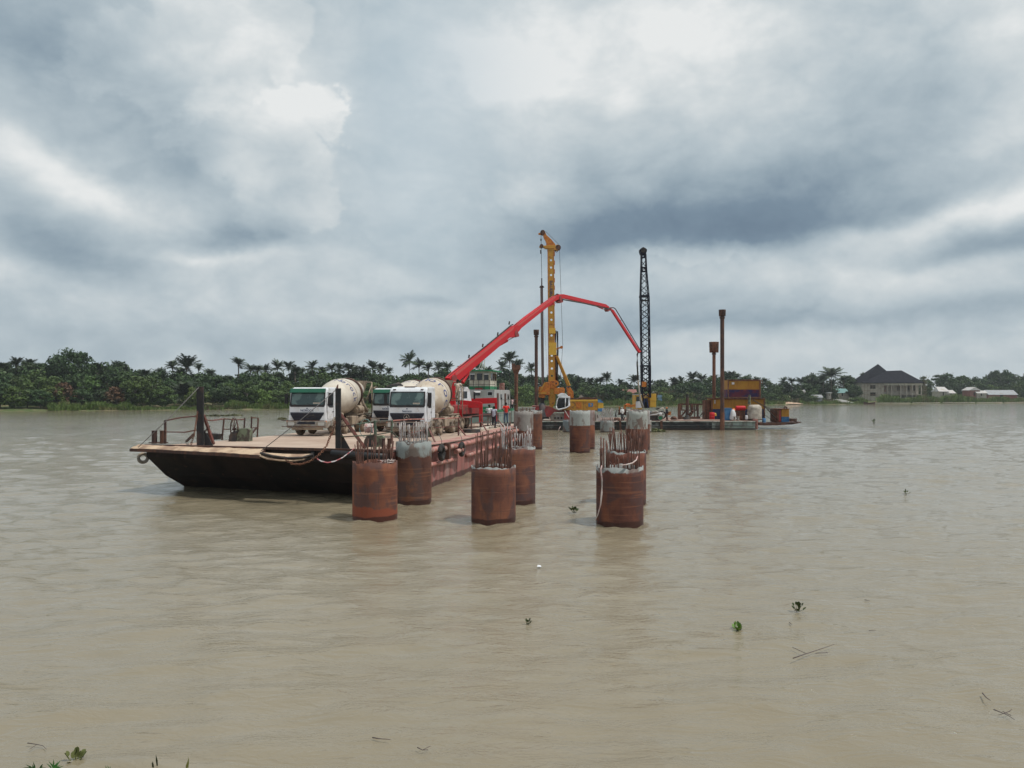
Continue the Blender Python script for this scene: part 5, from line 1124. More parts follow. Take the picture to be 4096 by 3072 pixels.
def rear_gear(r, ladder_red=False):
    f = MB()
    for x in (-.95, .95): f.tube([(x, 8.55, 1.0), (x, 8.55, 3.45)], .04, 6); f.tube([(x, 7.7, 2.4), (x, 8.55, 3.3)], .035, 6)
    f.tube([(-.95, 8.55, 3.45), (.95, 8.55, 3.45)], .035, 6); f.tube([(-.95, 8.55, 2.3), (.95, 8.55, 2.3)], .035, 6); f.build('rear_frame', m_dust, r, world=False)
    h = MB(); h.prism([(-.55, 8.0, 3.55), (.55, 8.0, 3.55), (.32, 8.0, 2.75), (-.32, 8.0, 2.75)], (0, .8, 0)); h.build('hopper', m_dust, r, world=False)
    h = MB(); h.tube([(0, 8.5, 2.5), (0, 9.0, 1.9), (.2, 9.5, 1.3)], [.26, .24, .2], 10); h.build('chute', m_dust, r, world=False)
    l = MB()
    for x in (1.02, 1.30): l.tube([(x, 8.35, .75), (x, 8.35, 3.15)], .03, 6)
    for k in range(8): l.tube([(1.02, 8.35, .95+.3*k), (1.30, 8.35, .95+.3*k)], .02, 5)
    l.bb(.6, 1.35, 7.95, 8.6, 2.15, 2.2); l.tube([(1.33, 7.95, 2.2), (1.33, 7.95, 3.1), (1.33, 8.6, 3.1), (1.33, 8.6, 2.2)], .022, 5); l.build('ladder', m_dust, r, world=False)
def front_at(px_, Y, x_local): # place so that local point (x_local, 0) appears at px
    rz = R(-10.2); c = Vector((math.cos(rz), math.sin(rz), 0))*x_local
    return Vector((wx(px_, Y+c.y)-c.x, Y, dz(Y)+.004))
RZ = R(-10.2)
m1, d1, Mx1, rd1 = mixer('left mixer truck alone, green visor and clean cream drum', front_at(1299, 48.3, 1.14), RZ, True, 'NOROCK', False, m_drum, '')
m1.scale = (1.05, 1.0, 1.0); rear_gear(m1); drum_letters(d1, Mx1, rd1, 'Norock', R(96), R(18), 1.95, .0, .66, 0)
m2, d2, Mx2, rd2 = mixer('green visored mixer truck half hidden behind the white roofed one', front_at(1489, 54.3, -1.14), RZ, True, 'NOROCK', False, m_drum, '')
rear_gear(m2); drum_letters(d2, Mx2, rd2, 'Norock', R(80), R(16), 1.95, .0, .46, 0)
m3, d3, Mx3, rd3 = mixer('right mixer truck with plain white roof and round star grille emblem', front_at(1703, 46.4, 1.14), RZ, False, 'Setraco', True, m_drum2, '')
rear_gear(m3); drum_letters(d3, Mx3, rd3, 'Norock', R(74), R(30), 1.9, .0, 1.0, 0)
b = MB(); b.prism([(.98, 8.33, 1.0), (1.34, 8.33, 1.0), (1.28, 8.33, 1.55), (1.04, 8.33, 1.55)], (0, .05, 0)); b.build('red_ladder_foot', m_red, m3, world=False)
# dark plate with folded cloth lying on the cab roof of the middle truck
pl = MB(); c = P(1590, 1543, 56); pl.tube([P(1545, 1545, 55.3), P(1570, 1541, 55.3), P(1595, 1536, 55.5), P(1612, 1543, 55.6)], [.04, .08, .14, .04], 8); tag(pl.build('roof_bundle', m_dark), 'dark rolled bundle lying on the middle mixer cab roof', 'bundle')

# ------------------------------------------------------------------ concrete pump truck with red folding boom
pump = thing('concrete_pump_truck', 'concrete pump truck with long red folding boom reaching to the work pontoon', 'pump truck', (-4.7, 61, 1.97))
TB = Vector((-4.75, 60.0, 0)); 
dirb = Vector((wx(2560, 96)-TB.x, 96-TB.y, 0)).normalized(); nb = Vector((dirb.y, -dirb.x, 0))
def bp(px_, py_):
    # where the vertical boom plane meets this pixel
    k = (px_-CX)/F; s_ = (k*TB.y-TB.x)/(dirb.x-k*dirb.y); Y = TB.y+s_*dirb.y; return Vector((TB.x+s_*dirb.x, Y, wz(py_, Y)))
def boomseg(top, bot, w, nm, m=(m_red, m_redtop)):
    """box-section boom arm between a top edge line and a bottom edge line, both given where the photo shows them"""
    a, b_ = MB(), None
    t = [bp(*p) for p in top]; u = [bp(*p) for p in bot]; n_ = len(t); vs = []
    for i in range(n_): vs += [t[i]-nb*w/2, t[i]+nb*w/2, u[i]+nb*w/2, u[i]-nb*w/2]
    fs = []
    for i in range(n_-1):
        for k in range(4): fs.append((i*4+k, i*4+(k+1) % 4, (i+1)*4+(k+1) % 4, (i+1)*4+k))
    fs += [(0, 3, 2, 1), ((n_-1)*4, (n_-1)*4+1, (n_-1)*4+2, (n_-1)*4+3)]
    a.add(vs, fs)
    return a.build(nm, m[0], pump, bevel=.02)
s1 = boomseg([(1787, 1512), (1810, 1492), (2050, 1303), (2058, 1305)], [(1803, 1528), (1830, 1522), (2030, 1352), (2064, 1345)], .42, 'boom_section')
s2 = boomseg([(2046, 1312), (2100, 1268), (2215, 1184), (2232, 1180)], [(2052, 1346), (2080, 1312), (2216, 1204), (2236, 1195)], .36, 'boom_section')
s3 = boomseg([(2228, 1178), (2250, 1177), (2420, 1217), (2432, 1226)], [(2230, 1195), (2260, 1195), (2425, 1231), (2434, 1234)], .28, 'boom_section')
s4 = boomseg([(2437, 1232), (2452, 1240), (2556, 1400), (2563, 1406)], [(2437, 1237), (2445, 1243), (2548, 1403), (2555, 1411)], .2, 'boom_section')
def band(top, bot, w, f):
    for (t0, u0), (t1, u1) in zip(zip(top, bot), zip(top[1:], bot[1:])):
        a, b_, c, d = bp(*t0), bp(*t1), bp(*u0), bp(*u1); o_ = nb*(w/2+.004)
        MB().prism([a+o_+(c-a)*.04, b_+o_+(d-b_)*.04, b_+o_+(d-b_)*f, a+o_+(c-a)*f], nb*.004).build('painted_light_band', m_redtop, pump)  # strip coloured as the brightly lit upper edge of the boom
band([(1810, 1492), (2050, 1303)], [(1830, 1522), (2030, 1352)], .42, .34); band([(2062, 1300), (2215, 1184)], [(2080, 1312), (2216, 1204)], .36, .34)
def jt(px_, py_, r, nm='boom_joint', w=.5):
    c = bp(px_, py_); MB().cyl(c-nb*w/2, c+nb*w/2, r, n=18).build(nm, m_reddull, pump)
jt(2057, 1335, .30); jt(2234, 1195, .26); jt(2436, 1236, .18); jt(1806, 1518, .35, w=.6)
for (a, b_, f, r1) in (((1960, 1400), (2062, 1345), .66, .11), ((2180, 1230), (2238, 1205), .6, .08), ((2388, 1226), (2426, 1242), .6, .06), ((1850, 1530), (1880, 1478), .75, .15)):
    A_, B_ = bp(*a), bp(*b_); M_ = lerp(A_, B_, f); c = MB().cyl(A_, M_, r1, n=12).build('hydraulic_cylinder', m_red, pump); MB().cyl(M_, B_, r1*.45, n=10).build('piston_rod', m_chrome, c)
for pts in ([(2226, 1205), (2234, 1213), (2246, 1209), (2246, 1196)], [(2420, 1236), (2427, 1247), (2434, 1242), (2436, 1232)], [(2050, 1340), (2056, 1350), (2070, 1346), (2068, 1334)]):
    p_ = [bp(*q) for q in pts]; MB().prism([q-nb*.18 for q in p_], nb*.36).build('link_plate', m_reddull, pump)
# concrete delivery line running along the boom
ln = MB(); off = Vector((0, 0, .04))
ln.tube([bp(1795, 1508)+off, bp(2045, 1302)+off, bp(2052, 1300)+off], .05, 8); ln.tube([bp(2058, 1304)+off, bp(2218, 1184)+off, bp(2228, 1177)+off, bp(2236, 1180)+off], .045, 8)
ln.tube([bp(2240, 1198)+nb*.2, bp(2330, 1214)+nb*.2, bp(2425, 1236)+nb*.2, bp(2436, 1231)+nb*.2], .06, 8)
ln.tube([bp(2436, 1231)+nb*.2, bp(2455, 1231), bp(2462, 1236), bp(2562, 1402)], .055, 8)
for a, b_ in (((2474, 1282), (2488, 1281)), ((2515, 1342), (2527, 1341))): ln.cyl(bp(*a), bp(*b_), .03, n=6)
ln.build('delivery_pipe', m_dark, pump)
tipp = bp(2560, 1410); hs = [tipp, P(2552, 1410, 96), P(2549, 1418, 96), P(2549, 1450, 96), P(2552, 1520, 96), P(2557, 1565, 96), P(2562, 1600, 96), P(2573, 1632, 96)]
MB().tube(hs[:5], .10, 8).build('end_hose', m_dark, pump); MB().tube(hs[4:], [.10, .10, .13, .15], 8).build('end_hose_tail', m_dirtywhite, pump)
for px_, py_ in ((2036, 1298), (1875, 1432), (1930, 1388), (1990, 1342)): MB().cyl(bp(px_, py_), bp(px_+2, py_-12), .07, n=6).build('pipe_bracket', m_dark, pump)
# turret, chassis, cab, outriggers
MB().bb(-5.1, -4.3, 59.6, 60.5, 3.2, 5.6).build('turret', m_red, pump, bevel=.06)
MB().cyl((-4.7, 60.1, 2.9), (-4.7, 60.1, 3.3), .75, n=24).build('slewing_ring', m_dark, pump)
rzp = R(118)   # truck heads away to the right
u, v = Vector((math.sin(R(28)), math.cos(R(28)), 0)), Vector((math.cos(R(28)), -math.sin(R(28)), 0))
O = Vector((-5.6, 57.4, 1.97)); Mp = Matrix(((v.x, u.x, 0), (v.y, u.y, 0), (0, 0, 1)))
def pb(c, d, nm, m, bevel=0): b = MB(); b.box(O+Mp @ Vector(c), d, 0, 0, Mp); return b.build(nm, m, pump, bevel=bevel)
pb((.45, 3.2, .95), (.9, 8.2, .28), 'chassis', m_dark)
pb((.45, 2.4, 1.45), (1.7, 4.6, .7), 'pump_unit', m_reddull, .05)
pb((.45, .4, 1.0), (1.3, 1.4, 1.1), 'hopper', m_reddull, .06)
CB = P(1838, 1545, 62.5)
cb = MB(); prof = [(-.05, 0), (1.55, 0), (1.62, .5), (1.62, .9), (1.35, 1.75), (1.1, 1.95), (.05, 1.98), (-.05, 1.9)]
base = Vector((wx(1838, 62.5), 62.5, wz(1546, 62.5)-1.98)); dcab = Vector((.62, .78, 0)).normalized()
dcab = Vector((.55, .83, 0)).normalized(); pcab = Vector((dcab.y, -dcab.x, 0))
cb.prism([base+dcab*a+Vector((0, 0, z)) for a, z in prof], -pcab*-2.2 if False else Vector((-dcab.y, dcab.x, 0))*0+Vector((.83, -.55, 0))*0+Vector((-.83*1.0, .55, 0))*2.1)
cb.build('cab_body', m_white, pump, bevel=.05)
w = MB(); w.prism([base+dcab*a+Vector((0, 0, z))+pcab*.012 for a, z in [(.35, 1.05), (1.0, 1.05), (1.0, 1.6), (.35, 1.6)]], pcab*.01); w.build('side_window', m_dglass, pump)
w = MB(); w.prism([base+dcab*(1.64)+Vector((0, 0, .95))+pcab*-.1, base+dcab*1.64+Vector((0, 0, .95))-pcab*2.0, base+dcab*1.38+Vector((0, 0, 1.72))-pcab*2.0, base+dcab*1.38+Vector((0, 0, 1.72))-pcab*.1], dcab*.015); w.build('windscreen', m_dglass, pump)
w = MB(); w.box(base+dcab*1.75+pcab*.18+Vector((0, 0, 1.25)), (.14, .2, .6)); w.build('wing_mirror', m_black, pump)
for px_, Yw in ((1843, 58.6), (1864, 60.5), (1800, 57.2)):
    c = Vector((wx(px_, Yw), Yw, 1.97+.5)); o = thing_part('wheel', pump, c-pump.location)
    mz = Matrix.Rotation(-R(14), 4, 'Z') @ Matrix.Rotation(R(90), 4, 'Y')
    t = MB(); t.lathe([(.3, -.17), (.46, -.17), (.5, -.1), (.5, .1), (.46, .17), (.3, .17)], 26, mz); t.build('tyre', m_tyre, o, world=False)
    t = MB(); t.lathe([(.02, .08), (.31, .1), (.31, .16)], 20, mz); t.build('rim', m_dust, o, world=False)
def outr(pts, leg, nm='outrigger'):
    Y0 = pts[0][2]; b = MB(); a = [P(x, y, Y) for x, y, Y in pts]; b.prism(a, (0, .38, 0)); o = b.build(nm, m_red, pump, bevel=.02)
    x0, x1, yt, yb_, Yl, zb = leg; l = MB(); l.bb(wx(x0, Yl), wx(x1, Yl), Yl+.02, Yl+.36, zb, wz(yt, Yl)-.02); l.build('outrigger_leg', m_red, o, world=True)
    f = MB(); f.cyl((wx((x0+x1)/2, Yl), Yl+.18, zb-.45), (wx((x0+x1)/2, Yl), Yl+.18, zb), .1, n=10); f.cyl((wx((x0+x1)/2, Yl), Yl+.18, max(1.98, zb-.5)), (wx((x0+x1)/2, Yl), Yl+.18, max(2.06, zb-.42)), .3, n=16); f.build('jack_foot', m_dark, o, world=True)
outr([(1840, 1604, 59), (1855, 1601, 59), (1922, 1608, 59), (1929, 1612, 59), (1929, 1632, 59), (1870, 1631, 59), (1840, 1622, 59)], (1916, 1930, 1610, 1690, 59, 2.45))
outr([(1862, 1597, 66), (1885, 1594, 66), (1987, 1591, 66), (1987, 1612, 66), (1925, 1616, 66), (1862, 1612, 66)], (1978, 1988, 1600, 1655, 66, 2.3))
# ------------------------------------------------------------------ tugboat behind the barge
tug = thing('tugboat', 'green and white tugboat with tall wheelhouse behind the pump truck', 'tugboat', (-3.5, 80, 0))
TY = 80.0
def tb(x0, x1, y0, y1, Y, dep, nm, m, par=None, bevel=0.0, side=.18):
    """box with front face between pixels x0..x1, y0(top)..y1 at depth Y, running back along the barge axis"""
    X0, X1, Z1, Z0 = wx(x0, Y), wx(x1, Y), wz(y0, Y), wz(y1, Y); b = MB()
    e = AX*dep; k = NX*(X1-X0)/NX.x
    A = Vector((X0, Y, 0)); B_ = A+k
    q = [A, B_, B_+e, A+e]; b.prism([Vector((p.x, p.y, Z0)) for p in q], (0, 0, Z1-Z0)); return b.build(nm, m, par or tug, bevel=bevel)
tb(1858, 1981, 1650, 1700, TY-.4, 14, 'hull', m_pontg)
tb(1868, 1979, 1640, 1650, TY-.3, 11, 'hull_band', m_greenp)
tb(1870, 1978, 1559, 1640, TY, 9.0, 'lower_house', m_grey, bevel=.03)
tb(1871, 1977, 1627, 1637, TY-.03, 9.06, 'green_band', m_greenp)
tb(1878, 1960, 1484, 1559, TY+.6, 3.4, 'wheelhouse', m_cream, bevel=.03)
tb(1877.5, 1960.5, 1545, 1557.5, TY+.57, 3.46, 'green_band', m_greenp)
b = tb(1871, 1972, 1480, 1485, TY+.2, 4.6, 'wheelhouse_roof', m_greenp)
def glass(x0, x1, y0, y1, Y, nm='window', m=m_dglass, fr=m_white, hood=False):
    """window lying in the front wall plane, which runs back to the right along NX"""
    A = Vector((wx(1870, TY), TY, 0)) if Y == TY else Vector((wx(1878, Y), Y, 0))
    def wp(px_, py_, off):
        k = (px_-CX)/F; o = A-AX*off; s_ = (k*o.y-o.x)/(NX.x-k*NX.y); p = o+NX*s_; return Vector((p.x, p.y, wz(py_, p.y)))
    f = MB(); f.prism([wp(x, y, .03) for x, y in ((x0, y1), (x1, y1), (x1, y0), (x0, y0))], AX*-.03); o_ = f.build('window_frame' if nm == 'window' else nm, fr, tug)
    g = MB(); g.prism([wp(x, y, .065) for x, y in ((x0+1.2, y1-1.2), (x1-1.2, y1-1.2), (x1-1.2, y0+1.2), (x0+1.2, y0+1.2))], AX*-.01); g.build('pane', m, o_)
    if hood: h = MB(); h.prism([wp(x0-1, y0, .04), wp(x1+1, y0, .04), wp(x1+1, y0+6, .45), wp(x0-1, y0+6, .45)], Vector((0, 0, .03))); h.build('window_flap', m_metalr, o_)
for x0, x1 in ((1880, 1899), (1906, 1930), (1935, 1955)): glass(x0, x1, 1492, 1521, TY+.6, fr=m_cream, hood=x0 != 1906)
glass(1898, 1921, 1565, 1583, TY, fr=m_grey, hood=True); glass(1950, 1970, 1567, 1582, TY)
def side_w(par0, off, d0, d1, z0, z1, nm, m):
    A = par0+NX*off; b = MB(); b.prism([A+AX*d0+Vector((0, 0, z0)), A+AX*d1+Vector((0, 0, z0)), A+AX*d1+Vector((0, 0, z1)), A+AX*d0+Vector((0, 0, z1))], NX*.03); return b.build(nm, m, tug)
LC = Vector((wx(1870, TY), TY, 0))+NX*((wx(1978, TY)-wx(1870, TY))/NX.x); WC = Vector((wx(1878, TY+.6), TY+.6, 0))+NX*((wx(1960, TY+.6)-wx(1878, TY+.6))/NX.x)
zt = wz(1559, TY)
for d0 in (1.2, 5.4): side_w(LC, .01, d0, d0+.9, zt-2.2, zt-.35, 'side_door', m_drust)
for d0 in (3.2, 7.2): side_w(LC, .01, d0, d0+.8, zt-1.0, zt-.45, 'porthole_window', m_dglass)
for d0 in (.4, 1.4, 2.4): side_w(WC, .01, d0, d0+.7, wz(1521, TY), wz(1492, TY), 'porthole_window', m_dglass)
b = MB(); zz = zt+.02
for i in range(6): p = Vector((wx(1872, TY), TY, zz))+NX*(i*.56); b.cyl(p, p+Vector((0, 0, .98)), .03, n=6)
for h_ in (.5, .97): p = Vector((wx(1872, TY), TY, zz+h_)); b.cyl(p, p+NX*2.8, .025, n=6)
b.build('upper_railing', m_dark, tug)
b = MB(); q = LC+NX*.75+Vector((0, 0, wz(1640, TY)))
for i in range(6): p = q+AX*(i*1.8); b.cyl(p, p+Vector((0, 0, 1.05)), .03, n=6)
for h_ in (.5, 1.03): p = q+Vector((0, 0, h_)); b.cyl(p, p+AX*9, .025, n=6)
b.build('side_railing', m_dark, tug)
b = MB(); p = P(1926, 1480, TY+2); b.cyl(p-Vector((.35, 0, 0)), P(1930, 1440, TY+2), .07, .04, 6); b.cyl(p+Vector((.0, 0, 0)), P(1930, 1440, TY+2), .06, .04, 6); b.cyl(P(1937, 1480, TY+2), P(1938, 1430, TY+2), .035, n=6); b.cyl(P(1931, 1441, TY+2), P(1943, 1440, TY+2), .025, n=6); b.sphere(P(1938, 1429, TY+2), .1); b.build('mast', m_cream, tug)
b = MB(); b.box(P(1915, 1556, TY+.2), (.8, .3, .25)); b.build('red_box', m_reddull, tug)
b = MB(); b.cyl(P(2008, 1560, 86), P(2008, 1532, 86), .28, n=14); b.build('funnel', m_rub, tug); b = MB(); b.cyl(P(2008, 1575, 86), P(2008, 1560, 86), .34, n=14); b.build('funnel_base', m_dark, tug)
# pontoon fence with white pickets behind the barge stern
pf = thing('picket_pontoon', 'low white slatted pontoon between the tugboat and the red rig pontoon', 'pontoon', (2, 92, 0))
b = MB(); b.bb(wx(2020, 92), wx(2140, 92), 92, 96, -.3, wz(1655, 92)); b.build('hull', m_pontg, pf)
for i in range(19): x = wx(2030+6*i, 92); b = MB().bb(x-.05, x+.05, 91.9, 91.97, wz(1655, 92), wz(1629, 92)); b.build('picket', m_metalr, pf)
MB().bb(wx(2028, 92), wx(2142, 92), 91.8, 91.88, wz(1631, 92), wz(1628.5, 92)).build('rail', m_metalr, pf)

# ------------------------------------------------------------------ the work pontoon
PY = 102.0; ZD = 1.15
pon = thing('work_pontoon', 'long dark pontoon carrying drilling rig, crane and yellow containers', 'pontoon', (14, 108, 0))
xa, xb, xc, xd = wx(2090, PY), wx(2640, PY), wx(2848, PY), wx(3020, PY)
b = MB(); b.bb(xa, xc-.01, PY, PY+17, -1, ZD-.04); b.build('hull', m_pont, pon)
b = MB(); b.bb(xc, xd, PY-.06, PY+17, -1, ZD-.04); b.build('hull_end', m_pontg, pon)
b = MB(); b.bb(xa, xd+.1, PY-.1, PY+17, ZD-.035, ZD); b.build('deck', mat('worn_pontoon_deck', (.24, .15, .12), .85, alt=(.32, .23, .18), scale=.8, dirt=(.10, .07, .06), dscale=1.5), pon)
for z, m_, rr_ in ((ZD-.08, m_pontg, .06), (.55, m_pont, .045)): b = MB(); b.cyl((xa, PY-.12, z), (xd, PY-.12, z), rr_, n=8); b.build('rubbing_strake', m_, pon)
for px_ in (2520, 2640, 2475): b = MB(); b.bb(wx(px_, PY), wx(px_+9, PY), PY-.28, PY-.2, 0, ZD+.03); b.build('joint_plate', m_drust, pon)
b = MB(); b.bb(xd+.15, wx(3034, PY), PY+.3, PY+1.5, .1, ZD+.25); b.bb(wx(3028, PY), wx(3032, PY), PY+.1, PY+.28, .15, ZD+.1); b.build('end_fender', m_rub, pon)
b = MB(); b.bb(wx(3034, PY)+.02, wx(3052, PY), PY+2, PY+6, .25, ZD+.2); b.build('stern_block', m_drust, pon)
# cantilevered ramp with hut, hoist and stays
rmp = thing('hanging_ramp', 'thin brown cantilevered ramp hanging beyond the right end of the pontoon', 'ramp', (33, 106, 0))
b = MB(); Y = 105; b.px([(3034, 1692), (3110, 1692), (3190, 1690), (3206, 1687), (3206, 1690), (3170, 1698), (3100, 1702), (3050, 1702), (3034, 1700)], Y, 4.5); b.build('deck', m_drust, rmp)
for k, (a, c) in enumerate([((3058, 1624), (3118, 1690)), ((3010, 1598), (3185, 1690)), ((3012, 1602), (3170, 1690)), ((3060, 1660), (3104, 1692))]):
    MB().cyl(P(a[0], a[1], 106), P(c[0], c[1], 106.5), .035 if k else .06, n=6).build('stay_cable', m_dark, rmp)
MB().cyl(P(3172, 1684, 105), P(3172, 1674, 105), .5, n=14).build('sheave', m_drust, rmp); MB().beam(P(3165, 1676, 105.2), P(3190, 1690, 105.2), .12).build('sheave_arm', m_drust, rmp)
hut_ = thing('steel_cabin', 'small yellow and blue steel cabin with rusty door standing on the hanging ramp', 'cabin', P(3134, 1692, 106))
def rib_box(x0, x1, y0, y1, Y, dep, bands, root, ribs=True, nm='panel', ribw=2.6):
    """corrugated container: stacked colour bands; bands = [(ytop, ybot, mat)]"""
    for (ya, yb_, m_) in bands:
        b = MB(); X0, X1, Z0, Z1 = wx(x0, Y), wx(x1, Y), wz(yb_, Y)+.003, wz(ya, Y)-.003
        n_ = max(4, int((x1-x0)/ribw)) if ribs else 1; pts = []
        for i in range(n_):
            f0, f1 = X0+(X1-X0)*i/n_, X0+(X1-X0)*(i+1)/n_; w_ = f1-f0; q = Y+(.05 if ribs else 0)
            pts += [(f0, q), (f0+w_*.2, Y), (f0+w_*.6, Y), (f0+w_*.8, q)] if ribs else [(f0, Y)]
        pts += [(X1, Y+(.05 if ribs else 0)), (X1, Y+dep), (X0, Y+dep)]
        b.prism([Vector((x, y, Z0)) for x, y in pts], (0, 0, Z1-Z0)); b.build(nm, m_, root)
def frame_posts(x0, x1, y0, y1, Y, root, m_):
    for x in (x0, x1): b = MB(); X = wx(x, Y); b.bb(X-.09, X+.09, Y-.06, Y-.005, wz(y1, Y), wz(y0, Y)); b.build('corner_post', m_, root)
    for y in (y0+1, y1-1): b = MB(); b.bb(wx(x0, Y)+.1, wx(x1, Y)-.1, Y-.05, Y-.006, wz(y, Y)-.06, wz(y, Y)+.06); b.build('frame_rail', m_, root)
rib_box(3127, 3157, 1637, 1688, 106, 3, [(1637, 1667, m_conty), (1667, 1688, m_bluep)], hut_, nm='wall')
b = MB(); b.bb(wx(3110, 106), wx(3127, 106)-.02, 106.1, 109, wz(1689, 106), wz(1638, 106)); b.build('side_wall', m_rust, hut_)
b = MB(); b.bb(wx(3117, 106), wx(3123, 106), 106.0, 106.08, wz(1686, 106), wz(1641, 106)); b.build('door', m_reddull, hut_)
b = MB(); b.bb(wx(3108, 106), wx(3159, 106), 105.9, 109.1, wz(1637, 106), wz(1634.5, 106)); b.build('roof', m_rust, hut_); b = MB(); b.tube([P(3136, 1634, 106.5), P(3138, 1627, 106.5), P(3145, 1627, 106.5), P(3147, 1634, 106.5)], .1, 6); b.build('lifting_lug', m_drust, hut_)
con = thing('shipping_container', 'long lower container, yellow over blue, with rusty sheet roof', 'container', P(2950, 1679, 110), 0, 'containers on the pontoon')
rib_box(2848, 3057, 1594, 1679, 109.5, 2.6, [(1594, 1636, m_conty), (1636, 1679, m_navy)], con)
b = MB(); b.bb(wx(2843, 109), wx(3061, 109), 109.1, 112.5, wz(1594, 109.5)+.01, wz(1591.5, 109.5)); b.build('roof', m_rust, con); frame_posts(2848, 3057, 1595, 1679, 109.5, con, m_rust)
b = MB(); b.px([(2857, 1600), (2862, 1600), (2862, 1614), (2857, 1614)], 109.42, .03); b.build('notice', m_metalr, con)
con2 = thing('shipping_container', 'upper container standing on the lower one, yellow over purple red', 'container', P(2976, 1590, 110.5), 0, 'containers on the pontoon')
rib_box(2913, 3040, 1520, 1590, 110.2, 2.5, [(1520, 1558, m_conty), (1558, 1590, m_contr)], con2)
b = MB(); b.bb(wx(2911, 110.2), wx(3042, 110.2), 110.1, 112.8, wz(1520, 110.2)+.01, wz(1518, 110.2)); b.build('roof', m_rust, con2); frame_posts(2913, 3040, 1521, 1590, 110.2, con2, m_rust)
b = MB(); b.px([(2927, 1529), (2937.5, 1529), (2937.5, 1538), (2927, 1538)], 110.1, .03); b.build('notice', m_metalr, con2)
b = MB(); b.tube([P(3041, 1523, 111), P(3050, 1523, 111), P(3050, 1533, 111), P(3041, 1533, 111)], .06, 6); b.build('outlet_frame', m_rust, con2)
for px_, lb, m_, w_, yt, yb_, Y in ((2833, 'tall rusty steel box at the left end of the lower container', m_rust, 26, 1602, 1672, 110), (2913, 'plain blue steel tank standing right of the tall spud pile', m_bluep, 27, 1634, 1680, 104.5), (2964, 'brown rusty box under the red cylinder tank', m_rust, 33, 1644, 1676, 105.5)):
    t = thing('steel_tank', lb, 'tank', P(px_, yb_, Y)); b = MB(); b.bb(wx(px_-w_/2, Y), wx(px_+w_/2, Y), Y, Y+1.6, ZD+.003, wz(yt, Y)); b.build('shell', m_, t, bevel=.03)
    b = MB(); b.bb(wx(px_-w_/2-1, Y), wx(px_+w_/2+1, Y), Y-.05, Y+1.65, wz(yt, Y)+.003, wz(yt-1.5, Y)); b.build('lid', m_, t)
    for q in (-.3, .3): b = MB(); x = wx(px_+w_*q, Y); b.bb(x-.05, x+.05, Y-.05, Y-.004, ZD+.05, wz(yt, Y)-.03); b.build('stiffener', m_drust if m_ is m_rust else m_, t)
def drum_(px_, py_, Y, w_, h_, m_, label, nm='oil_drum', cat='drum', lying=False, grp=None):
    t = thing(nm, label, cat, P(px_, py_, Y), 0, grp); p = P(px_, py_, Y); r_ = w_*Y/F/2; H = h_*Y/F
    if lying: MB().lathe([(.02, -r_*1.9), (r_*.9, -r_*1.88), (r_, -r_*1.6), (r_, r_*1.6), (r_*.9, r_*1.88), (.02, r_*1.9)], 24, Matrix.Translation(p+Vector((0, 0, r_))) @ Matrix.Rotation(R(90), 4, 'Y')).build('shell', m_, t)
    else:
        MB().lathe([(r_*.98, 0), (r_, .02), (r_, H*.32), (r_*1.04, H*.34), (r_, H*.36), (r_, H*.64), (r_*1.04, H*.66), (r_, H*.68), (r_, H-.02), (r_*.93, H-.01), (r_*.92, H-.05), (.02, H-.05)], 24, Matrix.Translation(p)).build('shell', m_, t)
        MB().cyl(p+Vector((r_*.5, 0, H-.05)), p+Vector((r_*.5, 0, H)), .06, n=8).build('bung', m_dark, t)
drum_(2848, 1677, 103.6, 20, 28, m_red, 'bright red upright drum at the left end of the containers')
drum_(2962, 1643, 105.9, 20, 20, m_red, 'red cylinder tank lying on the brown rusty box', 'fuel_tank', 'tank', True)
drum_(3056, 1690, 104, 14, 17, m_bluep, 'small blue barrel on the hanging ramp beside the tarpaulin')
drum_(2986, 1677, 103.8, 10, 16, m_white, 'narrow pale barrel right of the brown rusty box')
def lumpy(px0, px1, y0, y1, Y, dep, m_, nm, label, cat, taper=.8, n=20, am=.06):
    q = random.Random(px0); cx_ = (px0+px1)/2; W_ = wx(px1, Y)-wx(px0, Y); Hh = wz(y0, Y)-wz(y1, Y); b = MB(); rows = 9
    for j in range(rows+1):
        t = j/rows; sc = (1-(1-taper)*t**2)*(1 if j < rows else .75)
        for i in range(n):
            a = 2*math.pi*i/n; e = .62; cxn = math.copysign(abs(math.cos(a))**e, math.cos(a)); syn = math.copysign(abs(math.sin(a))**e, math.sin(a)); k = 1+am*q.uniform(-1, 1)
            b.v.append(Vector((wx(cx_, Y)+cxn*W_/2*sc*k, Y+dep/2+syn*dep/2*sc*k, wz(y1, Y)+Hh*t*(1-am*.5*q.random()))))
    for j in range(rows):
        for i in range(n): b.f.append((j*n+i, j*n+(i+1) % n, (j+1)*n+(i+1) % n, (j+1)*n+i)); b.mi.append(0); b.sm.append(True)
    b.f.append(tuple(rows*n+i for i in range(n))); b.mi.append(0); b.sm.append(False)
    return tag(b.build(nm, m_), label, cat)
lumpy(2925, 2948, 1638, 1678, 103.6, 1.1, m_bagw, 'bulk_bag', 'white bulk bag standing beside the blue tank', 'bag', .45)
lumpy(3004, 3053, 1619, 1677, 103.4, 2.2, m_tarp, 'tarpaulin_bundle', 'large cream tarpaulin covered bale at the right end of the pontoon', 'tarpaulin', .9, 28, .09)
lumpy(2995, 3008, 1622, 1645, 103.8, .6, m_dirtywhite, 'small_sack', 'grey sack hanging at the left of the tarpaulin bale', 'sack', .7)
lumpy(2930, 2943, 1634, 1642, 104.5, .5, m_orange, 'orange_buoy', 'orange cloth bundle on top of the white bulk bag', 'bundle', .5)
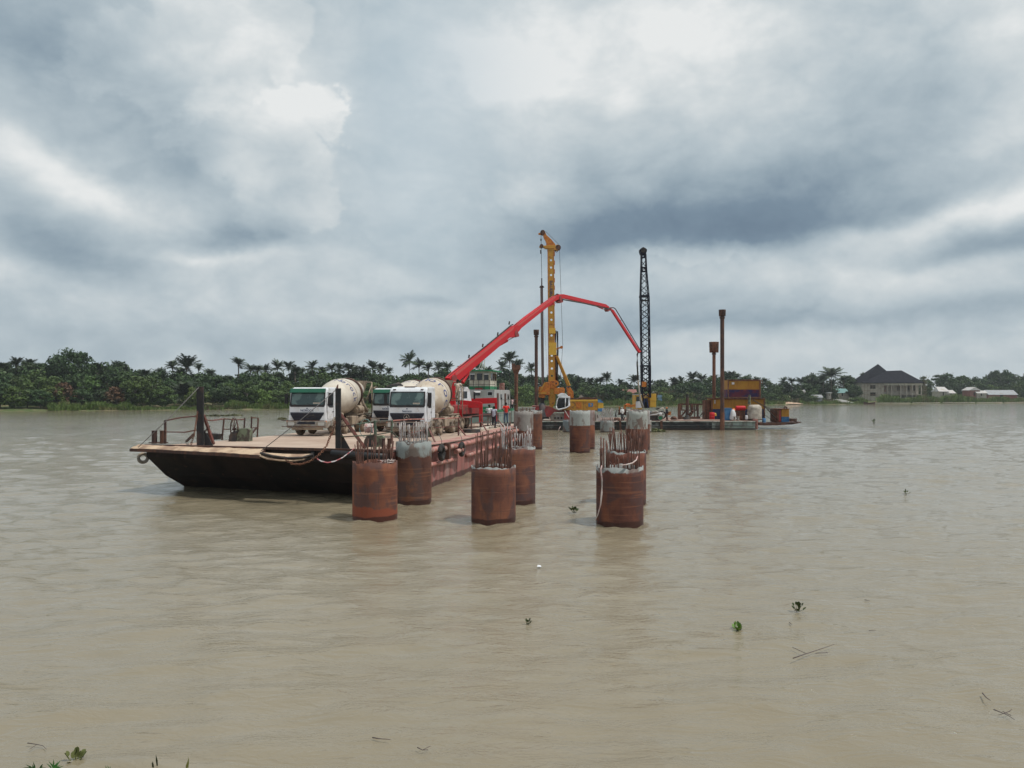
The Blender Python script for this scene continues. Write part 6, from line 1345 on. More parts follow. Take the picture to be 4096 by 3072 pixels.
b = MB(); b.cyl(P(2997, 1610, 104.8), P(2998, 1579, 104.8), .17, .15, 10); b.cyl(P(2997, 1618, 104.8), P(2997, 1610, 104.8), .25, .2, 10); tag(b.build('vent_pipe', m_winch), 'dark green pipe standing before the right half of the containers', 'pipe')
lumpy(2858, 2867, 1652, 1664, 103.8, .6, m_yelc, 'yellow_bucket', 'small yellow can on deck right of the bright red drum', 'can', .8)
for k, (px_, lb) in enumerate([(2938, 'short grey bollard before the white bulk bag'), (2953, 'short grey bollard before the brown rusty box')]):
    p = P(px_, 1682, 102.6); b = MB(); b.cyl((p.x, p.y, ZD), (p.x, p.y, ZD+.5), .15, .13, 12).cyl((p.x, p.y, ZD+.5), (p.x, p.y, ZD+.58), .2, n=12); tag(b.build('bollard', m_dirtywhite), lb, 'bollard')

# spud piles
def spud(px_, w_, yt, Y, zb, cap, label, nm='spud_pile', m_=m_rust, low=None, lean=0):
    X = wx(px_, Y); r_ = w_*Y/F/2; t = thing(nm, label, 'spud pile', (X, Y, 0), 0, 'tall rusty spud piles'); zt_ = wz(yt, Y)
    MB().cyl((X, Y, zb), (X+lean, Y, zt_), r_, n=20, cap=True).build('shaft', m_, t)
    if cap:
        cw, y0, y1 = cap; rc = cw*Y/F/2; b = MB(); z1, z0 = wz(y0, Y), wz(y1, Y)
        b.lathe([(r_*1.02, z0-.02), (rc*.93, z0), (rc, z1-.05), (rc, z1), (rc-.05, z1), (rc-.05, z1-.3), (.02, z1-.35)], 24, Matrix.Translation((X, Y, 0))); b.build('cap', m_drust if m_ is m_drust else m_rust, t)
        b = MB(); b.lathe([(r_, z0-.30), (r_*1.35, z0-.28), (r_*1.35, z0-.12), (r_, z0-.10)], 20, Matrix.Translation((X, Y, 0))); b.build('collar', m_drust, t)
    if low: MB().cyl((X, Y, zb-.1), (X, Y, wz(low, Y)), r_*1.14, n=20).build('sleeve', m_dirtywhite if False else m_rust, t)
spud(2889, 16, 1262, 101.3, -1, (28, 1239, 1265), 'tallest rusty spud pile with small cup cap before the yellow containers', m_=m_drust, low=1650)
spud(2856, 13, 1405, 112.8, ZD, (38, 1368, 1410), 'shorter spud pile with wide bucket cap left of the tallest one')
spud(2145, 13, 1338, 104.5, 1.9, (22, 1319, 1340), 'thin dark spud pile with cup cap just left of the drilling rig mast', m_=m_drust)
t = thing('spud_pile', 'stout short spud pile with square flared rusty head left of the rig', 'spud pile', (wx(2064, 88), 88, 0), 0, 'tall rusty spud piles'); X = wx(2064.5, 88)
MB().cyl((X, 88, -1), (X, 88, wz(1492, 88)), .20, n=18).build('shaft', m_rust, t)
b = MB(); b.lathe([(.20, wz(1497, 88)), (.36, wz(1484, 88)), (.42, wz(1478, 88))], 18, Matrix.Translation((X, 88, 0))); b.box((X, 88, wz(1470, 88)), (.98, .9, .5)); b.box((X-.3, 87.8, wz(1461, 88)), (.35, .4, .35)); b.build('cap', m_org if False else m_rust, t)
# frame with hoist and rebar cage rack
fr = thing('guide_frame', 'open rusty steel guide frame with hoist left of the containers', 'frame', P(2750, 1680, 105)); Y = 105
def bm(a, b_, w_, par=fr, m_=m_drust, nm='strut', Yb=None): MB().beam(P(*a, Y), P(*b_, Yb or Y), w_).build(nm, m_, par)
bm((2717, 1677), (2717, 1616), .36, nm='post', m_=m_rust); bm((2725, 1640), (2725, 1617), .2, nm='post'); bm((2791, 1674), (2791, 1618), .22, nm='post'); bm((2778, 1672), (2778, 1618), .12, nm='post'); bm((2785, 1640), (2785, 1618), .1, nm='post'); bm((2772, 1640), (2772, 1618), .1, nm='post')
bm((2714, 1617), (2812, 1618), .22, nm='top_beam'); bm((2718, 1640), (2792, 1641), .13, nm='cross_beam'); bm((2717, 1674), (2745, 1641), .2, nm='brace'); bm((2768, 1640), (2766, 1618), .35, nm='post'); bm((2720, 1672), (2800, 1670), .3, nm='sill')
MB().cyl(P(2749, 1677, Y), P(2749, 1590, Y), .24, .2, 14).build('guide_tube', m_drust, fr); MB().cyl(P(2749, 1678, Y-.3), P(2749, 1660, Y-.3), .5, .25, 14).build('guide_cone', m_dark, fr)
MB().cyl(P(2749, 1592, Y), P(2749, 1576, Y), .18, n=10).build('guide_head', m_dark, fr)
for k, q in enumerate(((2762, 1655), (2768, 1648), (2757, 1662))): MB().cyl(P(q[0], q[1], Y-.3), P(q[0]+5, q[1]-4, Y+.1), .2, n=10).build('hoist_block', m_drust, fr)
for q in (2730, 2736): MB().cyl(P(q, 1676, Y+.4), P(q, 1620, Y+.4), .025, n=5).build('guide_wire', m_rope, fr)
b = MB(); 
for k in range(6): b.tube([P(2795+2*k, 1670-2*k, 106), P(2805+2*k, 1656-3*k, 106), P(2816+k, 1664-2*k, 106.3)], .03, 5)
tag(b.build('cable_loops', m_dark), 'black cables looped on deck between the guide frame and the containers', 'cable')
lumpy(2688, 2712, 1665, 1679, 103.2, 1.5, m_rust, 'scrap_heap', 'rust orange scrap and rope heap left of the guide frame', 'scrap', .4, 16, .25)

# ------------------------------------------------------------------ lattice crane
CY = 108.0
cr = thing('crawler_crane', 'yellow and navy crawler crane with tall dark lattice boom', 'crane', (wx(2582, CY), CY, ZD))
def bx(x0, x1, y0, y1, Y, dep, nm, m_, par=cr, bevel=.04): return MB().bb(wx(x0, Y), wx(x1, Y), Y, Y+dep, wz(y1, Y), wz(y0, Y)).build(nm, m_, par, bevel=bevel)
bx(2600, 2625, 1575, 1604, CY, 5.5, 'engine_house', m_yelc); bx(2600.5, 2624.5, 1604.4, 1629, CY+.02, 5.4, 'lower_house', m_yelc)
bx(2592, 2599.5, 1576, 1630, CY+.3, 5, 'engine_house_side', m_yel)
bx(2541, 2569, 1580, 1637, CY-.5, 2.6, 'cab_body', m_yelc); bx(2545, 2562, 1586, 1606, CY-.56, .04, 'cab_window', m_dglass, bevel=0); bx(2541, 2568, 1577, 1580, CY-.6, 2.6, 'cab_roof', m_metalr, bevel=0)
lumpyc = bx(2543, 2566, 1606, 1632, CY-.64, .06, 'hanging_sack', m_bagw)
bx(2570, 2598, 1588, 1632, CY+.6, 5, 'slewing_frame', m_navy); bx(2576, 2590, 1588, 1595, CY+.3, .25, 'yellow_cross_box', m_yelc); bx(2578, 2588, 1608, 1630, CY+.5, .08, 'dark_opening', m_int, bevel=0)
for a, b_ in (((2572, 1632), (2580, 1592)), ((2594, 1632), (2586, 1592))): MB().beam(P(a[0], a[1], CY+.2), P(b_[0], b_[1], CY+.2), .14).build('gantry_leg', m_navy, cr)
for x0, x1 in ((2548, 2566), (2598, 2624)):
    Zt = wz(1632, CY); b = MB(); X0, X1 = wx(x0, CY), wx(x1, CY); pr_ = [(CY-1.5+.4*math.cos(a)-.0, ZD+.55+.5*math.sin(a)) for a in [R(90+22.5*k) for k in range(9)]]+[(CY+5.5+.4*math.cos(a), ZD+.55+.5*math.sin(a)) for a in [R(-90+22.5*k) for k in range(9)]]
    b.prism([(X0, y, z) for y, z in pr_], (X1-X0, 0, 0)); b.build('crawler_track', m_navy, cr)
MB().beam(P(2624, 1636, CY-.4), P(2640, 1634, CY-.4), .2).build('step_beam', m_dark, cr)
def lattice(par, secs, m_, leg=.11, nbay=None):
    """secs: (centre px, y, width px, depth m, Y)"""
    for (a, b_) in zip(secs, secs[1:]):
        (xa_, ya, wa_, da, Ya), (xb_, yb_, wb, db, Yb) = a, b_
        def cor(t, k):
            Y = Ya+(Yb-Ya)*t; x = xa_+(xb_-xa_)*t; y = ya+(yb_-ya)*t; w = (wa_+(wb-wa_)*t)/2*Y/F; d = (da+(db-da)*t)/2; c = P(x, y, Y)
            return c+Vector(((-w, w, w, -w)[k], (-d, -d, d, d)[k], 0))
        B_ = MB(); 
        for k in range(4): B_.cyl(cor(0, k), cor(1, k), leg/2*1.1, n=6)
        L = (cor(0, 0)-cor(1, 0)).length; n_ = max(2, int(L/.72))
        for i in range(n_):
            t0, t1 = i/n_, (i+1)/n_
            for k in range(4):
                kk = (k+1) % 4; p, q = (cor(t0, k), cor(t1, kk)) if (i+k) % 2 else (cor(t0, kk), cor(t1, k)); B_.cyl(p, q, leg*.37, n=5, cap=False)
        B_.build('boom_lattice', m_, par)
lattice(cr, [(2583.5, 1590, 31, 1.0, 108), (2582.5, 1463, 32, 1.1, 107.7)], m_latt, .20)
lattice(cr, [(2582.5, 1463, 32, 1.1, 107.7), (2578, 1188, 32, 1.1, 107)], m_latt, .15)
lattice(cr, [(2578, 1188, 32, 1.1, 107), (2575, 1090, 22, .8, 106.6)], m_latt, .13)
lattice(cr, [(2575, 1090, 22, .8, 106.6), (2574, 1016, 17, .6, 106.4)], m_latt, .12)
for (x, y, w, h_) in ((2582, 1463, 34, 6), (2578.5, 1183, 34, 7), (2580, 1200, 33, 2), (2582, 1475, 33, 2)): MB().px([(x-w/2, y-h_/2), (x+w/2, y-h_/2), (x+w/2, y+h_/2), (x-w/2, y+h_/2)], 106.4, 1.2).build('boom_joint_plate', m_latt, cr)
def ringplate(x, y, w, h_, r_, Y, nm):
    o = MB(); n_ = 24; c = P(x, y, Y); W_, H2 = w/2*Y/F, h_/2*Y/F; rr = r_*Y/F
    for (yy) in (0, .08):
        pass
    inn = [c+Vector((math.cos(2*math.pi*i/n_)*rr, 0, math.sin(2*math.pi*i/n_)*rr)) for i in range(n_)]
    out = []
    for i in range(n_):
        a = 2*math.pi*i/n_; k = 1/max(abs(math.cos(a))/W_, abs(math.sin(a))/H2); out.append(c+Vector((math.cos(a)*k, 0, math.sin(a)*k)))
    t_ = Vector((0, .1, 0)); vs = inn+out+[p+t_ for p in inn]+[p+t_ for p in out]; fs = []
    for i in range(n_):
        j = (i+1) % n_; fs += [(i, j, n_+j, n_+i), (2*n_+i, 3*n_+i, 3*n_+j, 2*n_+j), (i, 2*n_+i, 2*n_+j, j), (n_+i, n_+j, 3*n_+j, 3*n_+i)]
    o.add(vs, fs); o.build(nm, m_latt, cr)
ringplate(2575.5, 1078, 21, 22, 5, 106.2, 'boom_eye_plate'); ringplate(2574, 1024, 17, 18, 3.5, 106.0, 'boom_eye_plate')
b = MB(); b.px([(2564, 1016), (2560, 1003), (2560, 997), (2566, 992), (2573, 988), (2580, 991), (2588, 997), (2588, 1003), (2584, 1016)], 105.8, 1.0); b.build('boom_head', m_latt, cr)
MB().cyl(P(2574, 1000, 105.6), P(2574, 1000, 107.0), .35, n=20).build('head_sheave', m_dark, cr)
b = MB(); b.cyl(P(2562, 1005, 106), P(2563, 1190, 106.5), .025, n=5); b.cyl(P(2570, 1010, 106), P(2577, 1588, 107), .02, n=5); b.cyl(P(2580, 1010, 106), P(2588, 1588, 107), .02, n=5); b.build('hoist_rope', m_dark, cr)
for k in range(5): q = random.Random(k+9); b = MB(); x, y = q.uniform(2572, 2592), q.uniform(1480, 1580); b.tube([P(x, y, 107), P(x+q.uniform(-8, 8), y+8, 107), P(x+q.uniform(-8, 8), y+16, 107)], .09, 5); b.build('slack_hose', m_dark, cr)
b = MB(); b.box(P(2576, 1537, 107), (.55, .5, .7)); b.build('hook_block', m_org, cr)

# ------------------------------------------------------------------ drilling rig
DY = 105.0
rig = thing('drilling_rig', 'tall yellow rotary drilling rig with white cab on the red pontoon deck', 'drilling rig', (wx(2300, DY), DY, ZD))
def rx(pts, Y, t_, nm, m_, par=None, bevel=0.0): return MB().px(pts, Y, t_).build(nm, m_, par or rig, bevel=bevel)
# mast: box section with lightening holes on the side webs
def mast():
    x0t, x1t, yt, x0b, x1b, yb_ = 2191, 2216, 998, 2195, 2222, 1600
    Yf, Yb = DY, DY+.95; holes = [1041, 1070, 1100, 1250, 1279, 1342, 1422, 1444, 1474, 1503]
    def ed(y): t_ = (y-yt)/(yb_-yt); return x0t+(x0b-x0t)*t_, x1t+(x1b-x1t)*t_
    for Yw, nm in ((Yf, 'mast'), (Yb, 'mast')):
        b = MB(); y = yt; ys = []
        for h_ in holes: ys += [h_-6, h_+6]
        ys = [yt]+ys+[yb_]
        for i in range(0, len(ys), 2):
            a, c = ys[i], ys[i+1]; xa0, xa1 = ed(a); xc0, xc1 = ed(c); b.prism([P(xa0, a, Yw), P(xa1, a, Yw), P(xc1, c, Yw), P(xc0, c, Yw)], (0, .05, 0))
        for h_ in holes:
            n_ = 20; x0, x1 = ed(h_); cx_ = (x0+x1)/2; c = P(cx_, h_, Yw); W_ = (x1-x0)/2*Yw/F; H2 = 6*Yw/F; rr = 4.3*Yw/F
            inn = [c+Vector((math.cos(2*math.pi*i/n_)*rr, 0, math.sin(2*math.pi*i/n_)*rr)) for i in range(n_)]; out = []
            for i in range(n_): a = 2*math.pi*i/n_; k = 1/max(abs(math.cos(a))/W_, abs(math.sin(a))/H2, 1e-6); out.append(c+Vector((math.cos(a)*k, 0, math.sin(a)*k)))
            t_ = Vector((0, .05, 0)); vs = inn+out+[p+t_ for p in inn]+[p+t_ for p in out]
            b.add(vs, [f_ for i in range(n_) for f_ in ((i, (i+1) % n_, n_+(i+1) % n_, n_+i), (2*n_+i, 3*n_+i, 3*n_+(i+1) % n_, 2*n_+(i+1) % n_), (i, 2*n_+i, 2*n_+(i+1) % n_, (i+1) % n_))])
        b.build('mast_web', m_yel, rig)
    b = MB()
    for off, w_ in ((0, .12), (None, .12)):
        xa0, xa1 = (x0t, x0b) if off == 0 else (x1t, x1b)
        b.prism([P(xa0, yt, Yf-.03), P(xa0+2.2, yt, Yf-.03), P(xa1+2.2, yb_, Yf-.03), P(xa1, yb_, Yf-.03)] if off == 0 else [P(xa0-2.2, yt, Yf-.03), P(xa0, yt, Yf-.03), P(xa1, yb_, Yf-.03), P(xa1-2.2, yb_, Yf-.03)], (0, 1.06, 0))
    b.build('mast_rail', m_org, rig)
mast()
rx([(2190, 1000), (2221, 1000), (2221, 997), (2190, 997)], DY-.05, 1.1, 'mast_top_plate', m_yel)
rx([(2157, 985), (2164, 977), (2172, 977), (2174, 982), (2194, 981), (2222, 981), (2230, 977), (2238, 982), (2238, 993), (2234, 1000), (2224, 1002), (2215, 994), (2200, 995), (2183, 993), (2170, 986), (2162, 990)], DY+.1, .8, 'mast_head', m_yel, bevel=.03)
rx([(2154, 932), (2163, 930), (2168, 922), (2176, 920), (2182, 930), (2186, 940), (2206, 958), (2222, 978), (2218, 984), (2184, 984), (2186, 974), (2182, 962), (2176, 952), (2172, 940), (2166, 938), (2154, 937)], DY+.25, .5, 'head_jib', m_org, bevel=.02)
for x, y, r_ in ((2171, 930, .33), (2166, 984, .25), (2233, 990, .35)): c = P(x, y, DY+.2); MB().cyl(c-Vector((0, .12, 0)), c+Vector((0, .5, 0)), r_, n=22).build('rope_sheave', m_drust, rig)
b = MB(); b.torus(P(2226, 1004, DY+.5), .16, .035, 'Y', 20, 6); b.build('shackle', m_drust, rig)
# ropes
ro = MB(); ro.cyl(P(2164, 934, DY+.5), P(2167, 1110, DY+.5), .03, n=5); ro.cyl(P(2182, 925, DY+.5), P(2236, 978, DY+.5), .022, n=5); ro.cyl(P(2238, 998, DY+.5), P(2251, 1380, DY+.5), .025, n=5); ro.cyl(P(2251, 1380, DY+.5), P(2240, 1540, DY+.5), .025, n=5); ro.cyl(P(2169, 1150, DY+.9), P(2190, 1500, DY+1.4), .012, n=4); ro.cyl(P(2164, 955, DY+.5), P(2164, 964, DY+.5), .08, n=6); ro.cyl(P(2163, 1000, DY+.5), P(2163, 1015, DY+.5), .08, n=6); ro.build('hoist_rope', m_dark, rig)
# kelly bar
kb = MB(); kb.cyl(P(2166.5, 1148, DY+.45), P(2171.5, 1560, DY+.45), .185, n=18); kb.build('kelly_bar', mat('grey_brown_kelly', (.17, .13, .125), .6, alt=(.10, .06, .055), scale=.5, stretch=(1, 1, .3)), rig)
kb = MB(); kb.cyl(P(2167, 1112, DY+.45), P(2167, 1144, DY+.45), .07, .09, 8); c = P(2167, 1146, DY+.45); kb.lathe([(.08, .12), (.2, .1), (.36, -.12), (.2, -.16)], 18, Matrix.Translation(c)); kb.build('kelly_swivel', m_drust, rig)
# rotary drive, crowd winch
rx([(2156, 1548), (2172, 1546), (2176, 1532), (2188, 1528), (2199, 1532), (2199, 1580), (2160, 1582), (2154, 1562)], DY-.3, 1.4, 'rotary_drive', m_org, bevel=.04)
rx([(2155, 1569), (2186, 1567), (2186, 1576), (2155, 1577)], DY-.5, 1.8, 'drive_flange', m_yel); rx([(2154, 1580), (2178, 1580), (2182, 1586), (2176, 1592), (2156, 1590)], DY-.3, 1.5, 'drive_collar', m_org, bevel=.03)
b = MB(); b.beam(P(2161, 1565, DY-.45), P(2180, 1531, DY-.45), .2, .2); b.build('drive_link', m_yel, rig)
c = P(2171, 1600, DY+.45); MB().cyl(P(2170, 1590, DY+.45), P(2169, 1625, DY+.45), .28, .24, 16).build('kelly_driver', m_dark, rig)
b = MB(); b.lathe([(.3, 2.6), (.5, 2.3), (.75, .9), (.85, .0), (.85, -.6)], 24, Matrix.Translation(P(2168, 1672, DY+.2)+Vector((0, 0, -.6)))); b.build('drilling_bucket', mat('dusty_blue_grey_bucket', (.07, .075, .085), .6, alt=(.12, .10, .10), scale=2), rig)
rx([(2199, 1523), (2226, 1522), (2226, 1555), (2199, 1555)], DY-.1, 1.2, 'mast_bracket', m_org, bevel=.03)
c = P(2224, 1534, DY); MB().cyl(c-Vector((0, .35, 0)), c+Vector((0, 1.0, 0)), .36, n=26).build('crowd_winch', m_org, rig); MB().cyl(c-Vector((0, .4, 0)), c-Vector((0, .35, 0)), .12, n=12).build('winch_hub', m_drust, rig)
rx([(2215, 1552), (2254, 1550), (2259, 1556), (2259, 1572), (2252, 1577), (2216, 1577)], DY-.2, 1.3, 'back_box', m_org, bevel=.05)
rx([(2197, 1574), (2222, 1576), (2222, 1600), (2218, 1620), (2206, 1634), (2198, 1628)], DY-.1, .9, 'mast_foot', m_yel, bevel=.04); c = P(2203, 1627, DY-.2); MB().cyl(c, c+Vector((0, 1.2, 0)), .28, n=18).build('foot_roller', m_yel, rig)
# yellow fittings on the mast
for (x0, x1, y0, y1) in ((2195, 2226, 1370, 1420), (2196, 2222, 1312, 1334)): rx([(x0, y0), (x1, y0), (x1, y1), (x0, y1)], DY-.14, .1, 'mast_plate', m_yelc)
b = MB(); b.cyl(P(2225, 1395, DY+.5), P(2243, 1388, DY+.5), .06, n=6); b.cyl(P(2225, 1400, DY+.5), P(2243, 1391, DY+.5), .05, n=6); c = P(2246, 1389, DY+.4); b.cyl(c, c+Vector((0, .3, 0)), .2, n=18); b.build('guide_arm', m_org, rig)
for x, y0, y1, w_ in ((2222, 1322, 1520, .14), (2229, 1325, 1540, .13), (2232, 1330, 1480, .05)): MB().tube([P(x, y0, DY+.6), P(x+1, (y0+y1)/2, DY+.6), P(x-1, y1, DY+.6)], w_, 6).build('hydraulic_hose', m_dark, rig)
for k, y in enumerate((1014, 1050, 1085, 1120, 1150, 1215)): rx([(2216, y-8), (2219.5, y-8), (2219.5, y+9), (2217, y+9)], DY+.2, .3, 'hose_clamp', m_org)
for w_, y_ in (('BAUER', 1148), ('BG', 1181), ('28', 1200)): vs, fs = text_mesh(w_, .56, .01); b = MB(); cpt = P(2204.5, y_, DY); b.add([Vector((cpt.x-.02+v.y, cpt.y-.045-v.z, cpt.z-v.x)) for v in vs], fs); b.build('mast_lettering', m_letterd, rig)
# backstay cylinders
for x0, x1 in ((2224, 2272), (2229, 2278)): MB().cyl(P(x0, 1424, DY+.4), P(x1, 1543, DY+.9), .12, .16, 12).build('backstay_cylinder', m_yel, rig)
rx([(2267, 1548), (2280, 1548), (2294, 1568), (2294, 1592), (2273, 1592)], DY+.1, 1.3, 'backstay_bracket', m_org, bevel=.04); c = P(2274, 1549, DY); MB().cyl(c, c+Vector((0, 1.6, 0)), .14, n=12).build('bracket_pin', m_drust, rig)
# uppercarriage
bodyY = DY-1.2
rx([(2258, 1600), (2391, 1598), (2391, 1642), (2300, 1643), (2250, 1641)], bodyY, 3.2, 'engine_housing', m_yel, bevel=.06)
rx([(2279, 1598.5), (2391, 1598.5), (2391, 1605), (2279, 1605)], bodyY-.04, .05, 'housing_top_strip', m_yelc)
rx([(2303, 1609), (2326, 1608), (2326, 1634), (2305, 1634)], bodyY-.03, .035, 'access_door', m_org); rx([(2334.5, 1600), (2335.2, 1600), (2335.2, 1641), (2334.5, 1641)], bodyY-.02, .03, 'panel_seam', m_drust)
em = rx([(2354, 1613), (2372, 1612), (2372, 1626), (2354, 1627)], bodyY-.03, .02, 'emblem_panel', m_bluep); rx([(2361, 1614), (2365, 1614), (2366, 1620), (2363, 1625), (2360, 1620)], bodyY-.05, .015, 'emblem_mark', m_conty, em)
b = MB(); cc = P(2392, 1621, bodyY); 
pts = [(2392, 1598), (2400, 1600), (2408, 1606), (2413, 1614), (2414, 1628), (2412, 1640), (2406, 1645), (2392, 1645)]
rx(pts, bodyY, 3.1, 'counterweight', m_yelc, bevel=.05)
rx([(2391.5, 1598), (2401, 1598.5), (2409, 1604), (2413.5, 1611), (2391.5, 1610)], bodyY-.04, 3.2, 'counterweight_top', m_bluep); rx([(2391.5, 1634), (2414.5, 1632), (2413, 1643), (2405, 1646), (2391.5, 1645)], bodyY-.04, 3.2, 'counterweight_base', m_bluep)
rx([(2282, 1594), (2296, 1591), (2310, 1594), (2328, 1589), (2350, 1588), (2372, 1591), (2389, 1589), (2390, 1598), (2282, 1598)], bodyY+.8, 1.6, 'roof_machinery', m_drust); rx([(2318, 1586), (2326, 1580), (2334, 1586), (2336, 1591), (2318, 1591)], bodyY+1.2, .8, 'exhaust_box', m_dirtywhite)
# operator cab
cabY = bodyY-1.0
cabp = [(2225, 1624), (2229, 1600), (2236, 1586), (2279, 1587), (2279, 1622), (2262, 1632), (2234, 1638), (2227, 1634)]
cab_r = rx(cabp, cabY, 1.5, 'operator_cab', m_dglass)
b = MB(); pts = [P(x, y, cabY-.02) for x, y in cabp]; b.tube(pts+[pts[0]], .085, 6)
b.tube([P(2262, 1592, cabY-.02), P(2261, 1630, cabY-.02)], .07, 6); b.tube([P(2236, 1590, cabY-.02), P(2279, 1590, cabY-.02)], .09, 6); b.build('cab_frame', m_white, cab_r)
rx([(2274, 1588), (2279.5, 1588), (2279.5, 1622), (2272, 1626)], cabY-.04, 1.6, 'cab_pillar', m_white, cab_r)
rx([(2231, 1585), (2232, 1580), (2246, 1572), (2262, 1574), (2272, 1583), (2270, 1586)], cabY-.1, 1.7, 'cab_roof', m_white, cab_r, bevel=.03)
rx([(2238, 1612), (2256, 1608), (2258, 1628), (2240, 1632)], cabY+.3, .6, 'seat', m_dark, cab_r)
# undercarriage
rx([(2210, 1641), (2300, 1643), (2300, 1648), (2204, 1648)], bodyY+.4, 2.4, 'turntable', m_reddull)
for Yt in (bodyY-.4, bodyY+2.7):
    b = MB(); pr_ = []
    for k in range(9): a = R(90+22.5*k); pr_.append(P(2216, 1668, Yt)+Vector((math.cos(a)*.55, 0, math.sin(a)*.48)))
    for k in range(9): a = R(-90+22.5*k); pr_.append(P(2372, 1668, Yt)+Vector((math.cos(a)*.55, 0, math.sin(a)*.48)))
    b.prism(pr_, (0, .75, 0)); b.build('crawler_track', m_dirtywhite, rig)
    for k in range(12): b = MB(); c = P(2220+13*k, 1672, Yt-.05); b.cyl(c, c+Vector((0, .05, 0)), .15, n=10); b.build('track_roller', m_dark, rig)
# red pontoon well round the drill position
well = thing('red_steel_trestle', 'red steel trestle box around the drill bucket under the rig mast', 'trestle', P(2190, 1684, 102.6))
rx([(2131, 1625), (2156, 1624), (2156, 1640), (2131, 1642)], 103.4, 3.0, 'side_wall', m_reddull, well, .02)
rx([(2184, 1625), (2195, 1624), (2232, 1641), (2215, 1650), (2206, 1658), (2200, 1668), (2186, 1668), (2178, 1640)], 103.2, .3, 'cheek_plate', m_reddull, well, .02)
rx([(2178, 1623), (2195, 1623), (2195, 1626), (2178, 1626)], 103.1, 1.0, 'flange', m_rub, well); rx([(2130, 1622.5), (2156, 1622.5), (2156, 1625), (2130, 1625)], 103.3, 3.1, 'flange', m_rub, well)
rx([(2160, 1668), (2196, 1668), (2200, 1682), (2156, 1682)], 103.6, 1.6, 'base', m_dark, well)
rx([(2258, 1645), (2300, 1646), (2300, 1680), (2256, 1680)], 103.0, .35, 'end_plate', m_reddull, well)
lumpy(2170, 2202, 1676, 1682, 102.6, .7, m_tarp, 'sand_bags', 'pale sacks on the pontoon edge under the drill bucket', 'sacks', .6, 16, .1)
b = MB(); b.cyl(P(2259, 1642, 102.8), P(2276, 1670, 102.5), .05, n=6); tag(b.build('pale_pole', m_metalr), 'thin pale pole leaning below the rig cab', 'pole')

# loose machinery between the rig and the guide frame
pp = thing('hydraulic_power_pack', 'hydraulic power pack with green wheel and hose reels right of the crane', 'machine', P(2628, 1680, 103))
Y = 103.4
MB().bb(wx(2602, Y), wx(2642, Y), Y+.3, Y+1.8, ZD+.004, wz(1664, Y)).build('skid', m_dark, pp); MB().bb(wx(2610, Y), wx(2636, Y), Y+.4, Y+1.6, wz(1664, Y), wz(1650, Y)).build('engine', m_dirtywhite, pp, bevel=.05)
c = P(2641, 1671, Y); MB().cyl(c-Vector((0, .15, 0)), c+Vector((0, .3, 0)), .30, n=22).build('green_wheel', m_greenp, pp); b = MB(); b.torus(c-Vector((0, .16, 0)), .3, .05, 'Y', 24, 6); b.build('wheel_rim', m_dirtywhite, pp)
c = P(2648, 1660, Y+.8); b = MB(); [b.torus(c+Vector((0, .1*k-.2, 0)), .48-.03*(k % 2), .06, 'Y', 26, 6) for k in range(4)]; b.build('hose_reel', m_dark, pp)
c = P(2645, 1646, Y+1.2); b = MB(); [b.torus(c+Vector((.1*k, .1*k-.2, .05*k)), .42, .05, 'Y', 26, 6, M=Matrix.Rotation(.5*k, 3, 'Z')) for k in range(3)]; b.build('hose_coil', m_tarp, pp)
MB().tube([P(2600, 1661, Y-.1), P(2625, 1658, Y-.1), P(2640, 1652, Y), P(2656, 1654, Y)], .09, 7).build('pale_pipe', m_metalr, pp)
MB().tube([P(2604, 1655, Y+.2), P(2612, 1648, Y+.1), P(2625, 1646, Y), P(2632, 1650, Y)], .13, 7).build('pale_pipe', m_dirtywhite, pp); MB().sphere(P(2642, 1658, Y-.1), .24).build('air_bottle', m_metalr, pp)
lumpy(2478, 2508, 1632, 1660, 104.5, 1.8, m_drust, 'machinery_pile', 'dark machinery and hoses piled left of the crane cab', 'machine', .7, 20, .3)
lumpy(2506, 2530, 1636, 1664, 104, 1.4, m_dirtywhite, 'covered_pump', 'pale covered pump set behind the jagged cement pile', 'pump', .6, 18, .15)
b = MB(); b.px([(2504, 1618), (2510, 1614), (2521, 1615), (2520, 1620), (2506, 1621)], 105.5, .8); tag(b.build('life_raft', m_orange), 'small orange and white canister on the machinery left of the crane', 'canister')
b = MB(); b.beam(P(2500, 1624, 105.3), P(2540, 1622, 105.3), .25); b.beam(P(2499, 1650, 105.3), P(2499, 1619, 105.3), .25); b.beam(P(2478, 1650, 105.3), P(2477, 1626, 105.3), .12); b.beam(P(2520, 1630, 105.3), P(2541, 1618, 105.3), .16); tag(b.build('pipe_rack', m_org), 'yellow brown beam rack joined to the crane cab', 'rack')
lumpy(2457, 2484, 1671, 1683, 102.8, 1.2, m_rust, 'plank_stack', 'orange brown stack of planks on the pontoon edge left of the crane', 'planks', .7, 16, .1)
b = MB(); 
for a, c in (((2460, 1670), (2466, 1640)), ((2466, 1668), (2462, 1652)), ((2487, 1680), (2490, 1668)), ((2494, 1680), (2500, 1668)), ((2390, 1660), (2392, 1672))): b.beam(P(a[0], a[1], 103), P(c[0], c[1], 103), .1)
tag(b.build('steel_offcuts', m_dark), 'thin dark steel offcuts standing among the planks', 'scrap')
b = MB(); b.bb(wx(2380, 103.5), wx(2404, 103.5), 103.5, 104.6, ZD+.02, wz(1662, 103.5)); b.bb(wx(2384, 103.3), wx(2392, 103.3), 103.2, 103.4, ZD, wz(1650, 103.3)); tag(b.build('white_machine', m_metalr), 'white and black machine under the rig counterweight', 'machine')
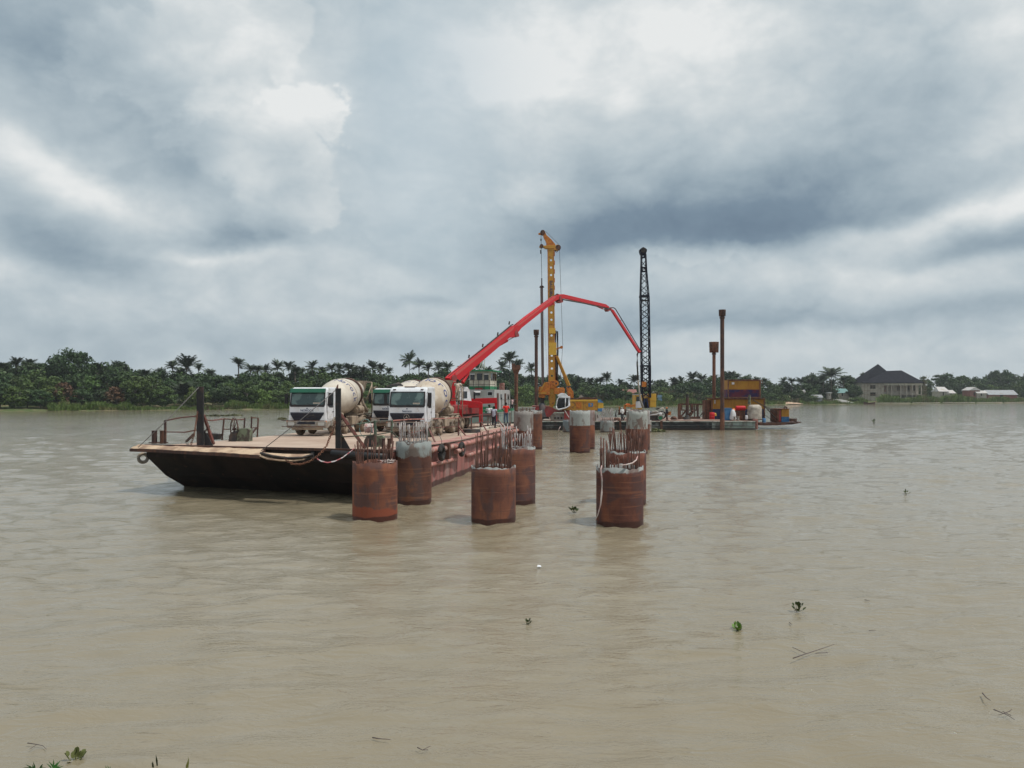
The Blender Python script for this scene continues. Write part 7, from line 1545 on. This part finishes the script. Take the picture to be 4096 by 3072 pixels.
# dashed grey patch removal: sagging ropes over deck edge
for x0, x1 in ((2395, 2470), ):
    b = MB(); b.tube([P(x0, 1684, 101.8), P((x0+x1)/2, 1691, 101.8), P(x1, 1684, 101.8)], .06, 6); tag(b.build('mooring_rope', m_ropew), 'pale rope draped along the dark pontoon edge between the piles', 'rope')
# ------------------------------------------------------------------ people
def capsule(b, a, c, r0, r1, n=14):
    a, c = Vector(a), Vector(c); q = (c-a).to_track_quat('Z', 'Y').to_matrix().to_4x4(); L = (c-a).length; prof = []
    for k in range(5): t = math.pi/2*k/4; prof.append((max(.001, r0*math.sin(t)), -r0*math.cos(t)))
    for k in range(5): t = math.pi/2*k/4; prof.append((max(.001, r1*math.cos(t)), L+r1*math.sin(t)))
    b.lathe(prof, n, Matrix.Translation(a) @ q)
def fuse(b, name, m_, par, vox=.016, smooth=2):
    o = b.build(name, m_, par, world=False); md = o.modifiers.new('r', 'REMESH'); md.mode = 'VOXEL'; md.voxel_size = vox; md.use_smooth_shade = True
    s = o.modifiers.new('s', 'SMOOTH'); s.iterations = smooth; s.factor = .5
    dg = bpy.context.evaluated_depsgraph_get(); me = bpy.data.meshes.new_from_object(o.evaluated_get(dg)); o.modifiers.clear(); o.data = me
    for p in me.polygons: p.use_smooth = True
    return o
def person(loc, rz, pose, shirt, trousers, label, hat=None, sleeves=.55, scale=1.0, group=None):
    """pose: joint positions in the person's own frame (facing -y, z up, metres)"""
    r = thing('person', label, 'person', loc, rz, group); r.scale = (scale,)*3
    J = dict(pel=(0, 0, .95), chest=(0, 0, 1.32), neck=(0, .0, 1.48), head=(0, -.02, 1.64), shL=(-.19, 0, 1.42), shR=(.19, 0, 1.42), elL=(-.25, .02, 1.13), elR=(.25, .02, 1.13), haL=(-.26, -.08, .88), haR=(.26, -.08, .88),
             hiL=(-.10, 0, .92), hiR=(.10, 0, .92), knL=(-.11, -.02, .5), knR=(.11, -.02, .5), anL=(-.12, .02, .08), anR=(.12, .02, .08)); J.update(pose); J = {k: Vector(v) for k, v in J.items()}
    b = MB(); h = J['head']; capsule(b, h+Vector((0, .01, .04)), h+Vector((0, -.015, -.045)), .092, .070); capsule(b, h+Vector((0, -.03, -.07)), h+Vector((0, -.045, -.085)), .045, .035)
    b.sphere(h+Vector((0, -.098, -.01)), .016, 8, 6, sc=(.8, 1.1, 1.6))
    for s in (-1, 1): b.sphere(h+Vector((s*.088, .01, -.005)), .022, 8, 6, sc=(.5, 1, 1.5)); b.sphere(h+Vector((s*.034, -.082, .018)), .012, 8, 6)
    b.sphere(h+Vector((0, -.088, -.052)), .016, 8, 6, sc=(1.6, .7, .5))
    capsule(b, J['neck']-Vector((0, 0, .05)), h-Vector((0, 0, .06)), .055, .052); capsule(b, J['chest'], J['neck']-Vector((0, 0, .04)), .13, .08); capsule(b, J['pel'], J['chest'], .13, .14)
    for s in 'LR':
        capsule(b, J['chest'], J['sh'+s], .10, .065); capsule(b, J['sh'+s], J['el'+s], .052, .040); capsule(b, J['el'+s], J['ha'+s], .039, .026)
        d = (J['ha'+s]-J['el'+s]).normalized(); side = d.cross(Vector((1, 0, 0))).normalized() if abs(d.x) < .9 else Vector((0, 1, 0)); w = J['ha'+s]; pm = w+d*.085
        for k in range(4): o = side*(-.033+.022*k); capsule(b, w+o*.6, pm+o, .017, .014, 8); L = (.062, .075, .07, .055)[k]; t1 = pm+o+d*L*.55; capsule(b, pm+o, t1, .0105, .0095, 8); capsule(b, t1, t1+(d+Vector((0, -.5, 0))).normalized()*L*.45, .0095, .008, 8)
        capsule(b, w+side*-.03+d*.02, w+side*-.065+d*.065, .014, .010, 8)
        capsule(b, J['hi'+s], J['kn'+s], .085, .058); capsule(b, J['kn'+s], J['an'+s], .055, .038); capsule(b, J['pel'], J['hi'+s], .12, .09)
        capsule(b, J['an'+s]+Vector((0, .03, -.03)), J['an'+s]+Vector((0, -.15, -.045)), .038, .03)
    fuse(b, 'body', m_skin, r, .0135, 1)
    c = MB(); capsule(c, J['pel']+Vector((0, 0, .0)), J['chest'], .155, .165); capsule(c, J['chest'], J['neck']-Vector((0, 0, .07)), .155, .085)
    for s in 'LR':
        capsule(c, J['chest']+Vector((0, 0, .03)), J['sh'+s], .12, .085); e = J['sh'+s].lerp(J['el'+s], min(1, sleeves)); capsule(c, J['sh'+s], e, .072, .062)
        if sleeves > 1: capsule(c, J['el'+s], J['el'+s].lerp(J['ha'+s], sleeves-1), .056, .045)
    fuse(c, 'shirt', shirt, r, .022, 1)
    c = MB(); capsule(c, J['pel']+Vector((0, 0, .04)), J['pel']-Vector((0, 0, .06)), .148, .14)
    for s in 'LR': capsule(c, J['pel'], J['hi'+s], .14, .11); capsule(c, J['hi'+s], J['kn'+s], .105, .078); capsule(c, J['kn'+s], J['an'+s]+Vector((0, 0, .03)), .078, .066)
    fuse(c, 'trousers', trousers, r, .022, 1)
    for s in 'LR':
        c = MB(); a = J['an'+s]; capsule(c, a+Vector((0, .04, -.035)), a+Vector((0, -.17, -.05)), .048, .038); c.v = [Vector((v.x, v.y, max(v.z, a.z-.08))) for v in c.v]; c.build('shoe', m_dark, r, world=False)
    c = MB(); c.sphere(h+Vector((0, .015, .045)), .103, 18, 10, sc=(.98, 1.05, .95)); c.v = [Vector((v.x, v.y, max(v.z, h.z+(.035 if v.y < h.y else -.03)))) for v in c.v]
    if hat: c.lathe([(.10, .03), (.15, .02), (.15, .03), (.10, .045)], 22, Matrix.Translation(h)); c.build('hard_hat', hat, r, world=False)
    else: c.build('hair', m_hair, r, world=False)
    return r
mf = lambda n_, c, **k: mat(n_, c, .85, **k)
sh_white, sh_pale, sh_red, sh_dark, tr_grey, tr_dark, tr_jean, sh_lblue = mf('white_shirt_cloth', (.72, .72, .70)), mf('blue_white_vest_cloth', (.46, .50, .60)), mf('bright_red_shirt_cloth', (.62, .03, .02)), mf('dark_overall_cloth', (.035, .035, .045)), mf('pale_grey_trouser_cloth', (.42, .41, .38)), mf('dark_trouser_cloth', (.03, .03, .045)), mf('blue_jean_cloth', (.06, .10, .16)), mf('light_blue_shirt_cloth', (.40, .52, .62))
def stand(px_, py_): p = dpt(px_, py_); return Vector((p.x, p.y, dz(p.y)+.005))
mg = 'people working on the barges'
person(stand(1957, 1706), R(160), dict(elR=(.30, .02, 1.15), haR=(.22, -.10, .95), anL=(-.16, .10, .08), knL=(-.13, .0, .5)), sh_white, tr_grey, 'person in white shirt and pale grey trousers standing at the barge rail', group=mg)
person(stand(1976, 1712), R(150), dict(head=(0, -.05, 1.60), neck=(0, -.02, 1.46), haL=(-.12, -.2, 1.0), haR=(.12, -.2, 1.0)), sh_pale, tr_dark, 'person in pale blue sleeveless top and dark trousers beside the white shirted one', sleeves=.25, scale=.97, group=mg)
person(stand(2024, 1692), R(200), dict(elR=(.33, .05, 1.18), haR=(.20, .02, .98), elL=(-.32, .05, 1.18), haL=(-.2, .02, .98)), sh_red, tr_jean, 'person in bright red shirt and blue jeans near the barge stern', scale=1.05, group=mg)
lad = m3.location+Matrix.Rotation(RZ, 3, 'Z') @ Vector((1.15, 8.25, 1.15)); 
person(P(1831, 1617, 54.6), R(170), dict(elR=(.30, -.18, 1.30), haR=(.30, -.38, 1.45), elL=(-.28, -.18, 1.30), haL=(-.15, -.4, 1.35), knR=(.12, -.22, .62), anR=(.12, -.08, .25)), mf('cream_work_shirt', (.60, .50, .42)), tr_grey, 'person in cream shirt standing high on the right mixer ladder platform', scale=.98, group=mg)
zf = ZD+.005
def pon_pt(px_, Y): return Vector((wx(px_, Y), Y, zf))
w5 = person(pon_pt(2667, 103.2), R(95), dict(haR=(.22, -.28, 1.02), haL=(-.22, -.28, 1.02), elL=(-.26, -.02, 1.13), elR=(.26, -.02, 1.13), anL=(-.1, -.12, .08)), sh_dark, mf('rust_brown_trousers', (.09, .035, .03)), 'person in dark overall and orange hard hat carrying an orange board', hat=m_orange, sleeves=1.8, group=mg)
b = MB(); b.px([(2672, 1647), (2684, 1646), (2684, 1660), (2672, 1661)], 103.0, .05); b.beam(P(2683.5, 1660, 103.02), P(2683.5, 1668, 103.02), .03); tag(b.build('orange_board', m_org), 'square orange board held by the worker in hard hat', 'board')
person(pon_pt(2489, 103.6), R(200), dict(head=(0, -.10, 1.60), neck=(0, -.05, 1.45), haR=(.15, -.3, 1.0), haL=(-.15, -.3, 1.0)), sh_white, tr_dark, 'person in white top and dark trousers left of the crane machinery', hat=m_metalr, sleeves=1.5, group=mg)
bend = dict(pel=(0, .12, .85), chest=(0, -.18, 1.08), neck=(0, -.32, 1.16), head=(0, -.45, 1.20), shL=(-.19, -.27, 1.14), shR=(.19, -.27, 1.14), elL=(-.22, -.36, .86), elR=(.22, -.36, .86), haL=(-.15, -.48, .66), haR=(.15, -.48, .66), hiL=(-.1, .1, .84), hiR=(.1, .1, .84), knL=(-.13, -.08, .46), knR=(.13, -.08, .46))
person(pon_pt(2513, 102.9), R(80), bend, mf('beige_work_shirt', (.55, .46, .40)), tr_grey, 'person in beige top bending over behind the jagged cement pile', hat=mf('pink_cap', (.55, .32, .28)), sleeves=1.4, scale=1.08, group=mg)
person(pon_pt(2536, 103.4), R(100), bend, sh_lblue, tr_dark, 'person in light blue top bending over in front of the crane cab', sleeves=1.5, scale=1.1, group=mg)
person(P(2047, 1650, 90), R(190), dict(haR=(.15, -.3, 1.0), haL=(-.15, -.3, 1.0)), mf('white_pink_shirt', (.60, .42, .42)), tr_dark, 'far person in white and pink top beside the square headed spud pile', group=mg)

# ------------------------------------------------------------------ things adrift and growing in the near water
m_hy = leaf_mat('water_hyacinth_leaf', (.10, .20, .035), (.16, .28, .05), vary=.2); m_hyd = leaf_mat('dark_hyacinth_leaf', (.045, .075, .02), (.08, .10, .03), vary=.2)
m_twig = mat('wet_twig_bark', (.10, .075, .075), .7)
def hyacinth(px_, py_, s, n, label, m_=None, seed=1):
    p = G(px_, py_); q = random.Random(seed); t = thing('water_hyacinth', label, 'water plant', p, 0, 'water hyacinths adrift'); st = MB(); lf = MB()
    for k in range(n):
        a = q.uniform(0, 6.28); el_ = q.uniform(.25, 1.45); L = s*q.uniform(.5, 1.0); d = Vector((math.cos(a)*math.cos(el_), math.sin(a)*math.cos(el_), math.sin(el_))); o = Vector((q.uniform(-.2, .2)*s, q.uniform(-.25, .25)*s, 0))
        e = o+d*L; st.tube([o, o+d*L*.5+Vector((0, 0, .04*s)), e], [s*.045, s*.03, s*.02], 5)
        u_ = d.cross(Vector((0, 0, 1))).normalized(); w = (d+Vector((0, 0, .5))).normalized(); R_ = s*q.uniform(.24, .36); n3 = u_.cross(w)
        c = e+w*R_*.8; pts = [c+(u_*math.cos(i*math.pi/4)*R_*.8+w*math.sin(i*math.pi/4)*R_)+n3*abs(math.cos(i*math.pi/4))*R_*.3 for i in range(8)]; lf.add([c]+pts, [(0, i+1, (i+1) % 8+1) for i in range(8)], 0, True)
    st.build('stem', m_or(m_), t, world=False); lf.build('leaf', m_ or m_hy, t, world=False)
    rt = MB(); [rt.tube([(q.uniform(-.3, .3)*s, q.uniform(-.3, .3)*s, .01), (q.uniform(-.5, .5)*s, q.uniform(-.5, .5)*s, .0)], s*.03, 5) for _ in range(6)]; rt.build('root', m_twig, t, world=False)
def m_or(m_): return m_ or m_hy
hyacinth(2953, 2524, .13, 16, 'bright green water hyacinth, lower one of the right hand pair', seed=3)
hyacinth(3192, 2444, .14, 12, 'darker spread water hyacinth, upper right one of the pair', m_hyd, 5)
hyacinth(2297, 2050, .22, 9, 'small floating plant between the front middle and front right piles', m_hyd, 7)
hyacinth(2110, 2497, .09, 9, 'tiny yellowish plant adrift in the middle of the foreground', m_hyd, 8)
hyacinth(3622, 1976, .18, 7, 'small dark plant adrift far out in the right water', m_hyd, 9)
hyacinth(300, 3052, .13, 16, 'yellow green tangled plant at the bottom left water edge', m_or(leaf_mat('yellow_weed_leaf', (.16, .20, .06), (.30, .30, .12), vary=.2)), 12)
hyacinth(3495, 1694, .5, 5, 'dark distant speck of floating weed right of the ramp', m_hyd, 13)
def twig(pts, r_, label, branches=()):
    b = MB(); b.tube([G(x, y, .045+.004*i) for i, (x, y) in enumerate(pts)], [r_*(1-.6*i/(len(pts)-1)) for i in range(len(pts))], 5)
    for br in branches: b.tube([G(x, y, .05) for x, y in br], r_*.6, 4)
    tag(b.build('floating_twig', m_twig), label, 'twig', 'twigs adrift in the foreground')
twig([(3172, 2633), (3215, 2618), (3262, 2603), (3300, 2590), (3338, 2577)], .009, 'longest forked twig floating at right, crossing a shorter one', [[(3222, 2613), (3170, 2589)], [(3262, 2613), (3312, 2610)]])
twig([(1490, 2950), (1520, 2955), (1562, 2958)], .008, 'short dark twig at the bottom, left one of the lower middle pair')
twig([(1670, 2990), (1690, 3000), (1722, 2984)], .007, 'small forked twig at the bottom middle right of the short one', [[(1690, 3000), (1712, 2999)]])
twig([(3930, 2772), (3945, 2790), (3962, 2802)], .010, 'thin diagonal twig at lower right above the dark brush')
twig([(3475, 2523), (3490, 2522), (3505, 2522)], .006, 'short level twig right of the water hyacinth pair')
twig([(3459, 2399), (3480, 2404)], .008, 'short dark twig above right of the water hyacinth pair')
twig([(3158, 2490), (3168, 2498)], .009, 'tiny curved twig between the two water hyacinths')
twig([(3975, 2838), (4000, 2848), (4030, 2860), (4060, 2880)], .008, 'brushy twigs half sunk near the lower right corner', [[(3995, 2860), (4040, 2845)], [(4010, 2845), (4045, 2862)], [(4018, 2855), (4048, 2838)]])
b = MB(); p = G(2156, 2270); b.prism([p+Vector((-.05, 0, .01)), p+Vector((.06, -.03, .015)), p+Vector((.05, .08, .03)), p+Vector((-.03, .05, .05))], (0, 0, .01)); tag(b.build('litter_scrap', m_white), 'small white scrap of litter floating in the middle foreground', 'litter')
twig([(110, 2972), (150, 2978), (172, 2983), (186, 2997)], .006, 'bent thin twig at the bottom left corner above the sprouts', [[(146, 2979), (120, 2996)]])
def sprout(px_, py_, h_, n, spread, m_, label, seed):
    p = G(px_, py_, .05); q = random.Random(seed); b = MB()
    for k in range(n):
        a = q.uniform(-1, 1)*spread; L = h_*q.uniform(.6, 1.1); b_ = Vector((q.uniform(-.03, .03), q.uniform(-.03, .03), -.05)); tip = b_+Vector((math.sin(a)*L, q.uniform(-.3, .3)*L*.5, math.cos(a)*L)); mid = (b_+tip)/2+Vector((0, 0, .12*L)); w = Vector((math.cos(a), 0, -math.sin(a)))*h_*.06
        b.add([b_-w*.4, b_+w*.4, mid+w, mid-w, tip], [(0, 1, 2, 3), (3, 2, 4)])
    o = b.build('grass_sprout', m_); o.location = p; tag(o, label, 'grass sprout')
m_gs = leaf_mat('sprout_green', (.04, .16, .04), (.10, .26, .06), vary=.1)
sprout(142, 3072, .16, 9, 1.25, m_gs, 'wide spreading green grass sprout at the bottom left edge', 1)
sprout(212, 3074, .15, 11, 1.0, m_gs, 'bright green leafy sprout at the bottom left edge', 2)
sprout(428, 3074, .10, 4, .3, m_gs, 'thin green blade pair rising left of the dark forked seed stalk', 3)
sprout(622, 3068, .19, 3, .35, m_hyd, 'dark forked seed stalk on the bottom edge', 4)
sprout(741, 3072, .17, 2, .15, leaf_mat('yellow_stalk', (.25, .25, .06), (.30, .30, .1), vary=.1), 'single yellow stalk on the bottom edge', 5)

# ------------------------------------------------------------------ humid air over the river
hz_m = bpy.data.materials.new('river_haze'); hz_m.use_nodes = True; N = NT(hz_m.node_tree); N.n.clear()
o_ = N.new('ShaderNodeOutputMaterial'); v_ = N.new('ShaderNodeVolumePrincipled'); v_.inputs['Color'].default_value = (.80, .86, .90, 1); v_.inputs['Density'].default_value = .00018; v_.inputs['Anisotropy'].default_value = .2
N.l.new(v_.outputs[0], o_.inputs['Volume'])
hb_ = MB().bb(-960, 960, -140, 1150, -4, 46).build('haze', hz_m, kind='stuff')
